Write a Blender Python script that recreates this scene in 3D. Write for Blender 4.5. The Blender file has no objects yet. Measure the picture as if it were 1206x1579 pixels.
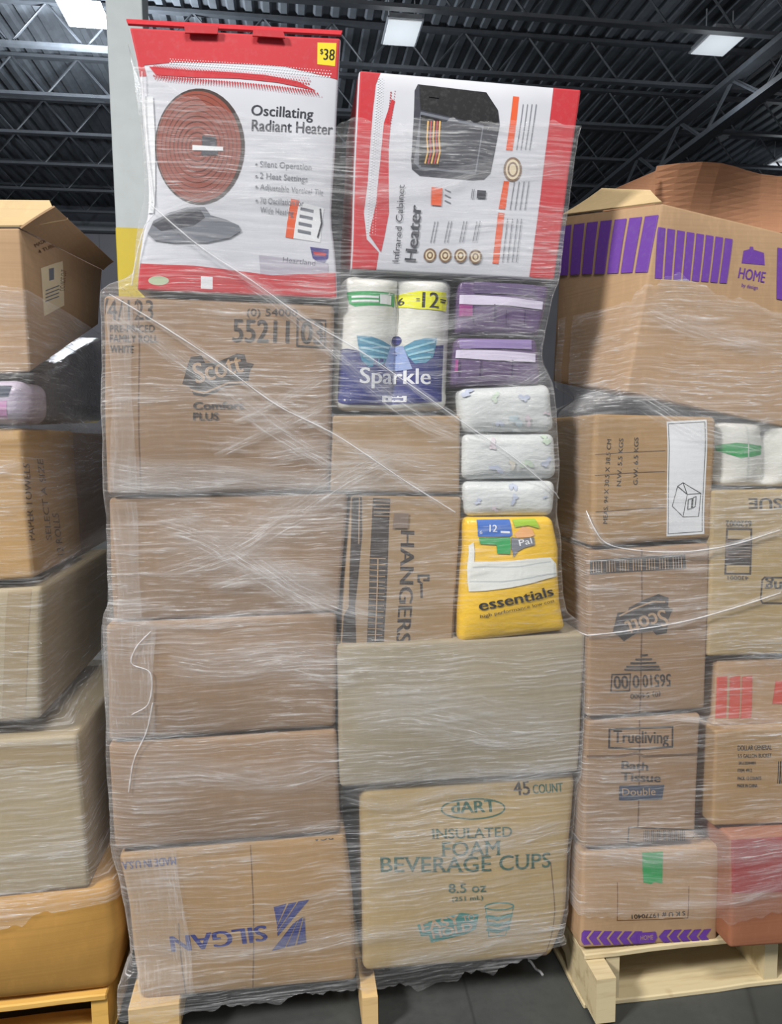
import bpy, bmesh, math, random
import numpy as np
from mathutils import Vector, Matrix, noise as mnoise
from mathutils.geometry import tessellate_polygon

# ------------------------------------------------------------------ camera, light, exposure
scene = bpy.context.scene
COL = scene.collection
CAM_LOC = [-0.123, -1.638, 1.45]
CAM_ROT = [[0.99008, 0.02366, -0.13849], [-0.14014, 0.09678, -0.98539], [-0.00991, 0.99502, 0.09913]]
cam_data = bpy.data.cameras.new('camera')
cam_data.sensor_fit = 'VERTICAL'
cam_data.sensor_height = 36.0
cam_data.lens = 1100.0 / 1579.0 * 36.0
cam_data.clip_start = 0.05
cam_data.clip_end = 200
camera = bpy.data.objects.new('camera', cam_data)
camera.matrix_world = Matrix.Translation(CAM_LOC) @ Matrix(CAM_ROT).to_4x4()
COL.objects.link(camera)
scene.camera = camera

world = bpy.data.worlds.new('warehouse_ambient')
scene.world = world
world.use_nodes = True
bg = world.node_tree.nodes['Background']
bg.inputs['Color'].default_value = (0.78, 0.88, 1.0, 1)
bg.inputs['Strength'].default_value = 0.42

def area_light(name, loc, target, sx, sy, power, color=(1.0, 0.97, 0.93)):
    d = bpy.data.lights.new(name, 'AREA')
    d.shape = 'RECTANGLE'; d.size = sx; d.size_y = sy; d.energy = power; d.color = color
    o = bpy.data.objects.new(name, d)
    o.location = loc
    o.rotation_euler = (Vector(target) - Vector(loc)).to_track_quat('-Z', 'Y').to_euler()
    COL.objects.link(o)
    return o

# high-bay lamps of the aisle behind the photographer
area_light('high_bay_light_left', (-6.4, -4.6, 7.2), (-0.2, 0, 1.0), 1.3, 1.3, 980)
area_light('high_bay_light_right', (2.6, -6.0, 7.6), (0.3, 0, 1.0), 1.3, 1.3, 110)
area_light('high_bay_light_rear', (0.3, -4.6, 8.4), (0, 0, 1.0), 2.2, 1.2, 340)

scene.view_settings.view_transform = 'Standard'
scene.view_settings.look = 'None'
scene.view_settings.gamma = 1.0
scene.view_settings.use_curve_mapping = False
scene.view_settings.exposure = 0.15
scene.cycles.transparent_max_bounces = 24
scene.cycles.max_bounces = 8

# ------------------------------------------------------------------ materials
MATS = {}
def new_mat(name):
    m = bpy.data.materials.new(name); m.use_nodes = True
    nt = m.node_tree
    return m, nt, nt.nodes['Principled BSDF'], nt.nodes, nt.links

def srgb(r, g, b):
    f = lambda c: ((c / 255 + 0.055) / 1.055) ** 2.4 if c / 255 > 0.04045 else c / 255 / 12.92
    return (f(r), f(g), f(b), 1.0)

def mix_rgb(nt, a, b, fac):
    n = nt.nodes.new('ShaderNodeMix'); n.data_type = 'RGBA'
    for i, v in (('A', a), ('B', b)):
        s = [x for x in n.inputs if x.name == i and x.type == 'RGBA'][0]
        if isinstance(v, tuple): s.default_value = v
        else: nt.links.new(v, s)
    if isinstance(fac, float): n.inputs['Factor'].default_value = fac
    else: nt.links.new(fac, n.inputs['Factor'])
    return [x for x in n.outputs if x.type == 'RGBA'][0]

def ramp(nt, src, p0, p1, c0=0.0, c1=1.0):
    n = nt.nodes.new('ShaderNodeMapRange')
    n.inputs['From Min'].default_value = p0; n.inputs['From Max'].default_value = p1
    n.inputs['To Min'].default_value = c0; n.inputs['To Max'].default_value = c1
    nt.links.new(src, n.inputs['Value'])
    return n.outputs['Result']

def noise_tex(nt, scale, coord, detail=3.0, rough=0.5, sc=(1, 1, 1), rot=(0, 0, 0)):
    mp = nt.nodes.new('ShaderNodeMapping')
    mp.inputs['Scale'].default_value = sc; mp.inputs['Rotation'].default_value = rot
    nt.links.new(coord, mp.inputs['Vector'])
    n = nt.nodes.new('ShaderNodeTexNoise')
    n.inputs['Scale'].default_value = scale; n.inputs['Detail'].default_value = detail; n.inputs['Roughness'].default_value = rough
    nt.links.new(mp.outputs['Vector'], n.inputs['Vector'])
    return n.outputs['Fac']

def obj_coord(nt):
    return nt.nodes.new('ShaderNodeTexCoord').outputs['Object']

def bump(nt, h, strength, dist, bsdf):
    b = nt.nodes.new('ShaderNodeBump')
    b.inputs['Strength'].default_value = strength; b.inputs['Distance'].default_value = dist
    nt.links.new(h, b.inputs['Height']); nt.links.new(b.outputs['Normal'], bsdf.inputs['Normal'])

def cardboard(name, col, dark=0.82):
    m, nt, p, N, L = new_mat(name)
    c = obj_coord(nt)
    big = noise_tex(nt, 3.0, c, 3)
    fib = noise_tex(nt, 60.0, c, 4, 0.6, (1, 1, 0.35))
    flute = noise_tex(nt, 1.0, c, 1, 0.4, (1.5, 1.5, 170))
    d = tuple(x * dark for x in col[:3]) + (1,)
    c1 = mix_rgb(nt, d, col, ramp(nt, big, 0.3, 0.7))
    l = tuple(min(1, x * 1.14) for x in col[:3]) + (1,)
    c2 = mix_rgb(nt, c1, l, ramp(nt, fib, 0.5, 0.8, 0, 0.5))
    c3 = mix_rgb(nt, c2, d, ramp(nt, flute, 0.52, 0.75, 0, 0.45))
    L.new(c3, p.inputs['Base Color'])
    p.inputs['Roughness'].default_value = 0.72
    p.inputs['Specular IOR Level'].default_value = 0.25
    bump(nt, flute, 0.25, 0.0012, p)
    MATS[name] = m
    return m

def coated(name, col, rough=0.4, var=0.06, spec=0.4, bumpy=0.0):
    m, nt, p, N, L = new_mat(name)
    c = obj_coord(nt)
    n = noise_tex(nt, 7.0, c, 4)
    d = tuple(x * (1 - 2 * var) for x in col[:3]) + (1,)
    L.new(mix_rgb(nt, d, col, ramp(nt, n, 0.3, 0.65)), p.inputs['Base Color'])
    p.inputs['Roughness'].default_value = rough
    p.inputs['Specular IOR Level'].default_value = spec
    if bumpy:
        bump(nt, noise_tex(nt, 16.0, c, 5, 0.6, (1, 1, 1.8)), bumpy, 0.012, p)
    MATS[name] = m
    return m

def ink(name, col, rough=0.6, worn=0.0):
    m, nt, p, N, L = new_mat(name)
    c = obj_coord(nt)
    n = noise_tex(nt, 90.0, c, 3, 0.6)
    l = tuple(x + (0.35 - x) * 0.25 for x in col[:3]) + (1,)
    L.new(mix_rgb(nt, col, l, ramp(nt, n, 0.5, 0.75, 0, 0.3 + worn)), p.inputs['Base Color'])
    p.inputs['Roughness'].default_value = rough
    p.inputs['Specular IOR Level'].default_value = 0.3
    MATS[name] = m

for nm, c in dict(kraft=(158, 128, 98), kraft_rose=(153, 125, 98), kraft_tan=(166, 138, 104), kraft_warm=(170, 136, 92),
                  kraft_grey=(160, 148, 124), kraft_yellow=(180, 155, 108), kraft_sand=(182, 148, 112), kraft_red=(165, 105, 75),
                  kraft_gold=(190, 150, 92), kraft_gold2=(182, 136, 66), kraft_olive=(172, 156, 124), kraft_dark=(140, 108, 80),
                  kraft_flap=(196, 140, 104), kraft_inside=(205, 178, 132)).items():
    g_ = sum(c) / 3
    cardboard(nm, srgb(*[g_ + (x - g_) * .92 for x in c]))
for nm, c, r, b in [('box_white', (204, 206, 214), 0.35, 0.0), ('pack_white', (212, 212, 206), 0.3, 0.25), ('pack_purple', (96, 74, 116), 0.28, 0.35),
                    ('pack_pastel', (208, 212, 212), 0.35, 0.35), ('pack_yellow', (234, 190, 48), 0.28, 0.3),
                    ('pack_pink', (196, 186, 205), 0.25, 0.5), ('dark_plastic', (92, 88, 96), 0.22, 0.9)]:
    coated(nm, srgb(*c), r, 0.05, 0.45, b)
for nm, c in dict(red_ink=(190, 50, 58), white_ink=(222, 224, 228), charcoal=(58, 60, 70), black_ink=(24, 24, 28), ink=(26, 26, 30), ink_grey=(112, 116, 126),
                  rim_ink=(64, 52, 50), copper_ink=(138, 70, 56), copper_dark=(104, 54, 46), orange_ink=(222, 92, 50), yellow_label=(230, 206, 40), badge_blue=(72, 66, 130),
                  panel_ink=(176, 172, 186), green_pale=(176, 190, 160), flame=(232, 180, 92), brown_ink=(120, 88, 60), cream_ink=(222, 206, 172),
                  green_ink=(46, 152, 84), yellow_ink=(226, 226, 30), navy_ink=(40, 48, 118), teal_ink=(66, 136, 166), teal_light=(140, 190, 206), sky_ink=(140, 160, 206),
                  seam_ink=(150, 150, 140), lilac_white=(206, 198, 220), magenta_ink=(140, 46, 120), purple_dark=(56, 30, 84), purple_grey=(88, 72, 110), purple_pale=(136, 116, 168),
                  pastel_blue=(182, 190, 210), pastel_green=(192, 208, 190), pastel_teal=(182, 200, 208), pastel_pink=(212, 200, 208), pastel_tan=(206, 202, 190),
                  roll_white=(220, 222, 218), roll_shade=(190, 196, 196), blue_ink=(56, 104, 184), lime_ink=(150, 186, 40), skin_ink=(226, 168, 112),
                  ink_soft=(64, 58, 56), kraft_print=(172, 142, 110), crease=(104, 80, 60), ink_faint=(124, 108, 96), green_dark=(54, 96, 84), green_mid=(48, 124, 118),
                  purple_ink=(104, 62, 152), ink_blue=(60, 68, 86), red_soft=(196, 84, 70), red_dull=(150, 50, 48), ink_brown=(84, 62, 46), brown_dark=(96, 66, 44),
                  pink_ink=(206, 150, 196), pack_shade=(190, 196, 190)).items():
    ink(nm, srgb(*c))

def wood_mat(name, col):
    m, nt, p, N, L = new_mat(name)
    c = obj_coord(nt)
    w = noise_tex(nt, 2.2, c, 5, 0.65, (1.2, 14, 14))
    k = noise_tex(nt, 9.0, c, 2)
    d = (col[0] * 0.55, col[1] * 0.46, col[2] * 0.36, 1)
    c1 = mix_rgb(nt, col, d, ramp(nt, w, 0.5, 0.72, 0, 0.7))
    c2 = mix_rgb(nt, c1, d, ramp(nt, k, 0.68, 0.74, 0, 0.8))
    L.new(c2, p.inputs['Base Color']); p.inputs['Roughness'].default_value = 0.75
    bump(nt, w, 0.4, 0.002, p)
    MATS[name] = m
wood_mat('pine', srgb(214, 182, 128)); wood_mat('pine_gold', srgb(214, 170, 88)); wood_mat('pine_pale', srgb(206, 190, 152))

def film_mat(name, base, streak, fine_scale=150.0, tilt=0.0, milk=0.10, rough=0.16, fade=False, gloss=0.07):
    """clear stretch film: see-through sheet with milky, shiny drawn-out wrinkles, glints painted in white (UV = metres along / up the load)"""
    m, nt, p, N, L = new_mat(name)
    uvn = nt.nodes.new('ShaderNodeTexCoord').outputs['UV']
    def math_node(op, x, y, z=None):
        n = nt.nodes.new('ShaderNodeMath'); n.operation = op
        for i, v in enumerate((x, y, z)):
            if v is None: continue
            if isinstance(v, (int, float)): n.inputs[i].default_value = v
            else: L.new(v, n.inputs[i])
        return n.outputs[0]
    # the pulled film wanders: bend the wrinkle lines
    wrp = nt.nodes.new('ShaderNodeTexNoise'); wrp.inputs['Scale'].default_value = 4.0; wrp.inputs['Detail'].default_value = 3.0
    L.new(uvn, wrp.inputs['Vector'])
    cx = nt.nodes.new('ShaderNodeCombineXYZ')
    L.new(math_node('MULTIPLY', math_node('SUBTRACT', wrp.outputs['Fac'], 0.5), 0.035), cx.inputs['Y'])
    va = nt.nodes.new('ShaderNodeVectorMath'); va.operation = 'ADD'
    L.new(uvn, va.inputs[0]); L.new(cx.outputs[0], va.inputs[1])
    uvn = va.outputs[0]
    a = noise_tex(nt, 1.0, uvn, 5, 0.66, (5.0, fine_scale, 1), (0, 0, tilt))        # long drawn wrinkles
    b = noise_tex(nt, 1.0, uvn, 4, 0.65, (16.0, fine_scale * 2.0, 1), (0, 0, tilt - 0.04))  # short glints, painted as white dashes
    g = noise_tex(nt, 1.0, uvn, 4, 0.55, (1.8, 6.0, 1), (0, 0, tilt + 0.10))               # milky patches
    x = noise_tex(nt, 1.0, uvn, 4, 0.6, (5.5, 110, 1), (0, 0, 0.42 + tilt))                 # diagonal pull marks
    x2 = noise_tex(nt, 1.0, uvn, 4, 0.6, (5.5, 110, 1), (0, 0, -0.36 + tilt))
    patch = ramp(nt, g, 0.36, 0.66, 0.15, 1.0)
    sA = math_node('MULTIPLY', ramp(nt, a, 0.50, 0.72), patch)
    sB = math_node('MULTIPLY', ramp(nt, b, 0.585, 0.66), patch)
    sX = math_node('MULTIPLY', math_node('MAXIMUM', ramp(nt, x, 0.60, 0.70), ramp(nt, x2, 0.62, 0.72)), patch)
    al = math_node('MULTIPLY_ADD', sA, streak, base)
    al = math_node('MULTIPLY_ADD', sB, streak * 1.1, al)
    al = math_node('MULTIPLY_ADD', sX, streak * 0.8, al)
    al = math_node('MULTIPLY_ADD', ramp(nt, g, 0.45, 0.75), milk, al)
    # seen edge-on there is more film in the line of sight
    lw = nt.nodes.new('ShaderNodeLayerWeight'); lw.inputs['Blend'].default_value = 0.5
    edge = math_node('MULTIPLY', math_node('POWER', lw.outputs['Facing'], 4.0), 0.45)
    al = math_node('ADD', al, edge)
    if fade:
        at = nt.nodes.new('ShaderNodeAttribute'); at.attribute_name = 'fade'
        al = math_node('MULTIPLY', al, at.outputs['Fac'])
    al = math_node('MINIMUM', al, 0.92)
    p.inputs['Base Color'].default_value = (0.93, 0.94, 0.96, 1)
    p.inputs['Roughness'].default_value = rough
    p.inputs['Specular IOR Level'].default_value = 0.3
    p.inputs['Alpha'].default_value = 1
    hgt = math_node('ADD', math_node('ADD', a, b), math_node('ADD', x, x2))
    bmp = nt.nodes.new('ShaderNodeBump'); bmp.inputs['Strength'].default_value = 1.0; bmp.inputs['Distance'].default_value = 0.012
    L.new(hgt, bmp.inputs['Height'])
    gl = nt.nodes.new('ShaderNodeBsdfGlossy'); gl.inputs['Roughness'].default_value = rough; gl.inputs['Color'].default_value = (1, 1, 1, 1)
    L.new(bmp.outputs['Normal'], gl.inputs['Normal'])
    t = nt.nodes.new('ShaderNodeBsdfTransparent')
    mix = nt.nodes.new('ShaderNodeMixShader')
    L.new(al, mix.inputs['Fac']); L.new(t.outputs[0], mix.inputs[1]); L.new(p.outputs[0], mix.inputs[2])
    coat = nt.nodes.new('ShaderNodeMixShader')
    cf = math_node('MULTIPLY_ADD', math_node('ADD', sA, math_node('ADD', sB, sX)), gloss, 0.03)
    if fade: cf = math_node('MULTIPLY', cf, at.outputs['Fac'])
    L.new(cf, coat.inputs['Fac']); L.new(mix.outputs[0], coat.inputs[1]); L.new(gl.outputs[0], coat.inputs[2])
    L.new(coat.outputs[0], nt.nodes['Material Output'].inputs['Surface'])
    MATS[name] = m
film_mat('film', 0.035, 0.5)
film_mat('film_band', 0.08, 0.7, 170.0, fade=True)
film_mat('film_patch', 0.08, 0.3, 150.0, math.pi / 2, 0.08)
m_, nt_, p_, N_, L_ = new_mat('film_rope')
p_.inputs['Base Color'].default_value = (.95, .96, 1, 1); p_.inputs['Roughness'].default_value = .25; p_.inputs['Transmission Weight'].default_value = 0.0
p_.inputs['Subsurface Weight'].default_value = 0.0; p_.inputs['Alpha'].default_value = 0.42
MATS['film_rope'] = m_

# ------------------------------------------------------------------ helpers
def tag(o, label=None, cat=None, group=None, kind=None):
    if label: o['label'] = label
    if cat: o['category'] = cat
    if group: o['group'] = group
    if kind: o['kind'] = kind
    return o

def link_mesh(name, verts, faces, mats, parent=None, face_mats=None, smooth=False, uvs=None, origin=None):
    me = bpy.data.meshes.new(name)
    org = Vector(origin) if origin is not None else Vector((0, 0, 0))
    me.from_pydata([tuple(Vector(v) - org) for v in verts], [], faces)
    for m in mats: me.materials.append(MATS[m])
    if face_mats: me.polygons.foreach_set('material_index', face_mats)
    if smooth: me.polygons.foreach_set('use_smooth', [True] * len(me.polygons))
    if uvs:
        l = me.uv_layers.new(name='UVMap')
        for lp in me.loops: l.data[lp.index].uv = uvs[lp.vertex_index]
    me.update()
    o = bpy.data.objects.new(name, me)
    o.location = org
    COL.objects.link(o)
    if parent is not None:
        o.parent = parent
        w = Vector(parent.location) if parent.parent is None else Vector(parent.parent.location)
        o.matrix_parent_inverse = Matrix.Translation(w).inverted()
    return o

def join_geo(parts):
    V, F = [], []
    for v, f in parts:
        k = len(V); V += v; F += [[i + k for i in q] for q in f]
    return V, F

def box_geo(x0, x1, y0, y1, z0, z1, bev=0.003):
    bm = bmesh.new()
    bmesh.ops.create_cube(bm, size=1)
    for v in bm.verts:
        v.co = Vector((x0 + (v.co.x + .5) * (x1 - x0), y0 + (v.co.y + .5) * (y1 - y0), z0 + (v.co.z + .5) * (z1 - z0)))
    if bev: bmesh.ops.bevel(bm, geom=list(bm.edges), offset=bev, segments=2, affect='EDGES', profile=0.5)
    bm.verts.index_update()
    r = ([tuple(v.co) for v in bm.verts], [[v.index for v in f.verts] for f in bm.faces])
    bm.free()
    return r

def tube_geo(path, rad, seg=7, rnd=None):
    V, F = [], []
    n = len(path)
    for i, p in enumerate(path):
        p = Vector(p)
        t = (Vector(path[min(i + 1, n - 1)]) - Vector(path[max(i - 1, 0)])).normalized()
        a = t.cross(Vector((0, 1, 0.13))).normalized(); b = t.cross(a)
        r = rad if not callable(rad) else rad(i / max(1, n - 1))
        for k in range(seg):
            th = 2 * math.pi * k / seg + i * 0.5
            V.append(tuple(p + (a * math.cos(th) + b * math.sin(th)) * r * (1 + (rnd.uniform(-.3, .3) if rnd else 0))))
    for i in range(n - 1):
        for k in range(seg):
            F.append([i * seg + k, i * seg + (k + 1) % seg, (i + 1) * seg + (k + 1) % seg, (i + 1) * seg + k])
    F.append(list(range(seg))[::-1]); F.append([(n - 1) * seg + k for k in range(seg)])
    return V, F

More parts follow.
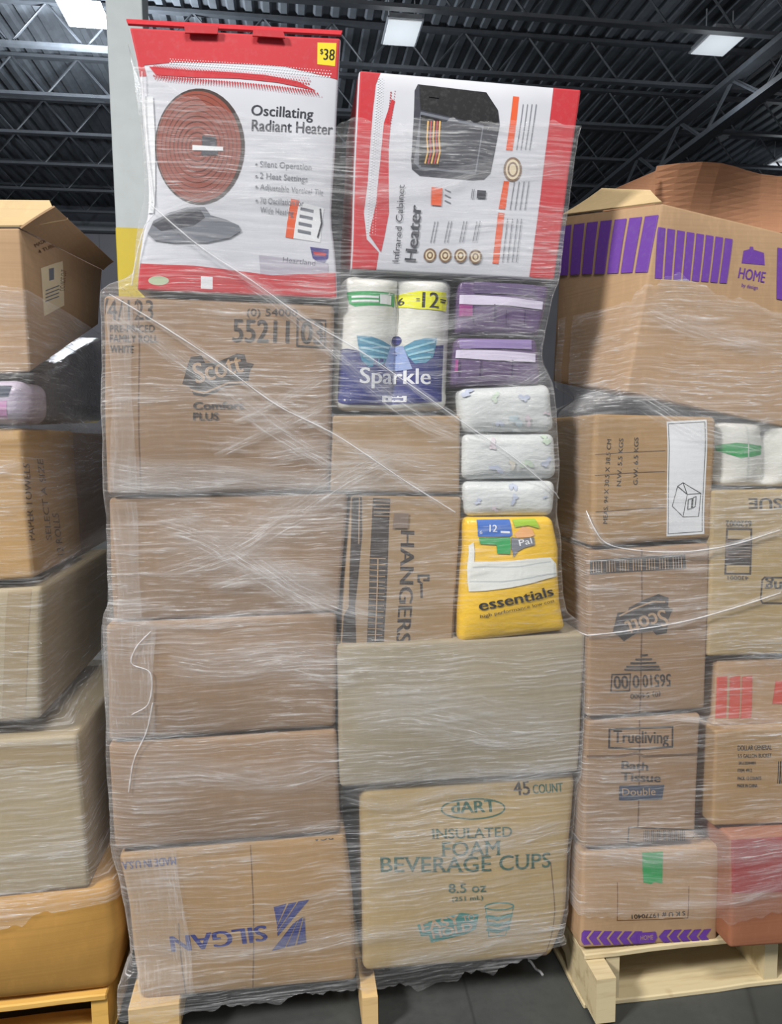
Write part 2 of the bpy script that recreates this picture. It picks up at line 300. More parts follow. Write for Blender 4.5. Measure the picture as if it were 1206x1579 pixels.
# ------------------------------------------------------------------ load data: eight corners of every carton (metres) and what is printed on its faces
BOXES = {
 'heater1': ({"name":"heater_carton","label":"tall red and white carton picturing a round dish heater, tagged $38","cat":"box","c":[[-0.4396,-0.01,1.7763],[-0.0105,-0.01,1.7647],[0.0074,-0.01,2.3154],[-0.4331,-0.01,2.3082],[-0.4396,0.35,1.7763],[-0.0105,0.35,1.7647],[0.0074,0.35,2.3154],[-0.4331,0.35,2.3082]],"mat":"box_white","r":0.006,"bulge":0.012,"group":None,"rolls":0,"dip":0.0,"wob":0.003,"n":18,"prof":[[-0.002,0.0,0.0],[0.12,0.0067,-0.0029],[0.218,0.016,-0.0086],[0.303,0.0292,-0.0157],[0.364,0.0318,-0.0157],[0.609,0.0263,-0.0085],[0.853,0.0156,-0.0028],[1.0,0.0,0.0]]}, [
   {"p":"red_band","k":"poly","m":"red_ink","f":"F","x":[[-0.0001,0.542],[0.2104,0.5424],[0.4348,0.5417],[0.4351,0.4555],[0.3898,0.4639],[0.3157,0.4762],[0.2318,0.4762],[0.149,0.4761],[0.0807,0.4742],[0.0142,0.4658],[0.0167,0.4439],[-0.001,0.4431],[-0.0055,0.479]]},
   {"p":"red_band","k":"dots","m":"white_ink","f":"F","x":[[0.0708,0.4719,0.0023],[0.0765,0.4717,0.0023],[0.0823,0.4715,0.0023],[0.088,0.4713,0.0023],[0.0937,0.4711,0.0023],[0.0994,0.4709,0.0023],[0.1052,0.4707,0.0023],[0.1109,0.4705,0.0023],[0.1167,0.4703,0.0023],[0.1224,0.4701,0.0023],[0.1282,0.4699,0.0023],[0.134,0.4697,0.0023],[0.1398,0.4695,0.0023],[0.1456,0.4693,0.0023],[0.1514,0.4691,0.0023],[0.1572,0.4689,0.0023],[0.163,0.4688,0.0023],[0.1688,0.4686,0.0023],[0.1746,0.4684,0.0023],[0.1805,0.4682,0.0023],[0.1863,0.468,0.0023],[0.1922,0.4678,0.0023],[0.198,0.4676,0.0023],[0.2039,0.4674,0.0023],[0.2098,0.4672,0.0023],[0.2157,0.467,0.0023],[0.2215,0.4668,0.0023],[0.2274,0.4666,0.0023],[0.2334,0.4664,0.0023],[0.2393,0.4662,0.0023],[0.2452,0.466,0.0023],[0.2511,0.4658,0.0023],[0.2571,0.4656,0.0023],[0.263,0.4655,0.0023],[0.269,0.4653,0.0023],[0.2749,0.4651,0.0023],[0.2809,0.4649,0.0023],[0.2869,0.4647,0.0023],[0.2928,0.4645,0.0023],[0.2988,0.4643,0.0023],[0.3048,0.4641,0.0023],[0.3108,0.4639,0.0023],[0.3169,0.4637,0.0023],[0.3229,0.4635,0.0023],[0.3289,0.4633,0.0023],[0.3349,0.4631,0.0023],[0.341,0.4629,0.0023],[0.347,0.4627,0.0023],[0.3531,0.4625,0.0023],[0.3592,0.4623,0.0023],[0.3653,0.4621,0.0023],[0.3713,0.4619,0.0023],[0.3774,0.4618,0.0023],[0.3836,0.4616,0.0023],[0.3897,0.4614,0.0023],[0.3958,0.4612,0.0023],[0.4019,0.461,0.0023],[0.408,0.4608,0.0023],[0.4142,0.4606,0.0023],[0.0745,0.4761,0.0017],[0.0802,0.476,0.0017],[0.0859,0.4758,0.0017],[0.0916,0.4756,0.0017],[0.0973,0.4755,0.0017],[0.103,0.4753,0.0017],[0.1088,0.4751,0.0017],[0.1145,0.475,0.0017],[0.1203,0.4748,0.0017],[0.126,0.4746,0.0017],[0.1318,0.4745,0.0017],[0.1375,0.4743,0.0017],[0.1433,0.4742,0.0017],[0.1491,0.474,0.0017],[0.1549,0.4738,0.0017],[0.1607,0.4737,0.0017],[0.1665,0.4735,0.0017],[0.1723,0.4733,0.0017],[0.1781,0.4732,0.0017],[0.184,0.473,0.0017],[0.1898,0.4728,0.0017],[0.1956,0.4727,0.0017],[0.2015,0.4725,0.0017],[0.2073,0.4723,0.0017],[0.2132,0.4722,0.0017],[0.2191,0.472,0.0017],[0.2249,0.4719,0.0017],[0.2308,0.4717,0.0017],[0.2367,0.4715,0.0017],[0.2426,0.4714,0.0017],[0.2485,0.4712,0.0017],[0.2544,0.471,0.0017],[0.2604,0.4709,0.0017],[0.2663,0.4707,0.0017],[0.2722,0.4705,0.0017],[0.2782,0.4704,0.0017],[0.2841,0.4702,0.0017],[0.2901,0.47,0.0017],[0.2961,0.4699,0.0017],[0.302,0.4697,0.0017],[0.308,0.4696,0.0017],[0.314,0.4694,0.0017],[0.32,0.4692,0.0017],[0.326,0.4691,0.0017],[0.332,0.4689,0.0017],[0.338,0.4687,0.0017],[0.3441,0.4686,0.0017],[0.3501,0.4684,0.0017],[0.3561,0.4682,0.0017],[0.3622,0.4681,0.0017],[0.3683,0.4679,0.0017],[0.3743,0.4677,0.0017],[0.3804,0.4676,0.0017],[0.3865,0.4674,0.0017],[0.3926,0.4672,0.0017],[0.3987,0.4671,0.0017],[0.4048,0.4669,0.0017],[0.4109,0.4668,0.0017],[0.417,0.4666,0.0017],[0.0725,0.4805,0.0011],[0.0781,0.4804,0.0011],[0.0838,0.4803,0.0011],[0.0895,0.4801,0.0011],[0.0952,0.48,0.0011],[0.1009,0.4799,0.0011],[0.1067,0.4797,0.0011],[0.1124,0.4796,0.0011],[0.1181,0.4795,0.0011],[0.1238,0.4793,0.0011],[0.1296,0.4792,0.0011],[0.1353,0.4791,0.0011],[0.1411,0.4789,0.0011],[0.1469,0.4788,0.0011],[0.1526,0.4787,0.0011],[0.1584,0.4785,0.0011],[0.1642,0.4784,0.0011],[0.17,0.4783,0.0011],[0.1758,0.4781,0.0011],[0.1816,0.478,0.0011],[0.1874,0.4779,0.0011],[0.1932,0.4777,0.0011],[0.1991,0.4776,0.0011],[0.2049,0.4775,0.0011],[0.2107,0.4773,0.0011],[0.2166,0.4772,0.0011],[0.2225,0.4771,0.0011],[0.2283,0.4769,0.0011],[0.2342,0.4768,0.0011],[0.2401,0.4767,0.0011],[0.246,0.4765,0.0011],[0.2518,0.4764,0.0011],[0.2577,0.4763,0.0011],[0.2637,0.4761,0.0011],[0.2696,0.476,0.0011],[0.2755,0.4758,0.0011],[0.2814,0.4757,0.0011],[0.2874,0.4756,0.0011],[0.2933,0.4754,0.0011],[0.2992,0.4753,0.0011],[0.3052,0.4752,0.0011],[0.3112,0.475,0.0011],[0.3171,0.4749,0.0011],[0.3231,0.4748,0.0011],[0.3291,0.4746,0.0011],[0.3351,0.4745,0.0011],[0.3411,0.4744,0.0011],[0.3471,0.4742,0.0011],[0.3531,0.4741,0.0011],[0.3592,0.474,0.0011],[0.3652,0.4738,0.0011],[0.3712,0.4737,0.0011],[0.3773,0.4736,0.0011],[0.3833,0.4734,0.0011],[0.3894,0.4733,0.0011],[0.3955,0.4732,0.0011],[0.4015,0.473,0.0011],[0.4076,0.4729,0.0011],[0.4137,0.4728,0.0011]]},
   {"p":"red_band","k":"poly","m":"red_ink","f":"F","x":[[0.0245,0.4637],[0.1056,0.4598],[0.1886,0.4585],[0.2728,0.4559],[0.3442,0.4474],[0.3853,0.4309],[0.3013,0.4415],[0.2161,0.4455],[0.1184,0.4448],[0.0362,0.4474]]},
   {"p":"red_band","k":"dots","m":"red_ink","f":"F","x":[[0.0326,0.4455,0.0024],[0.0381,0.4452,0.0024],[0.0436,0.445,0.0024],[0.0491,0.4447,0.0024],[0.0546,0.4444,0.0024],[0.0601,0.4442,0.0024],[0.0657,0.4439,0.0024],[0.0712,0.4436,0.0024],[0.0768,0.4434,0.0024],[0.0823,0.4431,0.0024],[0.0879,0.4428,0.0024],[0.0934,0.4426,0.0024],[0.099,0.4423,0.0024],[0.1046,0.4421,0.0024],[0.1102,0.4418,0.0024],[0.1158,0.4415,0.0024],[0.1214,0.4413,0.0024],[0.127,0.441,0.0024],[0.1326,0.4407,0.0024],[0.1382,0.4405,0.0024],[0.1439,0.4402,0.0024],[0.1495,0.4399,0.0024],[0.1551,0.4397,0.0024],[0.1608,0.4394,0.0024],[0.1664,0.4391,0.0024],[0.1721,0.4389,0.0024],[0.1778,0.4386,0.0024],[0.1834,0.4383,0.0024],[0.1891,0.4381,0.0024],[0.1948,0.4378,0.0024],[0.2005,0.4375,0.0024],[0.2062,0.4373,0.0024],[0.2119,0.437,0.0024],[0.2176,0.4367,0.0024],[0.2234,0.4365,0.0024],[0.2291,0.4362,0.0024],[0.2348,0.4359,0.0024],[0.2406,0.4357,0.0024],[0.2463,0.4354,0.0024],[0.2521,0.4351,0.0024],[0.2579,0.4349,0.0024],[0.2636,0.4346,0.0024],[0.2694,0.4343,0.0024],[0.2752,0.4341,0.0024],[0.281,0.4338,0.0024],[0.2868,0.4335,0.0024],[0.2926,0.4333,0.0024],[0.2984,0.433,0.0024],[0.3042,0.4327,0.0024],[0.3101,0.4325,0.0024],[0.3159,0.4322,0.0024],[0.3218,0.4319,0.0024],[0.3276,0.4317,0.0024],[0.3335,0.4314,0.0024],[0.3393,0.4311,0.0024],[0.3452,0.4309,0.0024],[0.3511,0.4306,0.0024],[0.357,0.4303,0.0024],[0.3629,0.4301,0.0024],[0.3688,0.4298,0.0024],[0.3747,0.4295,0.0024],[0.3806,0.4293,0.0024],[0.0364,0.4422,0.0019],[0.042,0.4419,0.0019],[0.0475,0.4416,0.0019],[0.0531,0.4414,0.0019],[0.0587,0.4411,0.0019],[0.0643,0.4408,0.0019],[0.0699,0.4406,0.0019],[0.0755,0.4403,0.0019],[0.0811,0.44,0.0019],[0.0868,0.4398,0.0019],[0.0924,0.4395,0.0019],[0.098,0.4392,0.0019],[0.1037,0.4389,0.0019],[0.1093,0.4387,0.0019],[0.115,0.4384,0.0019],[0.1206,0.4381,0.0019],[0.1263,0.4379,0.0019],[0.132,0.4376,0.0019],[0.1377,0.4373,0.0019],[0.1434,0.4371,0.0019],[0.1491,0.4368,0.0019],[0.1548,0.4365,0.0019],[0.1605,0.4363,0.0019],[0.1662,0.436,0.0019],[0.1719,0.4357,0.0019],[0.1776,0.4355,0.0019],[0.1834,0.4352,0.0019],[0.1891,0.4349,0.0019],[0.1949,0.4346,0.0019],[0.2007,0.4344,0.0019],[0.2064,0.4341,0.0019],[0.2122,0.4338,0.0019],[0.218,0.4336,0.0019],[0.2238,0.4333,0.0019],[0.2296,0.433,0.0019],[0.2354,0.4328,0.0019],[0.2412,0.4325,0.0019],[0.247,0.4322,0.0019],[0.2528,0.432,0.0019],[0.2586,0.4317,0.0019],[0.2645,0.4314,0.0019],[0.2703,0.4311,0.0019],[0.2762,0.4309,0.0019],[0.282,0.4306,0.0019],[0.2879,0.4303,0.0019],[0.2938,0.4301,0.0019],[0.2997,0.4298,0.0019],[0.3056,0.4295,0.0019],[0.3115,0.4293,0.0019],[0.3174,0.429,0.0019],[0.3233,0.4287,0.0019],[0.3292,0.4284,0.0019],[0.3351,0.4282,0.0019],[0.3411,0.4279,0.0019],[0.347,0.4276,0.0019],[0.3529,0.4274,0.0019],[0.3589,0.4271,0.0019],[0.3649,0.4268,0.0019],[0.3708,0.4266,0.0019],[0.3768,0.4263,0.0019],[0.3828,0.426,0.0019],[0.3888,0.4257,0.0019],[0.0347,0.4391,0.0015],[0.0403,0.4388,0.0015],[0.0459,0.4386,0.0015],[0.0516,0.4383,0.0015],[0.0572,0.438,0.0015],[0.0629,0.4377,0.0015],[0.0685,0.4375,0.0015],[0.0742,0.4372,0.0015],[0.0799,0.4369,0.0015],[0.0856,0.4367,0.0015],[0.0913,0.4364,0.0015],[0.097,0.4361,0.0015],[0.1027,0.4358,0.0015],[0.1084,0.4356,0.0015],[0.1141,0.4353,0.0015],[0.1198,0.435,0.0015],[0.1256,0.4348,0.0015],[0.1313,0.4345,0.0015],[0.137,0.4342,0.0015],[0.1428,0.4339,0.0015],[0.1486,0.4337,0.0015],[0.1543,0.4334,0.0015],[0.1601,0.4331,0.0015],[0.1659,0.4329,0.0015],[0.1717,0.4326,0.0015],[0.1775,0.4323,0.0015],[0.1833,0.432,0.0015],[0.1891,0.4318,0.0015],[0.1949,0.4315,0.0015],[0.2007,0.4312,0.0015],[0.2066,0.4309,0.0015],[0.2124,0.4307,0.0015],[0.2182,0.4304,0.0015],[0.2241,0.4301,0.0015],[0.23,0.4299,0.0015],[0.2358,0.4296,0.0015],[0.2417,0.4293,0.0015],[0.2476,0.429,0.0015],[0.2535,0.4288,0.0015],[0.2594,0.4285,0.0015],[0.2653,0.4282,0.0015],[0.2712,0.428,0.0015],[0.2771,0.4277,0.0015],[0.283,0.4274,0.0015],[0.289,0.4271,0.0015],[0.2949,0.4269,0.0015],[0.3009,0.4266,0.0015],[0.3068,0.4263,0.0015],[0.3128,0.426,0.0015],[0.3188,0.4258,0.0015],[0.3247,0.4255,0.0015],[0.3307,0.4252,0.0015],[0.3367,0.425,0.0015],[0.3427,0.4247,0.0015],[0.3487,0.4244,0.0015],[0.3548,0.4241,0.0015],[0.3608,0.4239,0.0015],[0.3668,0.4236,0.0015],[0.3729,0.4233,0.0015],[0.3789,0.423,0.0015],[0.385,0.4228,0.0015],[0.391,0.4225,0.0015],[0.0386,0.4358,0.001],[0.0443,0.4355,0.001],[0.05,0.4352,0.001],[0.0557,0.4349,0.001],[0.0614,0.4347,0.001],[0.0671,0.4344,0.001],[0.0729,0.4341,0.001],[0.0786,0.4338,0.001],[0.0843,0.4336,0.001],[0.0901,0.4333,0.001],[0.0959,0.433,0.001],[0.1016,0.4327,0.001],[0.1074,0.4325,0.001],[0.1132,0.4322,0.001],[0.119,0.4319,0.001],[0.1248,0.4316,0.001],[0.1306,0.4314,0.001],[0.1364,0.4311,0.001],[0.1422,0.4308,0.001],[0.148,0.4305,0.001],[0.1538,0.4303,0.001],[0.1597,0.43,0.001],[0.1655,0.4297,0.001],[0.1714,0.4294,0.001],[0.1772,0.4292,0.001],[0.1831,0.4289,0.001],[0.189,0.4286,0.001],[0.1949,0.4283,0.001],[0.2008,0.4281,0.001],[0.2066,0.4278,0.001],[0.2126,0.4275,0.001],[0.2185,0.4272,0.001],[0.2244,0.427,0.001],[0.2303,0.4267,0.001],[0.2362,0.4264,0.001],[0.2422,0.4261,0.001],[0.2481,0.4259,0.001],[0.2541,0.4256,0.001],[0.2601,0.4253,0.001],[0.266,0.425,0.001],[0.272,0.4248,0.001],[0.278,0.4245,0.001],[0.284,0.4242,0.001],[0.29,0.4239,0.001],[0.296,0.4237,0.001],[0.302,0.4234,0.001],[0.308,0.4231,0.001],[0.3141,0.4228,0.001],[0.3201,0.4226,0.001],[0.3262,0.4223,0.001],[0.3322,0.422,0.001],[0.3383,0.4217,0.001],[0.3443,0.4215,0.001],[0.3504,0.4212,0.001],[0.3565,0.4209,0.001],[0.3626,0.4206,0.001],[0.3687,0.4203,0.001],[0.3748,0.4201,0.001],[0.3809,0.4198,0.001],[0.3871,0.4195,0.001],[0.3932,0.4192,0.001],[0.3993,0.419,0.001]]},
   {"p":"red_band","k":"dots","m":"red_ink","f":"F","x":[[0.0338,0.4625,0.0022],[0.0394,0.4622,0.0022],[0.045,0.4619,0.0022],[0.0507,0.4615,0.0022],[0.0564,0.4612,0.0022],[0.0621,0.4609,0.0022],[0.0678,0.4606,0.0022],[0.0735,0.4602,0.0022],[0.0792,0.4599,0.0022],[0.0849,0.4596,0.0022],[0.0907,0.4593,0.0022],[0.0964,0.459,0.0022],[0.1022,0.4586,0.0022],[0.1079,0.4583,0.0022],[0.1137,0.458,0.0022],[0.1194,0.4577,0.0022],[0.1252,0.4573,0.0022],[0.131,0.457,0.0022],[0.1368,0.4567,0.0022],[0.1426,0.4564,0.0022],[0.1484,0.456,0.0022],[0.1542,0.4557,0.0022],[0.16,0.4554,0.0022],[0.1659,0.455,0.0022],[0.1717,0.4547,0.0022],[0.1775,0.4544,0.0022],[0.1834,0.4541,0.0022],[0.1893,0.4537,0.0022],[0.1951,0.4534,0.0022],[0.201,0.4531,0.0022],[0.2069,0.4528,0.0022],[0.2128,0.4524,0.0022],[0.2187,0.4521,0.0022],[0.2246,0.4518,0.0022],[0.2305,0.4515,0.0022],[0.2364,0.4511,0.0022],[0.2423,0.4508,0.0022],[0.2483,0.4505,0.0022],[0.2542,0.4502,0.0022],[0.2602,0.4498,0.0022],[0.2661,0.4495,0.0022],[0.2721,0.4492,0.0022],[0.2781,0.4489,0.0022],[0.284,0.4485,0.0022],[0.29,0.4482,0.0022],[0.296,0.4479,0.0022],[0.302,0.4475,0.0022],[0.3081,0.4472,0.0022],[0.3141,0.4469,0.0022],[0.3201,0.4466,0.0022],[0.3261,0.4462,0.0022],[0.3322,0.4459,0.0022],[0.3382,0.4456,0.0022],[0.3443,0.4453,0.0022],[0.3504,0.4449,0.0022],[0.3565,0.4446,0.0022],[0.3625,0.4443,0.0022],[0.3686,0.4439,0.0022],[0.037,0.4646,0.0016],[0.0427,0.4643,0.0016],[0.0483,0.464,0.0016],[0.054,0.4638,0.0016],[0.0596,0.4635,0.0016],[0.0653,0.4633,0.0016],[0.071,0.463,0.0016],[0.0767,0.4627,0.0016],[0.0824,0.4625,0.0016],[0.0881,0.4622,0.0016],[0.0938,0.4619,0.0016],[0.0995,0.4617,0.0016],[0.1053,0.4614,0.0016],[0.111,0.4611,0.0016],[0.1168,0.4609,0.0016],[0.1225,0.4606,0.0016],[0.1283,0.4603,0.0016],[0.1341,0.4601,0.0016],[0.1399,0.4598,0.0016],[0.1457,0.4595,0.0016],[0.1515,0.4593,0.0016],[0.1573,0.459,0.0016],[0.1631,0.4588,0.0016],[0.169,0.4585,0.0016],[0.1748,0.4582,0.0016],[0.1806,0.458,0.0016],[0.1865,0.4577,0.0016],[0.1923,0.4574,0.0016],[0.1982,0.4572,0.0016],[0.2041,0.4569,0.0016],[0.21,0.4566,0.0016],[0.2158,0.4564,0.0016],[0.2217,0.4561,0.0016],[0.2276,0.4558,0.0016],[0.2335,0.4556,0.0016],[0.2395,0.4553,0.0016],[0.2454,0.455,0.0016],[0.2513,0.4548,0.0016],[0.2572,0.4545,0.0016],[0.2632,0.4542,0.0016],[0.2691,0.454,0.0016],[0.2751,0.4537,0.0016],[0.2811,0.4534,0.0016],[0.287,0.4532,0.0016],[0.293,0.4529,0.0016],[0.299,0.4526,0.0016],[0.305,0.4524,0.0016],[0.311,0.4521,0.0016],[0.317,0.4518,0.0016],[0.323,0.4516,0.0016],[0.3291,0.4513,0.0016],[0.3351,0.4511,0.0016],[0.3412,0.4508,0.0016],[0.3472,0.4505,0.0016],[0.3533,0.4503,0.0016],[0.3593,0.45,0.0016],[0.3654,0.4497,0.0016],[0.3715,0.4495,0.0016],[0.0347,0.4669,0.0011],[0.0403,0.4667,0.0011],[0.046,0.4665,0.0011],[0.0516,0.4663,0.0011],[0.0573,0.4661,0.0011],[0.063,0.4659,0.0011],[0.0686,0.4657,0.0011],[0.0743,0.4655,0.0011],[0.08,0.4653,0.0011],[0.0857,0.4651,0.0011],[0.0914,0.4649,0.0011],[0.0971,0.4646,0.0011],[0.1028,0.4644,0.0011],[0.1086,0.4642,0.0011],[0.1143,0.464,0.0011],[0.12,0.4638,0.0011],[0.1258,0.4636,0.0011],[0.1315,0.4634,0.0011],[0.1373,0.4632,0.0011],[0.1431,0.463,0.0011],[0.1489,0.4628,0.0011],[0.1546,0.4626,0.0011],[0.1604,0.4624,0.0011],[0.1662,0.4622,0.0011],[0.172,0.462,0.0011],[0.1779,0.4618,0.0011],[0.1837,0.4616,0.0011],[0.1896,0.4614,0.0011],[0.1954,0.4612,0.0011],[0.2013,0.461,0.0011],[0.2071,0.4608,0.0011],[0.213,0.4606,0.0011],[0.2189,0.4604,0.0011],[0.2248,0.4601,0.0011],[0.2307,0.4599,0.0011],[0.2366,0.4597,0.0011],[0.2425,0.4595,0.0011],[0.2484,0.4593,0.0011],[0.2543,0.4591,0.0011],[0.2603,0.4589,0.0011],[0.2662,0.4587,0.0011],[0.2721,0.4585,0.0011],[0.2781,0.4583,0.0011],[0.2841,0.4581,0.0011],[0.29,0.4579,0.0011],[0.296,0.4577,0.0011],[0.302,0.4575,0.0011],[0.308,0.4573,0.0011],[0.314,0.4571,0.0011],[0.32,0.4569,0.0011],[0.326,0.4567,0.0011],[0.332,0.4565,0.0011],[0.338,0.4562,0.0011],[0.344,0.456,0.0011],[0.3501,0.4558,0.0011],[0.3561,0.4556,0.0011],[0.3622,0.4554,0.0011],[0.3682,0.4552,0.0011]]},
   {"p":"heater_picture","k":"poly","m":"rim_ink","f":"F","x":[[0.2259,0.3152],[0.2261,0.2964],[0.2237,0.2778],[0.2188,0.2598],[0.2113,0.2428],[0.2015,0.2273],[0.1896,0.2138],[0.1759,0.2024],[0.161,0.1935],[0.1453,0.1874],[0.1289,0.1842],[0.1122,0.184],[0.0955,0.1867],[0.0793,0.1924],[0.0644,0.2008],[0.0515,0.2118],[0.0406,0.225],[0.0318,0.2402],[0.0254,0.2569],[0.0215,0.2747],[0.0201,0.2933],[0.0212,0.312],[0.0248,0.3305],[0.0314,0.3484],[0.04,0.3651],[0.0505,0.3803],[0.0626,0.3936],[0.0759,0.4047],[0.0903,0.4133],[0.1053,0.4193],[0.1206,0.4224],[0.1361,0.4227],[0.1512,0.4201],[0.1657,0.4146],[0.1793,0.4064],[0.1917,0.3958],[0.2025,0.3828],[0.2115,0.3679],[0.2185,0.3514],[0.2232,0.3337]]},
   {"p":"heater_picture","k":"poly","m":"copper_ink","f":"F","x":[[0.2169,0.3145],[0.2171,0.2965],[0.2149,0.2787],[0.2102,0.2615],[0.2031,0.2453],[0.1939,0.2306],[0.1827,0.2176],[0.1698,0.2068],[0.1556,0.1983],[0.1407,0.1925],[0.1252,0.1895],[0.1094,0.1893],[0.0937,0.1919],[0.0784,0.1973],[0.0648,0.2054],[0.0527,0.2159],[0.0424,0.2285],[0.0341,0.243],[0.0281,0.259],[0.0243,0.276],[0.023,0.2938],[0.0241,0.3117],[0.0274,0.3294],[0.0336,0.3464],[0.0417,0.3624],[0.0516,0.3769],[0.063,0.3896],[0.0756,0.4002],[0.0892,0.4084],[0.1033,0.4141],[0.1179,0.4171],[0.1324,0.4173],[0.1467,0.4148],[0.1604,0.4095],[0.1732,0.4017],[0.1849,0.3915],[0.1951,0.3791],[0.2035,0.3648],[0.2101,0.349],[0.2144,0.3321]]},
   {"p":"heater_picture","k":"line","m":"copper_dark","f":"F","w":0.0015,"x":[[0.208,0.3137],[0.2082,0.2968],[0.206,0.28],[0.2015,0.2638],[0.1949,0.2486],[0.1862,0.2347],[0.1757,0.2225],[0.1636,0.2123],[0.1502,0.2044],[0.136,0.1989],[0.1213,0.196],[0.1065,0.1959],[0.0918,0.1983],[0.078,0.2035],[0.0652,0.211],[0.0539,0.2209],[0.0442,0.2328],[0.0364,0.2465],[0.0307,0.2615],[0.0272,0.2776],[0.0259,0.2943],[0.0269,0.3111],[0.03,0.3278],[0.0358,0.3438],[0.0434,0.3589],[0.0527,0.3725],[0.0634,0.3845],[0.0753,0.3945],[0.0881,0.4023],[0.1014,0.4076],[0.1151,0.4104],[0.1288,0.4107],[0.1423,0.4083],[0.1551,0.4033],[0.1672,0.3959],[0.1781,0.3863],[0.1877,0.3746],[0.1956,0.3611],[0.2016,0.3463],[0.2057,0.3303],[0.208,0.3137]]},
   {"p":"heater_picture","k":"line","m":"copper_dark","f":"F","w":0.0015,"x":[[0.1987,0.3127],[0.1988,0.2976],[0.1968,0.2826],[0.1927,0.268],[0.1868,0.2544],[0.1789,0.2419],[0.1695,0.231],[0.1587,0.2219],[0.1467,0.2148],[0.1339,0.2099],[0.1207,0.2073],[0.1075,0.2071],[0.0944,0.2094],[0.082,0.2139],[0.0706,0.2207],[0.0604,0.2296],[0.0517,0.2402],[0.0447,0.2524],[0.0395,0.2659],[0.0363,0.2803],[0.0351,0.2952],[0.0359,0.3104],[0.0387,0.3253],[0.0437,0.3397],[0.0506,0.3532],[0.0589,0.3655],[0.0686,0.3762],[0.0792,0.3852],[0.0907,0.3921],[0.1028,0.3969],[0.1152,0.3995],[0.1275,0.3997],[0.1397,0.3975],[0.1513,0.3931],[0.1621,0.3864],[0.1719,0.3778],[0.1805,0.3673],[0.1876,0.3553],[0.193,0.3419],[0.1967,0.3276],[0.1987,0.3127]]},
   {"p":"heater_picture","k":"line","m":"copper_dark","f":"F","w":0.0015,"x":[[0.1894,0.3117],[0.1894,0.2983],[0.1876,0.2851],[0.184,0.2722],[0.1786,0.2602],[0.1717,0.2492],[0.1633,0.2395],[0.1537,0.2314],[0.1432,0.2252],[0.1319,0.2208],[0.1202,0.2186],[0.1085,0.2184],[0.097,0.2204],[0.086,0.2244],[0.0759,0.2304],[0.0669,0.2382],[0.0591,0.2476],[0.0529,0.2584],[0.0483,0.2703],[0.0454,0.283],[0.0443,0.2962],[0.045,0.3096],[0.0474,0.3228],[0.0517,0.3356],[0.0578,0.3475],[0.0652,0.3584],[0.0737,0.3679],[0.0832,0.3758],[0.0935,0.382],[0.1042,0.3862],[0.1152,0.3885],[0.1262,0.3887],[0.137,0.3868],[0.1474,0.3828],[0.157,0.377],[0.1657,0.3693],[0.1733,0.36],[0.1796,0.3494],[0.1843,0.3376],[0.1876,0.3249],[0.1894,0.3117]]},
   {"p":"heater_picture","k":"line","m":"copper_dark","f":"F","w":0.0015,"x":[[0.1801,0.3107],[0.1801,0.2991],[0.1784,0.2876],[0.1753,0.2764],[0.1706,0.2659],[0.1645,0.2564],[0.1572,0.248],[0.1489,0.241],[0.1397,0.2355],[0.1299,0.2318],[0.1198,0.2298],[0.1096,0.2296],[0.0996,0.2313],[0.09,0.2348],[0.0812,0.24],[0.0733,0.2468],[0.0665,0.255],[0.0611,0.2643],[0.057,0.2747],[0.0545,0.2857],[0.0535,0.2972],[0.0541,0.3088],[0.0561,0.3203],[0.0597,0.3314],[0.065,0.3418],[0.0715,0.3512],[0.0789,0.3595],[0.0873,0.3664],[0.0962,0.3718],[0.1056,0.3755],[0.1153,0.3775],[0.1249,0.3776],[0.1344,0.376],[0.1434,0.3726],[0.1519,0.3675],[0.1595,0.3608],[0.1661,0.3527],[0.1715,0.3434],[0.1757,0.3332],[0.1786,0.3222],[0.1801,0.3107]]},
   {"p":"heater_picture","k":"line","m":"copper_dark","f":"F","w":0.0015,"x":[[0.1708,0.3098],[0.1707,0.2999],[0.1693,0.2901],[0.1666,0.2806],[0.1626,0.2717],[0.1574,0.2636],[0.1512,0.2565],[0.144,0.2505],[0.1362,0.2459],[0.1279,0.2427],[0.1193,0.241],[0.1106,0.2409],[0.1021,0.2423],[0.094,0.2453],[0.0864,0.2497],[0.0797,0.2554],[0.0739,0.2623],[0.0693,0.2703],[0.0658,0.2791],[0.0636,0.2885],[0.0627,0.2982],[0.0631,0.3081],[0.0649,0.3178],[0.0679,0.3273],[0.0723,0.3361],[0.0778,0.3441],[0.0842,0.3512],[0.0913,0.3571],[0.099,0.3616],[0.1071,0.3648],[0.1153,0.3665],[0.1236,0.3666],[0.1317,0.3652],[0.1395,0.3623],[0.1467,0.3579],[0.1532,0.3523],[0.1588,0.3454],[0.1635,0.3375],[0.167,0.3288],[0.1695,0.3195],[0.1708,0.3098]]},
   {"p":"heater_picture","k":"line","m":"copper_dark","f":"F","w":0.0015,"x":[[0.1615,0.3088],[0.1614,0.3006],[0.1602,0.2926],[0.1579,0.2848],[0.1546,0.2775],[0.1503,0.2708],[0.1451,0.2649],[0.1392,0.26],[0.1328,0.2562],[0.1259,0.2536],[0.1188,0.2522],[0.1116,0.2521],[0.1046,0.2533],[0.0979,0.2557],[0.0917,0.2593],[0.0861,0.264],[0.0813,0.2697],[0.0774,0.2762],[0.0745,0.2835],[0.0727,0.2912],[0.0719,0.2992],[0.0723,0.3073],[0.0737,0.3154],[0.0761,0.3231],[0.0796,0.3304],[0.0842,0.337],[0.0895,0.3428],[0.0954,0.3477],[0.1018,0.3514],[0.1085,0.354],[0.1154,0.3554],[0.1223,0.3555],[0.1291,0.3544],[0.1355,0.352],[0.1415,0.3484],[0.1469,0.3438],[0.1515,0.3381],[0.1554,0.3316],[0.1584,0.3245],[0.1605,0.3168],[0.1615,0.3088]]},
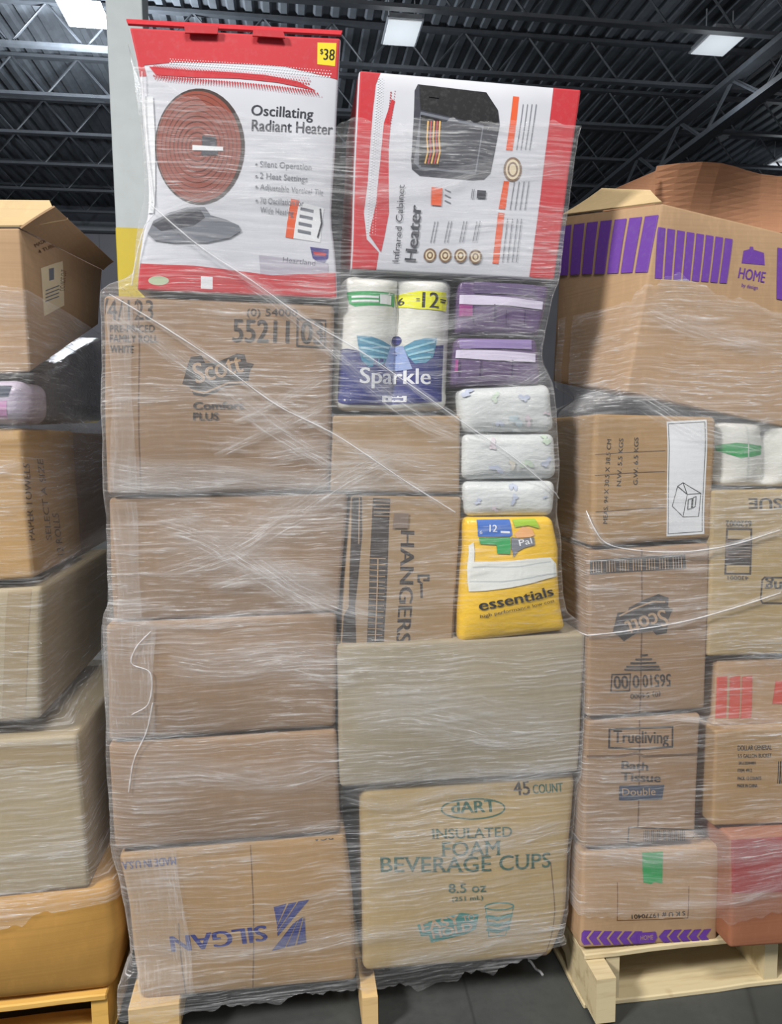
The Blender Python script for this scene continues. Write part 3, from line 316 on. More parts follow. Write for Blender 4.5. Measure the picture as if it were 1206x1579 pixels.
   {"p":"heater_picture","k":"line","m":"copper_dark","f":"F","w":0.0015,"x":[[0.1522,0.3078],[0.1521,0.3014],[0.1511,0.2951],[0.1493,0.289],[0.1466,0.2832],[0.1432,0.278],[0.1391,0.2734],[0.1345,0.2695],[0.1294,0.2665],[0.1239,0.2645],[0.1183,0.2634],[0.1127,0.2633],[0.1071,0.2642],[0.1018,0.2661],[0.0969,0.2689],[0.0924,0.2726],[0.0886,0.2771],[0.0855,0.2822],[0.0832,0.2878],[0.0817,0.2939],[0.0811,0.3002],[0.0814,0.3066],[0.0825,0.3129],[0.0844,0.319],[0.0872,0.3247],[0.0906,0.3299],[0.0948,0.3344],[0.0995,0.3383],[0.1046,0.3412],[0.11,0.3433],[0.1155,0.3444],[0.121,0.3445],[0.1263,0.3436],[0.1315,0.3417],[0.1362,0.3389],[0.1405,0.3352],[0.1442,0.3308],[0.1474,0.3257],[0.1498,0.3201],[0.1514,0.3141],[0.1522,0.3078]]},
   {"p":"heater_picture","k":"line","m":"copper_dark","f":"F","w":0.0015,"x":[[0.1429,0.3068],[0.1428,0.3022],[0.1421,0.2976],[0.1407,0.2931],[0.1388,0.289],[0.1362,0.2852],[0.1332,0.2818],[0.1298,0.279],[0.126,0.2769],[0.122,0.2753],[0.1178,0.2745],[0.1137,0.2745],[0.1096,0.2751],[0.1057,0.2765],[0.102,0.2785],[0.0988,0.2812],[0.096,0.2844],[0.0937,0.2881],[0.0919,0.2922],[0.0908,0.2966],[0.0904,0.3012],[0.0905,0.3058],[0.0913,0.3104],[0.0928,0.3148],[0.0948,0.319],[0.0973,0.3227],[0.1003,0.3261],[0.1037,0.3288],[0.1075,0.331],[0.1114,0.3325],[0.1155,0.3333],[0.1196,0.3334],[0.1236,0.3327],[0.1274,0.3314],[0.131,0.3294],[0.1342,0.3267],[0.1371,0.3235],[0.1394,0.3198],[0.1412,0.3157],[0.1424,0.3113],[0.1429,0.3068]]},
   {"p":"heater_picture","k":"line","m":"copper_dark","f":"F","w":0.0015,"x":[[0.1337,0.3058],[0.1336,0.3029],[0.1331,0.3001],[0.1322,0.2973],[0.1309,0.2947],[0.1293,0.2923],[0.1273,0.2903],[0.1251,0.2885],[0.1226,0.2872],[0.12,0.2862],[0.1174,0.2857],[0.1147,0.2856],[0.112,0.286],[0.1095,0.2869],[0.1072,0.2881],[0.1051,0.2898],[0.1032,0.2918],[0.1017,0.2941],[0.1006,0.2966],[0.0999,0.2993],[0.0996,0.3022],[0.0997,0.305],[0.1002,0.3079],[0.1011,0.3106],[0.1024,0.3132],[0.1041,0.3156],[0.106,0.3177],[0.1083,0.3194],[0.1107,0.3208],[0.1132,0.3217],[0.1159,0.3222],[0.1185,0.3223],[0.1211,0.3219],[0.1236,0.3211],[0.126,0.3198],[0.1281,0.3182],[0.1299,0.3162],[0.1314,0.3139],[0.1326,0.3113],[0.1333,0.3086],[0.1337,0.3058]]},
   {"p":"heater_picture","k":"poly","m":"charcoal","f":"F","x":[[0.129,0.3258],[0.1597,0.3245],[0.1649,0.2874],[0.1263,0.2858]]},
   {"p":"heater_picture","k":"poly","m":"white_ink","f":"F","x":[[0.1064,0.3062],[0.177,0.3039],[0.1769,0.296],[0.106,0.2955]]},
   {"p":"heater_picture","k":"poly","m":"white_ink","f":"F","x":[[-0.0351,0.3998],[0.026,0.4026],[0.0137,0.1628],[-0.0419,0.1604]]},
   {"p":"heater_picture","k":"poly","m":"ink_grey","f":"F","x":[[0.0123,0.1188],[0.0181,0.1465],[0.0493,0.1643],[0.0908,0.1769],[0.1333,0.1787],[0.1463,0.1629],[0.1838,0.155],[0.2135,0.144],[0.2187,0.1333],[0.1946,0.1186],[0.1443,0.1068],[0.0729,0.1023],[0.0299,0.1059]]},
   {"p":"heater_picture","k":"poly","m":"charcoal","f":"F","x":[[0.0173,0.1383],[0.0505,0.1589],[0.0912,0.1701],[0.1245,0.1715],[0.135,0.157],[0.1109,0.1396],[0.0407,0.1256]]},
   {"p":"lettering","k":"text","m":"charcoal","f":"F","s":"Oscillating","x":[[0.2402,0.3717],[0.3803,0.3725]],"h":[0.0014,0.0211],"b":0.015,"sf":0},
   {"p":"lettering","k":"text","m":"charcoal","f":"F","s":"Radiant Heater","x":[[0.2411,0.34],[0.4269,0.344]],"h":[0.001,0.0225],"b":0.015,"sf":0},
   {"p":"lettering","k":"text","m":"ink_grey","f":"F","s":"Silent Operation","x":[[0.2611,0.2661],[0.381,0.2671]],"h":[0.0004,0.0121],"b":0,"sf":0},
   {"p":"lettering","k":"text","m":"ink_grey","f":"F","s":"2 Heat Settings","x":[[0.2615,0.242],[0.3731,0.2412]],"h":[0.0006,0.0121],"b":0,"sf":0},
   {"p":"lettering","k":"text","m":"ink_grey","f":"F","s":"Adjustable Vertical Tilt","x":[[0.2618,0.2191],[0.4124,0.2158]],"h":[0.0008,0.0121],"b":0,"sf":0},
   {"p":"lettering","k":"text","m":"ink_grey","f":"F","s":"70 Oscillation for","x":[[0.2623,0.1908],[0.3661,0.1909]],"h":[0.0004,0.0121],"b":0,"sf":0},
   {"p":"lettering","k":"text","m":"ink_grey","f":"F","s":"Wide Heating","x":[[0.263,0.1718],[0.3413,0.1696]],"h":[0.0007,0.0122],"b":0,"sf":0},
   {"p":"lettering","k":"poly","m":"ink_grey","f":"F","x":[[0.2562,0.2699],[0.2562,0.2696],[0.2561,0.2692],[0.2559,0.2688],[0.2557,0.2685],[0.2554,0.2682],[0.2551,0.2679],[0.2547,0.2677],[0.2543,0.2676],[0.2539,0.2675],[0.2535,0.2674],[0.2531,0.2674],[0.2527,0.2675],[0.2523,0.2676],[0.2519,0.2678],[0.2516,0.268],[0.2513,0.2683],[0.2511,0.2686],[0.2509,0.269],[0.2508,0.2693],[0.2507,0.2697],[0.2508,0.2701],[0.2509,0.2705],[0.251,0.2708],[0.2513,0.2712],[0.2515,0.2715],[0.2519,0.2717],[0.2522,0.2719],[0.2526,0.2721],[0.253,0.2722],[0.2534,0.2722],[0.2539,0.2722],[0.2543,0.2722],[0.2547,0.272],[0.2551,0.2718],[0.2554,0.2716],[0.2557,0.2713],[0.2559,0.271],[0.2561,0.2707],[0.2562,0.2703]]},
   {"p":"lettering","k":"poly","m":"ink_grey","f":"F","x":[[0.2565,0.2458],[0.2565,0.2454],[0.2564,0.2451],[0.2562,0.2447],[0.256,0.2444],[0.2557,0.2441],[0.2554,0.2438],[0.255,0.2436],[0.2546,0.2434],[0.2542,0.2433],[0.2538,0.2433],[0.2534,0.2433],[0.2529,0.2434],[0.2525,0.2435],[0.2522,0.2437],[0.2518,0.2439],[0.2516,0.2442],[0.2513,0.2445],[0.2512,0.2448],[0.251,0.2452],[0.251,0.2456],[0.251,0.246],[0.2511,0.2463],[0.2513,0.2467],[0.2515,0.247],[0.2518,0.2473],[0.2521,0.2476],[0.2525,0.2478],[0.2529,0.248],[0.2533,0.2481],[0.2537,0.2481],[0.2542,0.2481],[0.2546,0.248],[0.255,0.2479],[0.2554,0.2477],[0.2557,0.2475],[0.256,0.2472],[0.2562,0.2469],[0.2564,0.2466],[0.2565,0.2462]]},
   {"p":"lettering","k":"poly","m":"ink_grey","f":"F","x":[[0.2568,0.2243],[0.2568,0.2239],[0.2567,0.2235],[0.2565,0.2232],[0.2563,0.2229],[0.256,0.2226],[0.2557,0.2223],[0.2553,0.2221],[0.2549,0.2219],[0.2545,0.2218],[0.2541,0.2218],[0.2536,0.2218],[0.2532,0.2218],[0.2528,0.222],[0.2524,0.2222],[0.2521,0.2224],[0.2518,0.2227],[0.2516,0.223],[0.2514,0.2233],[0.2513,0.2237],[0.2512,0.2241],[0.2513,0.2245],[0.2514,0.2248],[0.2515,0.2252],[0.2518,0.2255],[0.252,0.2258],[0.2524,0.2261],[0.2527,0.2263],[0.2531,0.2265],[0.2536,0.2266],[0.254,0.2266],[0.2544,0.2266],[0.2549,0.2265],[0.2553,0.2264],[0.2556,0.2262],[0.256,0.226],[0.2563,0.2257],[0.2565,0.2254],[0.2567,0.225],[0.2568,0.2247]]},
   {"p":"lettering","k":"poly","m":"ink_grey","f":"F","x":[[0.2572,0.196],[0.2572,0.1956],[0.2571,0.1952],[0.2569,0.1949],[0.2567,0.1945],[0.2564,0.1942],[0.2561,0.194],[0.2557,0.1938],[0.2553,0.1936],[0.2549,0.1935],[0.2545,0.1934],[0.254,0.1934],[0.2536,0.1935],[0.2532,0.1936],[0.2528,0.1938],[0.2525,0.1941],[0.2522,0.1943],[0.2519,0.1947],[0.2518,0.195],[0.2516,0.1954],[0.2516,0.1958],[0.2516,0.1961],[0.2517,0.1965],[0.2519,0.1969],[0.2521,0.1972],[0.2524,0.1975],[0.2527,0.1978],[0.2531,0.198],[0.2535,0.1981],[0.2539,0.1982],[0.2543,0.1983],[0.2548,0.1983],[0.2552,0.1982],[0.2556,0.1981],[0.256,0.1979],[0.2563,0.1977],[0.2566,0.1974],[0.2569,0.1971],[0.257,0.1967],[0.2571,0.1964]]},
   {"p":"price_tag","k":"poly","m":"white_ink","f":"F","x":[[0.3341,0.2032],[0.417,0.1902],[0.4024,0.1192],[0.321,0.1253]]},
   {"p":"price_tag","k":"poly","m":"orange_ink","f":"F","x":[[0.3356,0.2046],[0.3562,0.2027],[0.339,0.1233],[0.321,0.1253]]},
   {"p":"price_tag","k":"line","m":"ink_grey","f":"F","w":0.0062,"x":[[0.3615,0.1853],[0.3885,0.1823]]},
   {"p":"price_tag","k":"line","m":"ink_grey","f":"F","w":0.0062,"x":[[0.3594,0.1703],[0.3864,0.1673]]},
   {"p":"price_tag","k":"line","m":"ink_grey","f":"F","w":0.0062,"x":[[0.3565,0.1553],[0.3829,0.1523]]},
   {"p":"price_tag","k":"line","m":"ink_grey","f":"F","w":0.0062,"x":[[0.3531,0.1402],[0.379,0.1372]]},
   {"p":"price_tag","k":"line","m":"charcoal","f":"F","w":0.0039,"x":[[0.4075,0.1872],[0.4104,0.1588],[0.3975,0.1298]]},
   {"p":"price_label","k":"poly","m":"yellow_label","f":"F","x":[[0.3856,0.5289],[0.4257,0.5296],[0.425,0.4826],[0.3865,0.4847]]},
   {"p":"price_label/lettering#40","k":"text","m":"ink","f":"F","s":"38","x":[[0.399,0.4944],[0.4231,0.4942]],"h":[0.0007,0.0222],"b":0.018,"sf":0},
   {"p":"price_label/lettering#41","k":"text","m":"ink","f":"F","s":"$","x":[[0.3916,0.5058],[0.3986,0.5061]],"h":[-0.0002,0.0104],"b":0.018,"sf":0},
   {"p":"badge#a","k":"poly","m":"badge_blue","f":"F","x":[[0.3774,0.1086],[0.421,0.1063],[0.4179,0.0884],[0.4079,0.0757],[0.3932,0.0778],[0.3819,0.0856]]},
   {"p":"badge#a","k":"poly","m":"red_ink","f":"F","x":[[0.3843,0.0993],[0.4142,0.0978],[0.4121,0.0909],[0.3853,0.0925]]},
   {"p":"red_band#b","k":"poly","m":"red_ink","f":"F","x":[[0.0041,0.0566],[0.1193,0.0577],[0.2042,0.0518],[0.2902,0.0446],[0.3774,0.0511],[0.435,0.0577],[0.4363,-0.0002],[0.2139,-0.0016],[-0.0,-0.0002]]},
   {"p":"badge#b","k":"poly","m":"panel_ink","f":"F","x":[[0.2597,0.0858],[0.4169,0.0761],[0.4138,0.0375],[0.2643,0.0434]]},
   {"p":"badge#b/lettering#46","k":"text","m":"ink_grey","f":"F","s":"Heartland","x":[[0.3135,0.0731],[0.3867,0.0693]],"h":[0.0015,0.0109],"b":0,"sf":0},
   {"p":"badge#c","k":"poly","m":"white_ink","f":"F","x":[[0.1342,0.0363],[0.1594,0.036],[0.1603,0.0098],[0.1352,0.0101]]},
   {"p":"badge#d","k":"poly","m":"green_pale","f":"F","x":[[0.0668,0.0236],[0.0666,0.0221],[0.0658,0.0205],[0.0646,0.0191],[0.0629,0.0177],[0.0607,0.0165],[0.0581,0.0154],[0.0553,0.0144],[0.0521,0.0137],[0.0488,0.0132],[0.0454,0.0129],[0.042,0.0129],[0.0386,0.0131],[0.0354,0.0135],[0.0325,0.0142],[0.0298,0.015],[0.0275,0.0161],[0.0256,0.0173],[0.0242,0.0186],[0.0233,0.0201],[0.023,0.0216],[0.0231,0.0231],[0.0238,0.0246],[0.0251,0.0261],[0.0268,0.0274],[0.0289,0.0287],[0.0315,0.0298],[0.0343,0.0307],[0.0375,0.0314],[0.0408,0.0319],[0.0442,0.0322],[0.0477,0.0323],[0.051,0.0321],[0.0543,0.0316],[0.0572,0.031],[0.0599,0.0301],[0.0622,0.0291],[0.0641,0.0278],[0.0655,0.0265],[0.0664,0.0251]]},
 ]),
 'heater2': ({"name":"heater_carton","label":"red and white carton lying sideways, picturing a dark cabinet heater","cat":"box","c":[[0.0209,-0.01,1.8296],[0.4937,-0.01,1.8171],[0.5523,-0.01,2.2399],[0.0458,-0.01,2.2515],[0.0209,0.35,1.8296],[0.4937,0.35,1.8171],[0.5523,0.35,2.2399],[0.0458,0.35,2.2515]],"mat":"box_white","r":0.006,"bulge":0.006,"group":None,"rolls":0,"dip":0.0,"wob":0.003,"n":12}, [
   {"p":"red_band","k":"poly","m":"red_ink","f":"F","x":[[0.0001,0.4263],[0.0459,0.4247],[0.0365,0.3972],[0.0324,0.3368],[0.0312,0.2669],[0.0301,0.1917],[0.0235,0.125],[0.0314,0.0683],[0.0608,0.041],[0.0581,-0.0001],[-0.0031,-0.0045],[-0.0028,0.2177]]},
   {"p":"red_band","k":"poly","m":"red_ink","f":"F","x":[[0.0712,0.3677],[0.0786,0.3636],[0.0716,0.3212],[0.0713,0.2603],[0.0753,0.1945],[0.0793,0.1282],[0.0659,0.0413],[0.0359,0.0781],[0.0498,0.1455],[0.0549,0.231],[0.0575,0.3155]]},
   {"p":"red_band","k":"dots","m":"white_ink","f":"F","x":[[0.0422,0.4101,0.0019],[0.042,0.4044,0.0019],[0.0418,0.3986,0.0019],[0.0416,0.3928,0.0019],[0.0415,0.3871,0.0019],[0.0413,0.3813,0.0019],[0.0411,0.3755,0.0019],[0.0409,0.3698,0.0019],[0.0408,0.364,0.0019],[0.0406,0.3582,0.0019],[0.0404,0.3524,0.0019],[0.0402,0.3466,0.0019],[0.04,0.3408,0.0019],[0.0399,0.335,0.0019],[0.0397,0.3292,0.0019],[0.0395,0.3234,0.0019],[0.0393,0.3176,0.0019],[0.0391,0.3118,0.0019],[0.039,0.306,0.0019],[0.0388,0.3002,0.0019],[0.0386,0.2944,0.0019],[0.0384,0.2885,0.0019],[0.0382,0.2827,0.0019],[0.038,0.2769,0.0019],[0.0379,0.271,0.0019],[0.0377,0.2652,0.0019],[0.0375,0.2594,0.0019],[0.0373,0.2535,0.0019],[0.0371,0.2477,0.0019],[0.0369,0.2418,0.0019],[0.0367,0.2359,0.0019],[0.0366,0.2301,0.0019],[0.0364,0.2242,0.0019],[0.0362,0.2183,0.0019],[0.036,0.2125,0.0019],[0.0358,0.2066,0.0019],[0.0356,0.2007,0.0019],[0.0354,0.1948,0.0019],[0.0352,0.1889,0.0019],[0.035,0.183,0.0019],[0.0348,0.1771,0.0019],[0.0346,0.1712,0.0019],[0.0345,0.1653,0.0019],[0.0343,0.1594,0.0019],[0.0341,0.1535,0.0019],[0.0339,0.1476,0.0019],[0.0337,0.1417,0.0019],[0.0335,0.1358,0.0019],[0.0333,0.1298,0.0019],[0.0331,0.1239,0.0019],[0.0329,0.118,0.0019],[0.0327,0.112,0.0019],[0.0325,0.1061,0.0019],[0.0323,0.1001,0.0019],[0.0321,0.0942,0.0019],[0.0319,0.0882,0.0019],[0.0317,0.0823,0.0019],[0.0456,0.4075,0.0015],[0.0455,0.4018,0.0015],[0.0454,0.396,0.0015],[0.0452,0.3903,0.0015],[0.0451,0.3845,0.0015],[0.045,0.3787,0.0015],[0.0448,0.373,0.0015],[0.0447,0.3672,0.0015],[0.0446,0.3614,0.0015],[0.0444,0.3556,0.0015],[0.0443,0.3498,0.0015],[0.0442,0.344,0.0015],[0.044,0.3383,0.0015],[0.0439,0.3325,0.0015],[0.0438,0.3267,0.0015],[0.0436,0.3209,0.0015],[0.0435,0.315,0.0015],[0.0434,0.3092,0.0015],[0.0432,0.3034,0.0015],[0.0431,0.2976,0.0015],[0.043,0.2918,0.0015],[0.0428,0.286,0.0015],[0.0427,0.2801,0.0015],[0.0426,0.2743,0.0015],[0.0424,0.2685,0.0015],[0.0423,0.2626,0.0015],[0.0421,0.2568,0.0015],[0.042,0.2509,0.0015],[0.0419,0.2451,0.0015],[0.0417,0.2392,0.0015],[0.0416,0.2333,0.0015],[0.0415,0.2275,0.0015],[0.0413,0.2216,0.0015],[0.0412,0.2157,0.0015],[0.041,0.2099,0.0015],[0.0409,0.204,0.0015],[0.0408,0.1981,0.0015],[0.0406,0.1922,0.0015],[0.0405,0.1863,0.0015],[0.0403,0.1804,0.0015],[0.0402,0.1745,0.0015],[0.04,0.1686,0.0015],[0.0399,0.1627,0.0015],[0.0398,0.1568,0.0015],[0.0396,0.1509,0.0015],[0.0395,0.145,0.0015],[0.0393,0.1391,0.0015],[0.0392,0.1331,0.0015],[0.039,0.1272,0.0015],[0.0389,0.1213,0.0015],[0.0387,0.1153,0.0015],[0.0386,0.1094,0.0015],[0.0384,0.1035,0.0015],[0.0383,0.0975,0.0015],[0.0382,0.0916,0.0015],[0.038,0.0856,0.0015],[0.0379,0.0796,0.0015],[0.0492,0.4107,0.0012],[0.0491,0.4049,0.0012],[0.049,0.3992,0.0012],[0.0489,0.3934,0.0012],[0.0489,0.3877,0.0012],[0.0488,0.3819,0.0012],[0.0487,0.3761,0.0012],[0.0486,0.3704,0.0012],[0.0485,0.3646,0.0012],[0.0484,0.3588,0.0012],[0.0484,0.353,0.0012],[0.0483,0.3473,0.0012],[0.0482,0.3415,0.0012],[0.0481,0.3357,0.0012],[0.048,0.3299,0.0012],[0.0479,0.3241,0.0012],[0.0478,0.3183,0.0012],[0.0477,0.3125,0.0012],[0.0477,0.3067,0.0012],[0.0476,0.3008,0.0012],[0.0475,0.295,0.0012],[0.0474,0.2892,0.0012],[0.0473,0.2834,0.0012],[0.0472,0.2775,0.0012],[0.0471,0.2717,0.0012],[0.047,0.2659,0.0012],[0.047,0.26,0.0012],[0.0469,0.2542,0.0012],[0.0468,0.2483,0.0012],[0.0467,0.2425,0.0012],[0.0466,0.2366,0.0012],[0.0465,0.2308,0.0012],[0.0464,0.2249,0.0012],[0.0463,0.219,0.0012],[0.0462,0.2131,0.0012],[0.0461,0.2073,0.0012],[0.0461,0.2014,0.0012],[0.046,0.1955,0.0012],[0.0459,0.1896,0.0012],[0.0458,0.1837,0.0012],[0.0457,0.1778,0.0012],[0.0456,0.1719,0.0012],[0.0455,0.166,0.0012],[0.0454,0.1601,0.0012],[0.0453,0.1542,0.0012],[0.0452,0.1483,0.0012],[0.0451,0.1424,0.0012],[0.045,0.1364,0.0012],[0.0449,0.1305,0.0012],[0.0448,0.1246,0.0012],[0.0447,0.1187,0.0012],[0.0447,0.1127,0.0012],[0.0446,0.1068,0.0012],[0.0445,0.1008,0.0012],[0.0444,0.0949,0.0012],[0.0443,0.0889,0.0012],[0.0442,0.083,0.0012],[0.0527,0.4081,0.0009],[0.0527,0.4024,0.0009],[0.0526,0.3966,0.0009],[0.0526,0.3909,0.0009],[0.0525,0.3851,0.0009],[0.0525,0.3793,0.0009],[0.0525,0.3736,0.0009],[0.0524,0.3678,0.0009],[0.0524,0.362,0.0009],[0.0524,0.3562,0.0009],[0.0523,0.3505,0.0009],[0.0523,0.3447,0.0009],[0.0522,0.3389,0.0009],[0.0522,0.3331,0.0009],[0.0522,0.3273,0.0009],[0.0521,0.3215,0.0009],[0.0521,0.3157,0.0009],[0.052,0.3099,0.0009],[0.052,0.3041,0.0009],[0.052,0.2983,0.0009],[0.0519,0.2924,0.0009],[0.0519,0.2866,0.0009],[0.0518,0.2808,0.0009],[0.0518,0.2749,0.0009],[0.0518,0.2691,0.0009],[0.0517,0.2633,0.0009],[0.0517,0.2574,0.0009],[0.0516,0.2516,0.0009],[0.0516,0.2457,0.0009],[0.0516,0.2399,0.0009],[0.0515,0.234,0.0009],[0.0515,0.2282,0.0009],[0.0514,0.2223,0.0009],[0.0514,0.2164,0.0009],[0.0513,0.2105,0.0009],[0.0513,0.2047,0.0009],[0.0513,0.1988,0.0009],[0.0512,0.1929,0.0009],[0.0512,0.187,0.0009],[0.0511,0.1811,0.0009],[0.0511,0.1752,0.0009],[0.051,0.1693,0.0009],[0.051,0.1634,0.0009],[0.051,0.1575,0.0009],[0.0509,0.1516,0.0009],[0.0509,0.1457,0.0009],[0.0508,0.1398,0.0009],[0.0508,0.1338,0.0009],[0.0507,0.1279,0.0009],[0.0507,0.122,0.0009],[0.0507,0.116,0.0009],[0.0506,0.1101,0.0009],[0.0506,0.1041,0.0009],[0.0505,0.0982,0.0009],[0.0505,0.0922,0.0009],[0.0504,0.0863,0.0009],[0.0504,0.0803,0.0009]]},
   {"p":"red_band","k":"dots","m":"red_ink","f":"F","x":[[0.0777,0.3853,0.0013],[0.0773,0.3796,0.0013],[0.0769,0.3739,0.0013],[0.0764,0.3682,0.0013],[0.076,0.3624,0.0013],[0.0755,0.3567,0.0013],[0.0751,0.3509,0.0013],[0.0747,0.3452,0.0013],[0.0742,0.3394,0.0013],[0.0738,0.3337,0.0013],[0.0733,0.3279,0.0013],[0.0729,0.3222,0.0013],[0.0724,0.3164,0.0013],[0.072,0.3107,0.0013],[0.0715,0.3049,0.0013],[0.0711,0.2991,0.0013],[0.0706,0.2933,0.0013],[0.0702,0.2876,0.0013],[0.0697,0.2818,0.0013],[0.0693,0.276,0.0013],[0.0688,0.2702,0.0013],[0.0684,0.2644,0.0013],[0.0693,0.3818,0.0021],[0.0689,0.3761,0.0021],[0.0686,0.3704,0.0021],[0.0682,0.3647,0.0021],[0.0679,0.3589,0.0021],[0.0675,0.3532,0.0021],[0.0671,0.3475,0.0021],[0.0668,0.3417,0.0021],[0.0664,0.336,0.0021],[0.066,0.3302,0.0021],[0.0657,0.3245,0.0021],[0.0653,0.3187,0.0021],[0.0649,0.313,0.0021],[0.0646,0.3072,0.0021],[0.0642,0.3015,0.0021],[0.0638,0.2957,0.0021],[0.0635,0.2899,0.0021],[0.0631,0.2842,0.0021],[0.0627,0.2784,0.0021],[0.0623,0.2726,0.0021],[0.062,0.2668,0.0021],[0.0616,0.2611,0.0021]]},
   {"p":"red_band#b","k":"poly","m":"red_ink","f":"F","x":[[0.4251,0.4255],[0.4923,0.4253],[0.4968,0.192],[0.4893,-0.0072],[0.4259,0.0049],[0.427,0.1877]]},
   {"p":"heater_picture","k":"poly","m":"charcoal","f":"F","x":[[0.1261,0.4046],[0.2766,0.4006],[0.3051,0.3649],[0.312,0.3345],[0.3039,0.226],[0.2902,0.2107],[0.264,0.2076],[0.1429,0.2084],[0.1245,0.2214],[0.1217,0.2402],[0.1209,0.3202],[0.1199,0.3902]]},
   {"p":"heater_picture","k":"poly","m":"black_ink","f":"F","x":[[0.1285,0.4039],[0.2767,0.3996],[0.3036,0.3648],[0.31,0.3344],[0.2763,0.3318],[0.1348,0.3494]]},
   {"p":"heater_picture","k":"poly","m":"ink_grey","f":"F","x":[[0.1351,0.3457],[0.2765,0.3295],[0.2702,0.2214],[0.1418,0.2226],[0.1269,0.2358]]},
   {"p":"heater_picture","k":"poly","m":"charcoal","f":"F","x":[[0.139,0.3394],[0.2731,0.3245],[0.2671,0.227],[0.1439,0.2275]]},
   {"p":"heater_picture","k":"poly","m":"black_ink","f":"F","x":[[0.1356,0.3391],[0.1824,0.3319],[0.1836,0.2301],[0.1386,0.2319]]},
   {"p":"heater_picture","k":"line","m":"flame","f":"F","w":0.0034,"x":[[0.1526,0.3263],[0.1525,0.2896],[0.1566,0.2615],[0.1526,0.2366]]},
   {"p":"heater_picture","k":"line","m":"red_ink","f":"F","w":0.0034,"x":[[0.1594,0.3269],[0.1593,0.2901],[0.1635,0.262],[0.1596,0.2371]]},
   {"p":"heater_picture","k":"line","m":"flame","f":"F","w":0.0034,"x":[[0.1662,0.3274],[0.1662,0.2906],[0.1704,0.2625],[0.1665,0.2375]]},
   {"p":"heater_picture","k":"line","m":"red_ink","f":"F","w":0.0034,"x":[[0.173,0.3279],[0.173,0.2911],[0.1773,0.263],[0.1734,0.238]]},
   {"p":"heater_picture","k":"line","m":"flame","f":"F","w":0.0034,"x":[[0.1788,0.3283],[0.1789,0.2915],[0.1833,0.2634],[0.1794,0.2384]]},
   {"p":"heater_picture","k":"poly","m":"black_ink","f":"F","x":[[0.1513,0.3881],[0.1739,0.388],[0.1738,0.3782],[0.151,0.3787]]},
   {"p":"heading_strip#825","k":"poly","m":"orange_ink","f":"F","x":[[0.3362,0.3973],[0.3497,0.397],[0.3477,0.2796],[0.3324,0.2795]]},
   {"p":"heading_strip#782","k":"poly","m":"orange_ink","f":"F","x":[[0.3364,0.2112],[0.3488,0.2111],[0.3481,0.1488],[0.3324,0.1488]]},
   {"p":"heading_strip#758","k":"poly","m":"orange_ink","f":"F","x":[[0.3323,0.1405],[0.3471,0.1399],[0.347,0.0284],[0.3319,0.0292]]},
   {"p":"small_print#6","k":"line","m":"ink_grey","f":"F","w":0.0019,"x":[[0.3606,0.3812],[0.3575,0.2827]]},
   {"p":"small_print#6","k":"line","m":"ink_grey","f":"F","w":0.0019,"x":[[0.3705,0.382],[0.3676,0.2834]]},
   {"p":"small_print#6","k":"line","m":"ink_grey","f":"F","w":0.0019,"x":[[0.3805,0.3828],[0.3778,0.2841]]},
   {"p":"small_print#6","k":"line","m":"ink_grey","f":"F","w":0.0019,"x":[[0.3904,0.3835],[0.3879,0.2848]]},
   {"p":"small_print#7","k":"line","m":"ink_grey","f":"F","w":0.0019,"x":[[0.3613,0.2104],[0.3595,0.1494]]},
   {"p":"small_print#7","k":"line","m":"ink_grey","f":"F","w":0.0019,"x":[[0.3726,0.2111],[0.371,0.1501]]},
   {"p":"small_print#7","k":"line","m":"ink_grey","f":"F","w":0.0019,"x":[[0.384,0.2119],[0.3825,0.1508]]},
   {"p":"small_print#7","k":"line","m":"ink_grey","f":"F","w":0.0019,"x":[[0.3953,0.2126],[0.394,0.1515]]},
   {"p":"small_print#8","k":"line","m":"ink_grey","f":"F","w":0.0019,"x":[[0.356,0.1272],[0.356,0.0338]]},
   {"p":"small_print#8","k":"line","m":"ink_grey","f":"F","w":0.0019,"x":[[0.3675,0.1279],[0.3677,0.0344]]},
   {"p":"small_print#8","k":"line","m":"ink_grey","f":"F","w":0.0019,"x":[[0.379,0.1285],[0.3795,0.035]]},
   {"p":"small_print#8","k":"line","m":"ink_grey","f":"F","w":0.0019,"x":[[0.3885,0.1291],[0.3891,0.0354]]},
   {"p":"seal","k":"line","m":"brown_ink","f":"F","w":0.0062,"x":[[0.3722,0.2388],[0.3725,0.235],[0.3723,0.2313],[0.3716,0.2277],[0.3705,0.2244],[0.369,0.2214],[0.3671,0.2188],[0.3648,0.2167],[0.3623,0.2151],[0.3596,0.214],[0.3568,0.2135],[0.3539,0.2136],[0.3509,0.2143],[0.3481,0.2156],[0.3454,0.2174],[0.3429,0.2197],[0.3407,0.2225],[0.3388,0.2256],[0.3372,0.229],[0.3361,0.2326],[0.3355,0.2363],[0.3352,0.2401],[0.3355,0.2438],[0.3362,0.2473],[0.3373,0.2506],[0.3388,0.2536],[0.3407,0.2562],[0.3429,0.2583],[0.3454,0.26],[0.3481,0.261],[0.3509,0.2615],[0.3538,0.2614],[0.3567,0.2607],[0.3595,0.2595],[0.3622,0.2577],[0.3647,0.2554],[0.3669,0.2526],[0.3688,0.2495],[0.3704,0.2461],[0.3715,0.2425],[0.3722,0.2388]]},
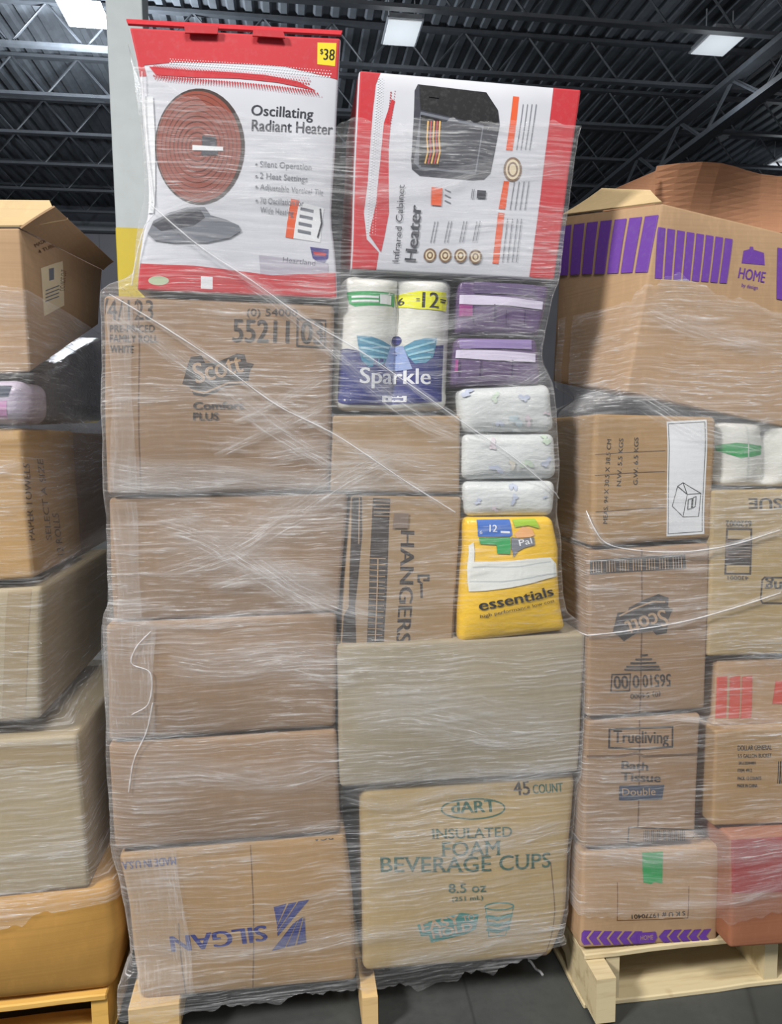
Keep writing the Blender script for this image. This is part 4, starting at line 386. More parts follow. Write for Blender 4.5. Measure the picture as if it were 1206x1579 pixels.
   {"p":"seal","k":"poly","m":"cream_ink","f":"F","x":[[0.3702,0.2386],[0.3704,0.2352],[0.3702,0.2317],[0.3697,0.2285],[0.3687,0.2254],[0.3673,0.2227],[0.3657,0.2203],[0.3637,0.2183],[0.3615,0.2169],[0.3591,0.2159],[0.3565,0.2154],[0.3539,0.2156],[0.3513,0.2162],[0.3488,0.2174],[0.3464,0.219],[0.3442,0.2212],[0.3422,0.2237],[0.3405,0.2266],[0.3391,0.2297],[0.3381,0.233],[0.3375,0.2365],[0.3373,0.2399],[0.3375,0.2433],[0.3381,0.2466],[0.3391,0.2496],[0.3404,0.2524],[0.3421,0.2547],[0.344,0.2567],[0.3462,0.2582],[0.3486,0.2591],[0.3511,0.2596],[0.3537,0.2595],[0.3563,0.2589],[0.3588,0.2577],[0.3612,0.256],[0.3634,0.2539],[0.3654,0.2514],[0.3671,0.2485],[0.3685,0.2454],[0.3695,0.2421]]},
   {"p":"seal","k":"line","m":"brown_ink","f":"F","w":0.0039,"x":[[0.364,0.2382],[0.3642,0.236],[0.3641,0.2337],[0.3637,0.2316],[0.3631,0.2296],[0.3623,0.2278],[0.3613,0.2263],[0.36,0.225],[0.3587,0.2241],[0.3572,0.2234],[0.3556,0.2231],[0.354,0.2232],[0.3523,0.2236],[0.3507,0.2244],[0.3492,0.2255],[0.3478,0.2269],[0.3466,0.2285],[0.3455,0.2304],[0.3447,0.2325],[0.344,0.2346],[0.3436,0.2369],[0.3435,0.2391],[0.3436,0.2414],[0.3439,0.2435],[0.3445,0.2455],[0.3454,0.2472],[0.3464,0.2488],[0.3476,0.2501],[0.349,0.251],[0.3505,0.2516],[0.3521,0.2519],[0.3537,0.2519],[0.3553,0.2514],[0.3569,0.2507],[0.3584,0.2496],[0.3598,0.2482],[0.361,0.2466],[0.3621,0.2447],[0.363,0.2426],[0.3636,0.2405],[0.364,0.2382]]},
   {"p":"heater_picture","k":"poly","m":"orange_ink","f":"F","x":[[0.1707,0.1863],[0.1959,0.186],[0.1968,0.1476],[0.1728,0.1481]]},
   {"p":"lettering","k":"line","m":"ink_grey","f":"F","w":0.0023,"x":[[0.2027,0.1835],[0.2159,0.1786]]},
   {"p":"lettering","k":"line","m":"ink_grey","f":"F","w":0.0023,"x":[[0.2038,0.1716],[0.217,0.1666]]},
   {"p":"lettering","k":"line","m":"ink_grey","f":"F","w":0.0023,"x":[[0.2049,0.1596],[0.2181,0.1546]]},
   {"p":"heater_picture","k":"poly","m":"charcoal","f":"F","x":[[0.2774,0.1867],[0.298,0.1866],[0.2989,0.1692],[0.2783,0.1689]]},
   {"p":"small_print#9","k":"line","m":"ink_grey","f":"F","w":0.0019,"x":[[0.266,0.1875],[0.266,0.1682]]},
   {"p":"small_print#9","k":"line","m":"ink_grey","f":"F","w":0.0019,"x":[[0.2701,0.1877],[0.2701,0.1684]]},
   {"p":"seal#448","k":"poly","m":"cream_ink","f":"F","x":[[0.1938,0.0414],[0.1938,0.0394],[0.1935,0.0374],[0.1929,0.0354],[0.192,0.0336],[0.1908,0.032],[0.1894,0.0306],[0.1877,0.0294],[0.1859,0.0285],[0.184,0.028],[0.1819,0.0277],[0.1799,0.0278],[0.1779,0.0282],[0.1759,0.0288],[0.1741,0.0298],[0.1724,0.0311],[0.171,0.0326],[0.1698,0.0343],[0.1688,0.0361],[0.1682,0.0381],[0.1679,0.0401],[0.1679,0.0422],[0.1682,0.0442],[0.1688,0.0461],[0.1697,0.0479],[0.1709,0.0496],[0.1723,0.051],[0.174,0.0521],[0.1758,0.053],[0.1777,0.0536],[0.1797,0.0539],[0.1817,0.0538],[0.1837,0.0534],[0.1857,0.0527],[0.1875,0.0517],[0.1892,0.0505],[0.1906,0.049],[0.1918,0.0473],[0.1928,0.0455],[0.1934,0.0435]]},
   {"p":"seal#448","k":"line","m":"brown_ink","f":"F","w":0.004,"x":[[0.1938,0.0414],[0.1938,0.0394],[0.1935,0.0374],[0.1929,0.0354],[0.192,0.0336],[0.1908,0.032],[0.1894,0.0306],[0.1877,0.0294],[0.1859,0.0285],[0.184,0.028],[0.1819,0.0277],[0.1799,0.0278],[0.1779,0.0282],[0.1759,0.0288],[0.1741,0.0298],[0.1724,0.0311],[0.171,0.0326],[0.1698,0.0343],[0.1688,0.0361],[0.1682,0.0381],[0.1679,0.0401],[0.1679,0.0422],[0.1682,0.0442],[0.1688,0.0461],[0.1697,0.0479],[0.1709,0.0496],[0.1723,0.051],[0.174,0.0521],[0.1758,0.053],[0.1777,0.0536],[0.1797,0.0539],[0.1817,0.0538],[0.1837,0.0534],[0.1857,0.0527],[0.1875,0.0517],[0.1892,0.0505],[0.1906,0.049],[0.1918,0.0473],[0.1928,0.0455],[0.1934,0.0435],[0.1938,0.0414]]},
   {"p":"seal#448","k":"line","m":"brown_ink","f":"F","w":0.0031,"x":[[0.1865,0.0411],[0.1865,0.0401],[0.1864,0.0391],[0.1861,0.0382],[0.1857,0.0373],[0.1852,0.0365],[0.1846,0.0359],[0.1839,0.0353],[0.1831,0.0349],[0.1822,0.0346],[0.1814,0.0345],[0.1805,0.0345],[0.1796,0.0347],[0.1787,0.0351],[0.1779,0.0355],[0.1772,0.0361],[0.1765,0.0369],[0.176,0.0377],[0.1756,0.0386],[0.1753,0.0395],[0.1751,0.0405],[0.1751,0.0415],[0.1752,0.0425],[0.1755,0.0434],[0.1759,0.0443],[0.1764,0.045],[0.177,0.0457],[0.1778,0.0463],[0.1785,0.0467],[0.1794,0.047],[0.1803,0.0471],[0.1812,0.047],[0.1821,0.0469],[0.1829,0.0465],[0.1837,0.0461],[0.1845,0.0454],[0.1851,0.0447],[0.1856,0.0439],[0.1861,0.043],[0.1864,0.0421],[0.1865,0.0411]]},
   {"p":"seal#518","k":"poly","m":"cream_ink","f":"F","x":[[0.2303,0.0423],[0.2304,0.0402],[0.2301,0.0382],[0.2295,0.0363],[0.2286,0.0345],[0.2274,0.0328],[0.226,0.0314],[0.2243,0.0303],[0.2225,0.0294],[0.2205,0.0288],[0.2185,0.0285],[0.2165,0.0286],[0.2144,0.029],[0.2124,0.0297],[0.2106,0.0307],[0.2089,0.0319],[0.2075,0.0334],[0.2062,0.0351],[0.2053,0.037],[0.2046,0.039],[0.2043,0.041],[0.2042,0.0431],[0.2045,0.0451],[0.2051,0.047],[0.206,0.0488],[0.2072,0.0504],[0.2086,0.0519],[0.2103,0.053],[0.2121,0.0539],[0.214,0.0545],[0.216,0.0547],[0.2181,0.0547],[0.2201,0.0543],[0.2221,0.0536],[0.2239,0.0526],[0.2256,0.0514],[0.2271,0.0499],[0.2283,0.0482],[0.2293,0.0463],[0.23,0.0444]]},
   {"p":"seal#518","k":"line","m":"brown_ink","f":"F","w":0.004,"x":[[0.2303,0.0423],[0.2304,0.0402],[0.2301,0.0382],[0.2295,0.0363],[0.2286,0.0345],[0.2274,0.0328],[0.226,0.0314],[0.2243,0.0303],[0.2225,0.0294],[0.2205,0.0288],[0.2185,0.0285],[0.2165,0.0286],[0.2144,0.029],[0.2124,0.0297],[0.2106,0.0307],[0.2089,0.0319],[0.2075,0.0334],[0.2062,0.0351],[0.2053,0.037],[0.2046,0.039],[0.2043,0.041],[0.2042,0.0431],[0.2045,0.0451],[0.2051,0.047],[0.206,0.0488],[0.2072,0.0504],[0.2086,0.0519],[0.2103,0.053],[0.2121,0.0539],[0.214,0.0545],[0.216,0.0547],[0.2181,0.0547],[0.2201,0.0543],[0.2221,0.0536],[0.2239,0.0526],[0.2256,0.0514],[0.2271,0.0499],[0.2283,0.0482],[0.2293,0.0463],[0.23,0.0444],[0.2303,0.0423]]},
   {"p":"seal#518","k":"line","m":"brown_ink","f":"F","w":0.0031,"x":[[0.223,0.0419],[0.223,0.0409],[0.2229,0.04],[0.2227,0.039],[0.2223,0.0382],[0.2218,0.0374],[0.2211,0.0367],[0.2204,0.0362],[0.2196,0.0357],[0.2188,0.0355],[0.2179,0.0353],[0.217,0.0354],[0.2161,0.0356],[0.2152,0.0359],[0.2144,0.0364],[0.2136,0.037],[0.213,0.0377],[0.2124,0.0385],[0.212,0.0394],[0.2117,0.0404],[0.2115,0.0414],[0.2115,0.0424],[0.2116,0.0433],[0.2119,0.0443],[0.2123,0.0451],[0.2128,0.0459],[0.2134,0.0466],[0.2142,0.0471],[0.2149,0.0476],[0.2158,0.0478],[0.2167,0.048],[0.2176,0.0479],[0.2185,0.0477],[0.2193,0.0474],[0.2202,0.0469],[0.2209,0.0463],[0.2216,0.0456],[0.2221,0.0448],[0.2225,0.0439],[0.2228,0.0429],[0.223,0.0419]]},
   {"p":"seal#588","k":"poly","m":"cream_ink","f":"F","x":[[0.2671,0.0432],[0.2671,0.0411],[0.2669,0.0391],[0.2663,0.0371],[0.2654,0.0353],[0.2642,0.0337],[0.2628,0.0323],[0.2611,0.0311],[0.2593,0.0302],[0.2573,0.0296],[0.2553,0.0294],[0.2532,0.0294],[0.2512,0.0298],[0.2492,0.0305],[0.2473,0.0315],[0.2456,0.0328],[0.2441,0.0343],[0.2429,0.036],[0.2419,0.0378],[0.2412,0.0398],[0.2409,0.0419],[0.2408,0.0439],[0.2411,0.0459],[0.2417,0.0479],[0.2426,0.0497],[0.2438,0.0513],[0.2452,0.0527],[0.2468,0.0539],[0.2486,0.0548],[0.2506,0.0554],[0.2526,0.0556],[0.2547,0.0556],[0.2567,0.0552],[0.2587,0.0545],[0.2606,0.0535],[0.2623,0.0523],[0.2638,0.0508],[0.265,0.0491],[0.266,0.0472],[0.2667,0.0452]]},
   {"p":"seal#588","k":"line","m":"brown_ink","f":"F","w":0.004,"x":[[0.2671,0.0432],[0.2671,0.0411],[0.2669,0.0391],[0.2663,0.0371],[0.2654,0.0353],[0.2642,0.0337],[0.2628,0.0323],[0.2611,0.0311],[0.2593,0.0302],[0.2573,0.0296],[0.2553,0.0294],[0.2532,0.0294],[0.2512,0.0298],[0.2492,0.0305],[0.2473,0.0315],[0.2456,0.0328],[0.2441,0.0343],[0.2429,0.036],[0.2419,0.0378],[0.2412,0.0398],[0.2409,0.0419],[0.2408,0.0439],[0.2411,0.0459],[0.2417,0.0479],[0.2426,0.0497],[0.2438,0.0513],[0.2452,0.0527],[0.2468,0.0539],[0.2486,0.0548],[0.2506,0.0554],[0.2526,0.0556],[0.2547,0.0556],[0.2567,0.0552],[0.2587,0.0545],[0.2606,0.0535],[0.2623,0.0523],[0.2638,0.0508],[0.265,0.0491],[0.266,0.0472],[0.2667,0.0452],[0.2671,0.0432]]},
   {"p":"seal#588","k":"line","m":"brown_ink","f":"F","w":0.0031,"x":[[0.2597,0.0428],[0.2597,0.0418],[0.2596,0.0408],[0.2594,0.0399],[0.259,0.039],[0.2585,0.0382],[0.2579,0.0376],[0.2571,0.037],[0.2564,0.0366],[0.2555,0.0363],[0.2546,0.0362],[0.2537,0.0362],[0.2528,0.0364],[0.2519,0.0367],[0.2511,0.0372],[0.2503,0.0378],[0.2497,0.0386],[0.2491,0.0394],[0.2487,0.0403],[0.2484,0.0412],[0.2482,0.0422],[0.2482,0.0432],[0.2483,0.0442],[0.2485,0.0451],[0.2489,0.046],[0.2494,0.0468],[0.25,0.0475],[0.2508,0.048],[0.2516,0.0484],[0.2524,0.0487],[0.2533,0.0488],[0.2542,0.0488],[0.2551,0.0486],[0.256,0.0483],[0.2568,0.0478],[0.2576,0.0472],[0.2582,0.0465],[0.2588,0.0456],[0.2592,0.0447],[0.2595,0.0438],[0.2597,0.0428]]},
   {"p":"seal#655","k":"poly","m":"cream_ink","f":"F","x":[[0.3027,0.042],[0.3027,0.0399],[0.3025,0.0379],[0.3019,0.036],[0.301,0.0341],[0.2999,0.0325],[0.2984,0.0311],[0.2968,0.0299],[0.2949,0.029],[0.293,0.0284],[0.2909,0.0282],[0.2889,0.0282],[0.2868,0.0286],[0.2848,0.0293],[0.2829,0.0303],[0.2812,0.0316],[0.2797,0.0331],[0.2784,0.0348],[0.2774,0.0367],[0.2767,0.0386],[0.2763,0.0407],[0.2763,0.0428],[0.2765,0.0448],[0.2771,0.0467],[0.278,0.0486],[0.2792,0.0502],[0.2806,0.0516],[0.2822,0.0528],[0.284,0.0537],[0.286,0.0543],[0.288,0.0545],[0.2901,0.0545],[0.2922,0.0541],[0.2942,0.0534],[0.296,0.0524],[0.2978,0.0511],[0.2993,0.0496],[0.3006,0.0479],[0.3016,0.0461],[0.3023,0.0441]]},
   {"p":"seal#655","k":"line","m":"brown_ink","f":"F","w":0.004,"x":[[0.3027,0.042],[0.3027,0.0399],[0.3025,0.0379],[0.3019,0.036],[0.301,0.0341],[0.2999,0.0325],[0.2984,0.0311],[0.2968,0.0299],[0.2949,0.029],[0.293,0.0284],[0.2909,0.0282],[0.2889,0.0282],[0.2868,0.0286],[0.2848,0.0293],[0.2829,0.0303],[0.2812,0.0316],[0.2797,0.0331],[0.2784,0.0348],[0.2774,0.0367],[0.2767,0.0386],[0.2763,0.0407],[0.2763,0.0428],[0.2765,0.0448],[0.2771,0.0467],[0.278,0.0486],[0.2792,0.0502],[0.2806,0.0516],[0.2822,0.0528],[0.284,0.0537],[0.286,0.0543],[0.288,0.0545],[0.2901,0.0545],[0.2922,0.0541],[0.2942,0.0534],[0.296,0.0524],[0.2978,0.0511],[0.2993,0.0496],[0.3006,0.0479],[0.3016,0.0461],[0.3023,0.0441],[0.3027,0.042]]},
   {"p":"seal#655","k":"line","m":"brown_ink","f":"F","w":0.0031,"x":[[0.2953,0.0416],[0.2953,0.0406],[0.2952,0.0397],[0.295,0.0387],[0.2946,0.0379],[0.2941,0.0371],[0.2935,0.0364],[0.2927,0.0358],[0.2919,0.0354],[0.2911,0.0351],[0.2902,0.035],[0.2893,0.035],[0.2883,0.0352],[0.2875,0.0356],[0.2866,0.0361],[0.2859,0.0367],[0.2852,0.0374],[0.2846,0.0382],[0.2842,0.0391],[0.2839,0.0401],[0.2837,0.0411],[0.2836,0.0421],[0.2838,0.043],[0.284,0.044],[0.2844,0.0448],[0.2849,0.0456],[0.2855,0.0463],[0.2862,0.0469],[0.287,0.0473],[0.2879,0.0476],[0.2888,0.0477],[0.2897,0.0477],[0.2906,0.0475],[0.2915,0.0471],[0.2923,0.0467],[0.2931,0.046],[0.2938,0.0453],[0.2943,0.0445],[0.2948,0.0436],[0.2951,0.0426],[0.2953,0.0416]]},
   {"p":"lettering","k":"line","m":"ink_grey","f":"F","w":0.0019,"x":[[0.185,0.1127],[0.1795,0.0689]]},
   {"p":"lettering","k":"line","m":"ink_grey","f":"F","w":0.0019,"x":[[0.1921,0.1131],[0.1867,0.0693]]},
   {"p":"lettering","k":"line","m":"ink_grey","f":"F","w":0.0019,"x":[[0.2177,0.1145],[0.2125,0.0706]]},
   {"p":"lettering","k":"line","m":"ink_grey","f":"F","w":0.0019,"x":[[0.2249,0.115],[0.2197,0.071]]},
   {"p":"lettering","k":"line","m":"ink_grey","f":"F","w":0.0019,"x":[[0.2537,0.1166],[0.2488,0.0725]]},
   {"p":"lettering","k":"line","m":"ink_grey","f":"F","w":0.0019,"x":[[0.2609,0.117],[0.2561,0.0729]]},
   {"p":"lettering","k":"line","m":"ink_grey","f":"F","w":0.0019,"x":[[0.2847,0.1183],[0.2801,0.0742]]},
   {"p":"lettering","k":"line","m":"ink_grey","f":"F","w":0.0019,"x":[[0.292,0.1187],[0.2874,0.0746]]},
   {"p":"lettering","k":"text","m":"charcoal","f":"F","s":"Heater","x":[[0.1488,0.0251],[0.1512,0.1459]],"h":[-0.0269,0.001],"b":0.018,"sf":0},
   {"p":"lettering","k":"text","m":"charcoal","f":"F","s":"Infrared Cabinet","x":[[0.1082,0.0217],[0.1105,0.1873]],"h":[-0.0144,0.0003],"b":0,"sf":0},
   {"p":"red_side","k":"poly","m":"red_ink","f":"L","x":[[-0.3588,0.751],[0.3389,0.4354],[0.338,0.0053],[-0.1543,0.1274]]},
 ]),
 'sparkle': ({"name":"paper_towel_pack","label":"white paper towel pack with navy band and teal butterfly","cat":"paper towels","c":[[-0.022,-0.005,1.5199],[0.2471,-0.005,1.5189],[0.2611,-0.005,1.819],[0.0007,-0.005,1.8231],[-0.022,0.295,1.5199],[0.2471,0.295,1.5189],[0.2611,0.295,1.819],[0.0007,0.295,1.8231]],"mat":"pack_white","r":0.03,"bulge":0.004,"group":None,"rolls":2,"dip":0.0,"wob":0.002,"n":16}, [
   {"p":"price_banner","k":"poly","m":"green_ink","f":"F","x":[[0.0137,0.2648],[0.1254,0.2661],[0.1269,0.2376],[0.0351,0.2321],[0.0225,0.2393]]},
   {"p":"price_banner","k":"poly","m":"white_ink","f":"F","x":[[0.09,0.2602],[0.1173,0.2601],[0.1173,0.2397],[0.0912,0.2394]]},
   {"p":"price_banner","k":"line","m":"white_ink","f":"F","w":0.0046,"x":[[0.029,0.2536],[0.0855,0.2534]]},
   {"p":"price_banner","k":"line","m":"white_ink","f":"F","w":0.0046,"x":[[0.0296,0.2442],[0.0859,0.2449]]},
   {"p":"price_banner","k":"poly","m":"yellow_ink","f":"F","x":[[0.1255,0.2637],[0.1841,0.2699],[0.2447,0.27],[0.2517,0.2509],[0.2467,0.2276],[0.1837,0.2287],[0.1319,0.2368]]},
   {"p":"price_banner/lettering#5","k":"text","m":"ink","f":"F","s":"6","x":[[0.1357,0.2398],[0.1496,0.2402]],"h":[-0.0008,0.0161],"b":0.018,"sf":0},
   {"p":"price_banner/lettering#6","k":"text","m":"ink","f":"F","s":"12","x":[[0.187,0.2326],[0.2273,0.2319]],"h":[0.0001,0.0345],"b":0.018,"sf":0},
   {"p":"price_banner","k":"line","m":"ink","f":"F","w":0.0023,"x":[[0.175,0.2524],[0.181,0.2521]]},
   {"p":"price_banner","k":"line","m":"ink","f":"F","w":0.0023,"x":[[0.1752,0.2476],[0.1812,0.2473]]},
   {"p":"price_banner","k":"line","m":"ink","f":"F","w":0.0031,"x":[[0.2313,0.2527],[0.2455,0.2527]]},
   {"p":"price_banner","k":"line","m":"ink","f":"F","w":0.0031,"x":[[0.2316,0.2474],[0.2432,0.2473]]},
   {"p":"blue_band","k":"poly","m":"navy_ink","f":"F","x":[[-0.0085,0.1385],[0.0233,0.14],[0.0504,0.1338],[0.1026,0.1174],[0.1375,0.1275],[0.1766,0.1185],[0.2202,0.1474],[0.2462,0.1513],[0.248,0.021],[0.1767,0.0149],[0.1082,0.0099],[0.0402,0.0098],[-0.0072,0.0146]]},
   {"p":"butterfly","k":"poly","m":"teal_ink","f":"F","x":[[0.0426,0.168],[0.0755,0.1658],[0.1004,0.1582],[0.1257,0.1466],[0.1242,0.1273],[0.1176,0.1128],[0.0984,0.1029],[0.0718,0.0977],[0.0564,0.1119],[0.0488,0.1357]]},
   {"p":"butterfly","k":"poly","m":"teal_ink","f":"F","x":[[0.2269,0.1655],[0.1994,0.1635],[0.1747,0.1582],[0.1505,0.1447],[0.1615,0.1231],[0.1772,0.1063],[0.202,0.1081],[0.2189,0.1215],[0.2244,0.1435]]},
   {"p":"butterfly","k":"line","m":"teal_light","f":"F","w":0.0046,"x":[[0.0514,0.1586],[0.1161,0.1416]]},
   {"p":"butterfly","k":"line","m":"teal_light","f":"F","w":0.0046,"x":[[0.0549,0.1406],[0.1167,0.1296]]},
   {"p":"butterfly","k":"line","m":"teal_light","f":"F","w":0.0046,"x":[[0.0608,0.1216],[0.1123,0.1199]]},
   {"p":"butterfly","k":"line","m":"teal_light","f":"F","w":0.0046,"x":[[0.2198,0.1556],[0.1583,0.1376]]},
   {"p":"butterfly","k":"line","m":"teal_light","f":"F","w":0.0046,"x":[[0.2181,0.1386],[0.1639,0.1255]]},
   {"p":"butterfly","k":"line","m":"teal_light","f":"F","w":0.0046,"x":[[0.2114,0.1214],[0.1718,0.116]]},
   {"p":"butterfly","k":"poly","m":"navy_ink","f":"F","x":[[0.1467,0.1605],[0.1467,0.1588],[0.1463,0.1572],[0.1457,0.1557],[0.1448,0.1542],[0.1436,0.153],[0.1423,0.1518],[0.1407,0.1509],[0.139,0.1503],[0.1372,0.1499],[0.1354,0.1497],[0.1335,0.1498],[0.1317,0.1501],[0.13,0.1507],[0.1283,0.1516],[0.1269,0.1526],[0.1256,0.1539],[0.1245,0.1553],[0.1238,0.1568],[0.1232,0.1584],[0.123,0.16],[0.1231,0.1617],[0.1234,0.1633],[0.124,0.1649],[0.1249,0.1663],[0.1261,0.1676],[0.1274,0.1687],[0.129,0.1696],[0.1307,0.1702],[0.1325,0.1707],[0.1343,0.1708],[0.1362,0.1707],[0.138,0.1704],[0.1398,0.1698],[0.1414,0.169],[0.1429,0.1679],[0.1441,0.1667],[0.1452,0.1653],[0.146,0.1638],[0.1465,0.1622]]},
   {"p":"butterfly","k":"poly","m":"sky_ink","f":"F","x":[[0.1207,0.1465],[0.1504,0.1471],[0.1645,0.1134],[0.1729,0.0941],[0.1482,0.0914],[0.1236,0.0911],[0.1082,0.103]]},
   {"p":"lettering","k":"text","m":"white_ink","f":"F","s":"Sparkle","x":[[0.0543,0.062],[0.2168,0.0603]],"h":[-0.0013,0.0346],"b":0.018,"sf":0},
   {"p":"lettering","k":"poly","m":"white_ink","f":"F","x":[[0.107,0.0333],[0.1634,0.0335],[0.1632,0.0188],[0.1077,0.0187]]},
   {"p":"lettering","k":"line","m":"navy_ink","f":"F","w":0.0046,"x":[[0.1171,0.026],[0.1539,0.0261]]},
   {"p":"butterfly","k":"poly","m":"teal_ink","f":"F","x":[[-0.0121,0.1843],[0.0035,0.1823],[0.0029,0.1586],[-0.0094,0.1537]]},
   {"p":"seam","k":"line","m":"seam_ink","f":"F","w":0.002,"x":[[0.1301,0.3089],[0.1368,0.2188],[0.136,0.1757]]},
 ]),
 'purple1': ({"name":"toilet_paper_pack","label":"purple tissue pack with white stripe, directly below the cabinet heater carton","cat":"toilet paper","c":[[0.2654,0.0,1.6947],[0.4625,0.0,1.6911],[0.4877,0.0,1.8094],[0.2715,0.0,1.8163],[0.2654,0.3,1.6947],[0.4625,0.3,1.6911],[0.4877,0.3,1.8094],[0.2715,0.3,1.8163]],"mat":"pack_purple","r":0.012,"bulge":0.008,"group":"purple printed tissue packs","rolls":0,"dip":0.0,"wob":0.004,"n":12}, [
   {"p":"stripe","k":"poly","m":"lilac_white","f":"F","x":[[-0.0025,0.0883],[0.04,0.0882],[0.1081,0.0848],[0.1959,0.0811],[0.1976,0.0619],[0.12,0.0653],[0.0418,0.0664],[-0.0026,0.0678]]},
   {"p":"print","k":"poly","m":"magenta_ink","f":"F","x":[[-0.0026,0.0667],[0.0331,0.066],[0.0351,0.0409],[-0.0013,0.0396]]},
   {"p":"print","k":"line","m":"purple_dark","f":"F","w":0.0031,"x":[[0.0347,0.0639],[0.037,0.0257]]},
   {"p":"print","k":"line","m":"purple_dark","f":"F","w":0.0031,"x":[[0.083,0.066],[0.087,0.0274]]},
   {"p":"print","k":"poly","m":"purple_grey","f":"F","x":[[0.033,0.1216],[0.1697,0.1226],[0.1755,0.0914],[0.0352,0.0923]]},
   {"p":"print","k":"line","m":"purple_dark","f":"F","w":0.0019,"x":[[0.1122,0.055],[0.1167,0.0194]]},
   {"p":"print","k":"line","m":"purple_dark","f":"F","w":0.0019,"x":[[0.1564,0.0568],[0.1622,0.0209]]},
 ]),
 'purple2': ({"name":"toilet_paper_pack","label":"purple tissue pack with white stripe, lower of the two, above white packs","cat":"toilet paper","c":[[0.2546,0.0,1.5737],[0.4683,0.0,1.5812],[0.4577,0.0,1.6844],[0.2639,0.0,1.6868],[0.2546,0.3,1.5737],[0.4683,0.3,1.5812],[0.4577,0.3,1.6844],[0.2639,0.3,1.6868]],"mat":"pack_purple","r":0.012,"bulge":0.008,"group":"purple printed tissue packs","rolls":0,"dip":0.0,"wob":0.004,"n":12}, [
   {"p":"stripe","k":"poly","m":"lilac_white","f":"F","x":[[-0.0033,0.0787],[0.0909,0.077],[0.1945,0.0717],[0.1917,0.0518],[0.0865,0.0549],[-0.0041,0.0618]]},
   {"p":"print","k":"poly","m":"magenta_ink","f":"F","x":[[-0.0097,0.0597],[0.01,0.0575],[0.0099,0.0299],[-0.0083,0.0323]]},
   {"p":"print","k":"line","m":"purple_dark","f":"F","w":0.0031,"x":[[0.0125,0.0554],[0.0138,0.0212]]},
   {"p":"print","k":"line","m":"purple_dark","f":"F","w":0.0031,"x":[[0.0609,0.0551],[0.061,0.0201]]},
   {"p":"print","k":"line","m":"purple_dark","f":"F","w":0.0031,"x":[[0.1366,0.0545],[0.1344,0.0182]]},
   {"p":"print","k":"poly","m":"purple_pale","f":"F","x":[[0.0065,0.102],[0.1888,0.1078],[0.1869,0.0822],[0.0105,0.0819]]},  # sheen of the plastic, painted as a paler purple patch
 ]),
 'white1': ({"name":"soft_pack","label":"uppermost white soft pack with pastel prints, under the purple packs","cat":"diaper pack","c":[[0.2761,0.0,1.4673],[0.5066,0.0,1.4668],[0.4939,0.0,1.5824],[0.2685,0.0,1.5719],[0.2761,0.3,1.4673],[0.5066,0.3,1.4668],[0.4939,0.3,1.5824],[0.2685,0.3,1.5719]],"mat":"pack_pastel","r":0.022,"bulge":0.01,"group":"white printed soft packs","rolls":0,"dip":0.0,"wob":0.004,"n":12}, [
   {"p":"print#745","k":"poly","m":"pastel_blue","f":"F","x":[[0.1679,0.0792],[0.1641,0.0767],[0.1611,0.0756],[0.1601,0.074],[0.1593,0.0715],[0.1574,0.0704],[0.1553,0.0717],[0.154,0.0737],[0.1529,0.0743],[0.151,0.0738],[0.149,0.0741],[0.1475,0.0755],[0.1457,0.0773],[0.1431,0.08],[0.1413,0.0842],[0.1429,0.0879],[0.1476,0.0885],[0.1522,0.0856],[0.1545,0.0827],[0.1552,0.0824],[0.1561,0.084],[0.1577,0.0855],[0.1599,0.0863],[0.1631,0.0867],[0.167,0.0859],[0.1692,0.083]]},
   {"p":"print#460","k":"poly","m":"pastel_green","f":"F","x":[[0.0898,0.0843],[0.0884,0.0834],[0.0873,0.0829],[0.0872,0.0819],[0.0881,0.0787],[0.0878,0.0736],[0.0851,0.07],[0.0816,0.0705],[0.0795,0.0739],[0.0784,0.077],[0.0768,0.0786],[0.075,0.0802],[0.0748,0.0826],[0.0765,0.0848],[0.0783,0.0863],[0.0789,0.0877],[0.0795,0.0893],[0.0811,0.0901],[0.0828,0.0901],[0.0842,0.0913],[0.0867,0.0948],[0.0911,0.0981],[0.0954,0.0978],[0.0967,0.0938],[0.0946,0.0891],[0.0918,0.0859]]},
   {"p":"print#660","k":"poly","m":"pastel_teal","f":"F","x":[[0.1426,0.028],[0.1455,0.0248],[0.1461,0.021],[0.1451,0.0166],[0.1417,0.0128],[0.1358,0.0122],[0.1302,0.0164],[0.128,0.0227],[0.1281,0.026],[0.1265,0.0253],[0.122,0.0235],[0.1175,0.0237],[0.1151,0.0257],[0.1137,0.0285],[0.1122,0.0318],[0.1126,0.0355],[0.1163,0.038],[0.1214,0.0382],[0.1254,0.038],[0.1286,0.0393],[0.1325,0.0407],[0.1358,0.0392],[0.1361,0.0349],[0.134,0.0311],[0.1338,0.0298],[0.1376,0.0296]]},
   {"p":"print#500","k":"poly","m":"pastel_blue","f":"F","x":[[0.1002,0.0214],[0.0997,0.0189],[0.0984,0.0165],[0.0964,0.0148],[0.0934,0.0149],[0.0905,0.0173],[0.0893,0.0203],[0.0891,0.0208],[0.0877,0.0183],[0.0846,0.0156],[0.0813,0.0152],[0.0795,0.0169],[0.0788,0.0192],[0.0786,0.0217],[0.0796,0.0241],[0.0821,0.0255],[0.0851,0.0255],[0.0869,0.0255],[0.0877,0.0267],[0.089,0.0284],[0.0907,0.0285],[0.0917,0.0267],[0.092,0.025],[0.0933,0.0248],[0.0962,0.0249],[0.0991,0.0238]]},
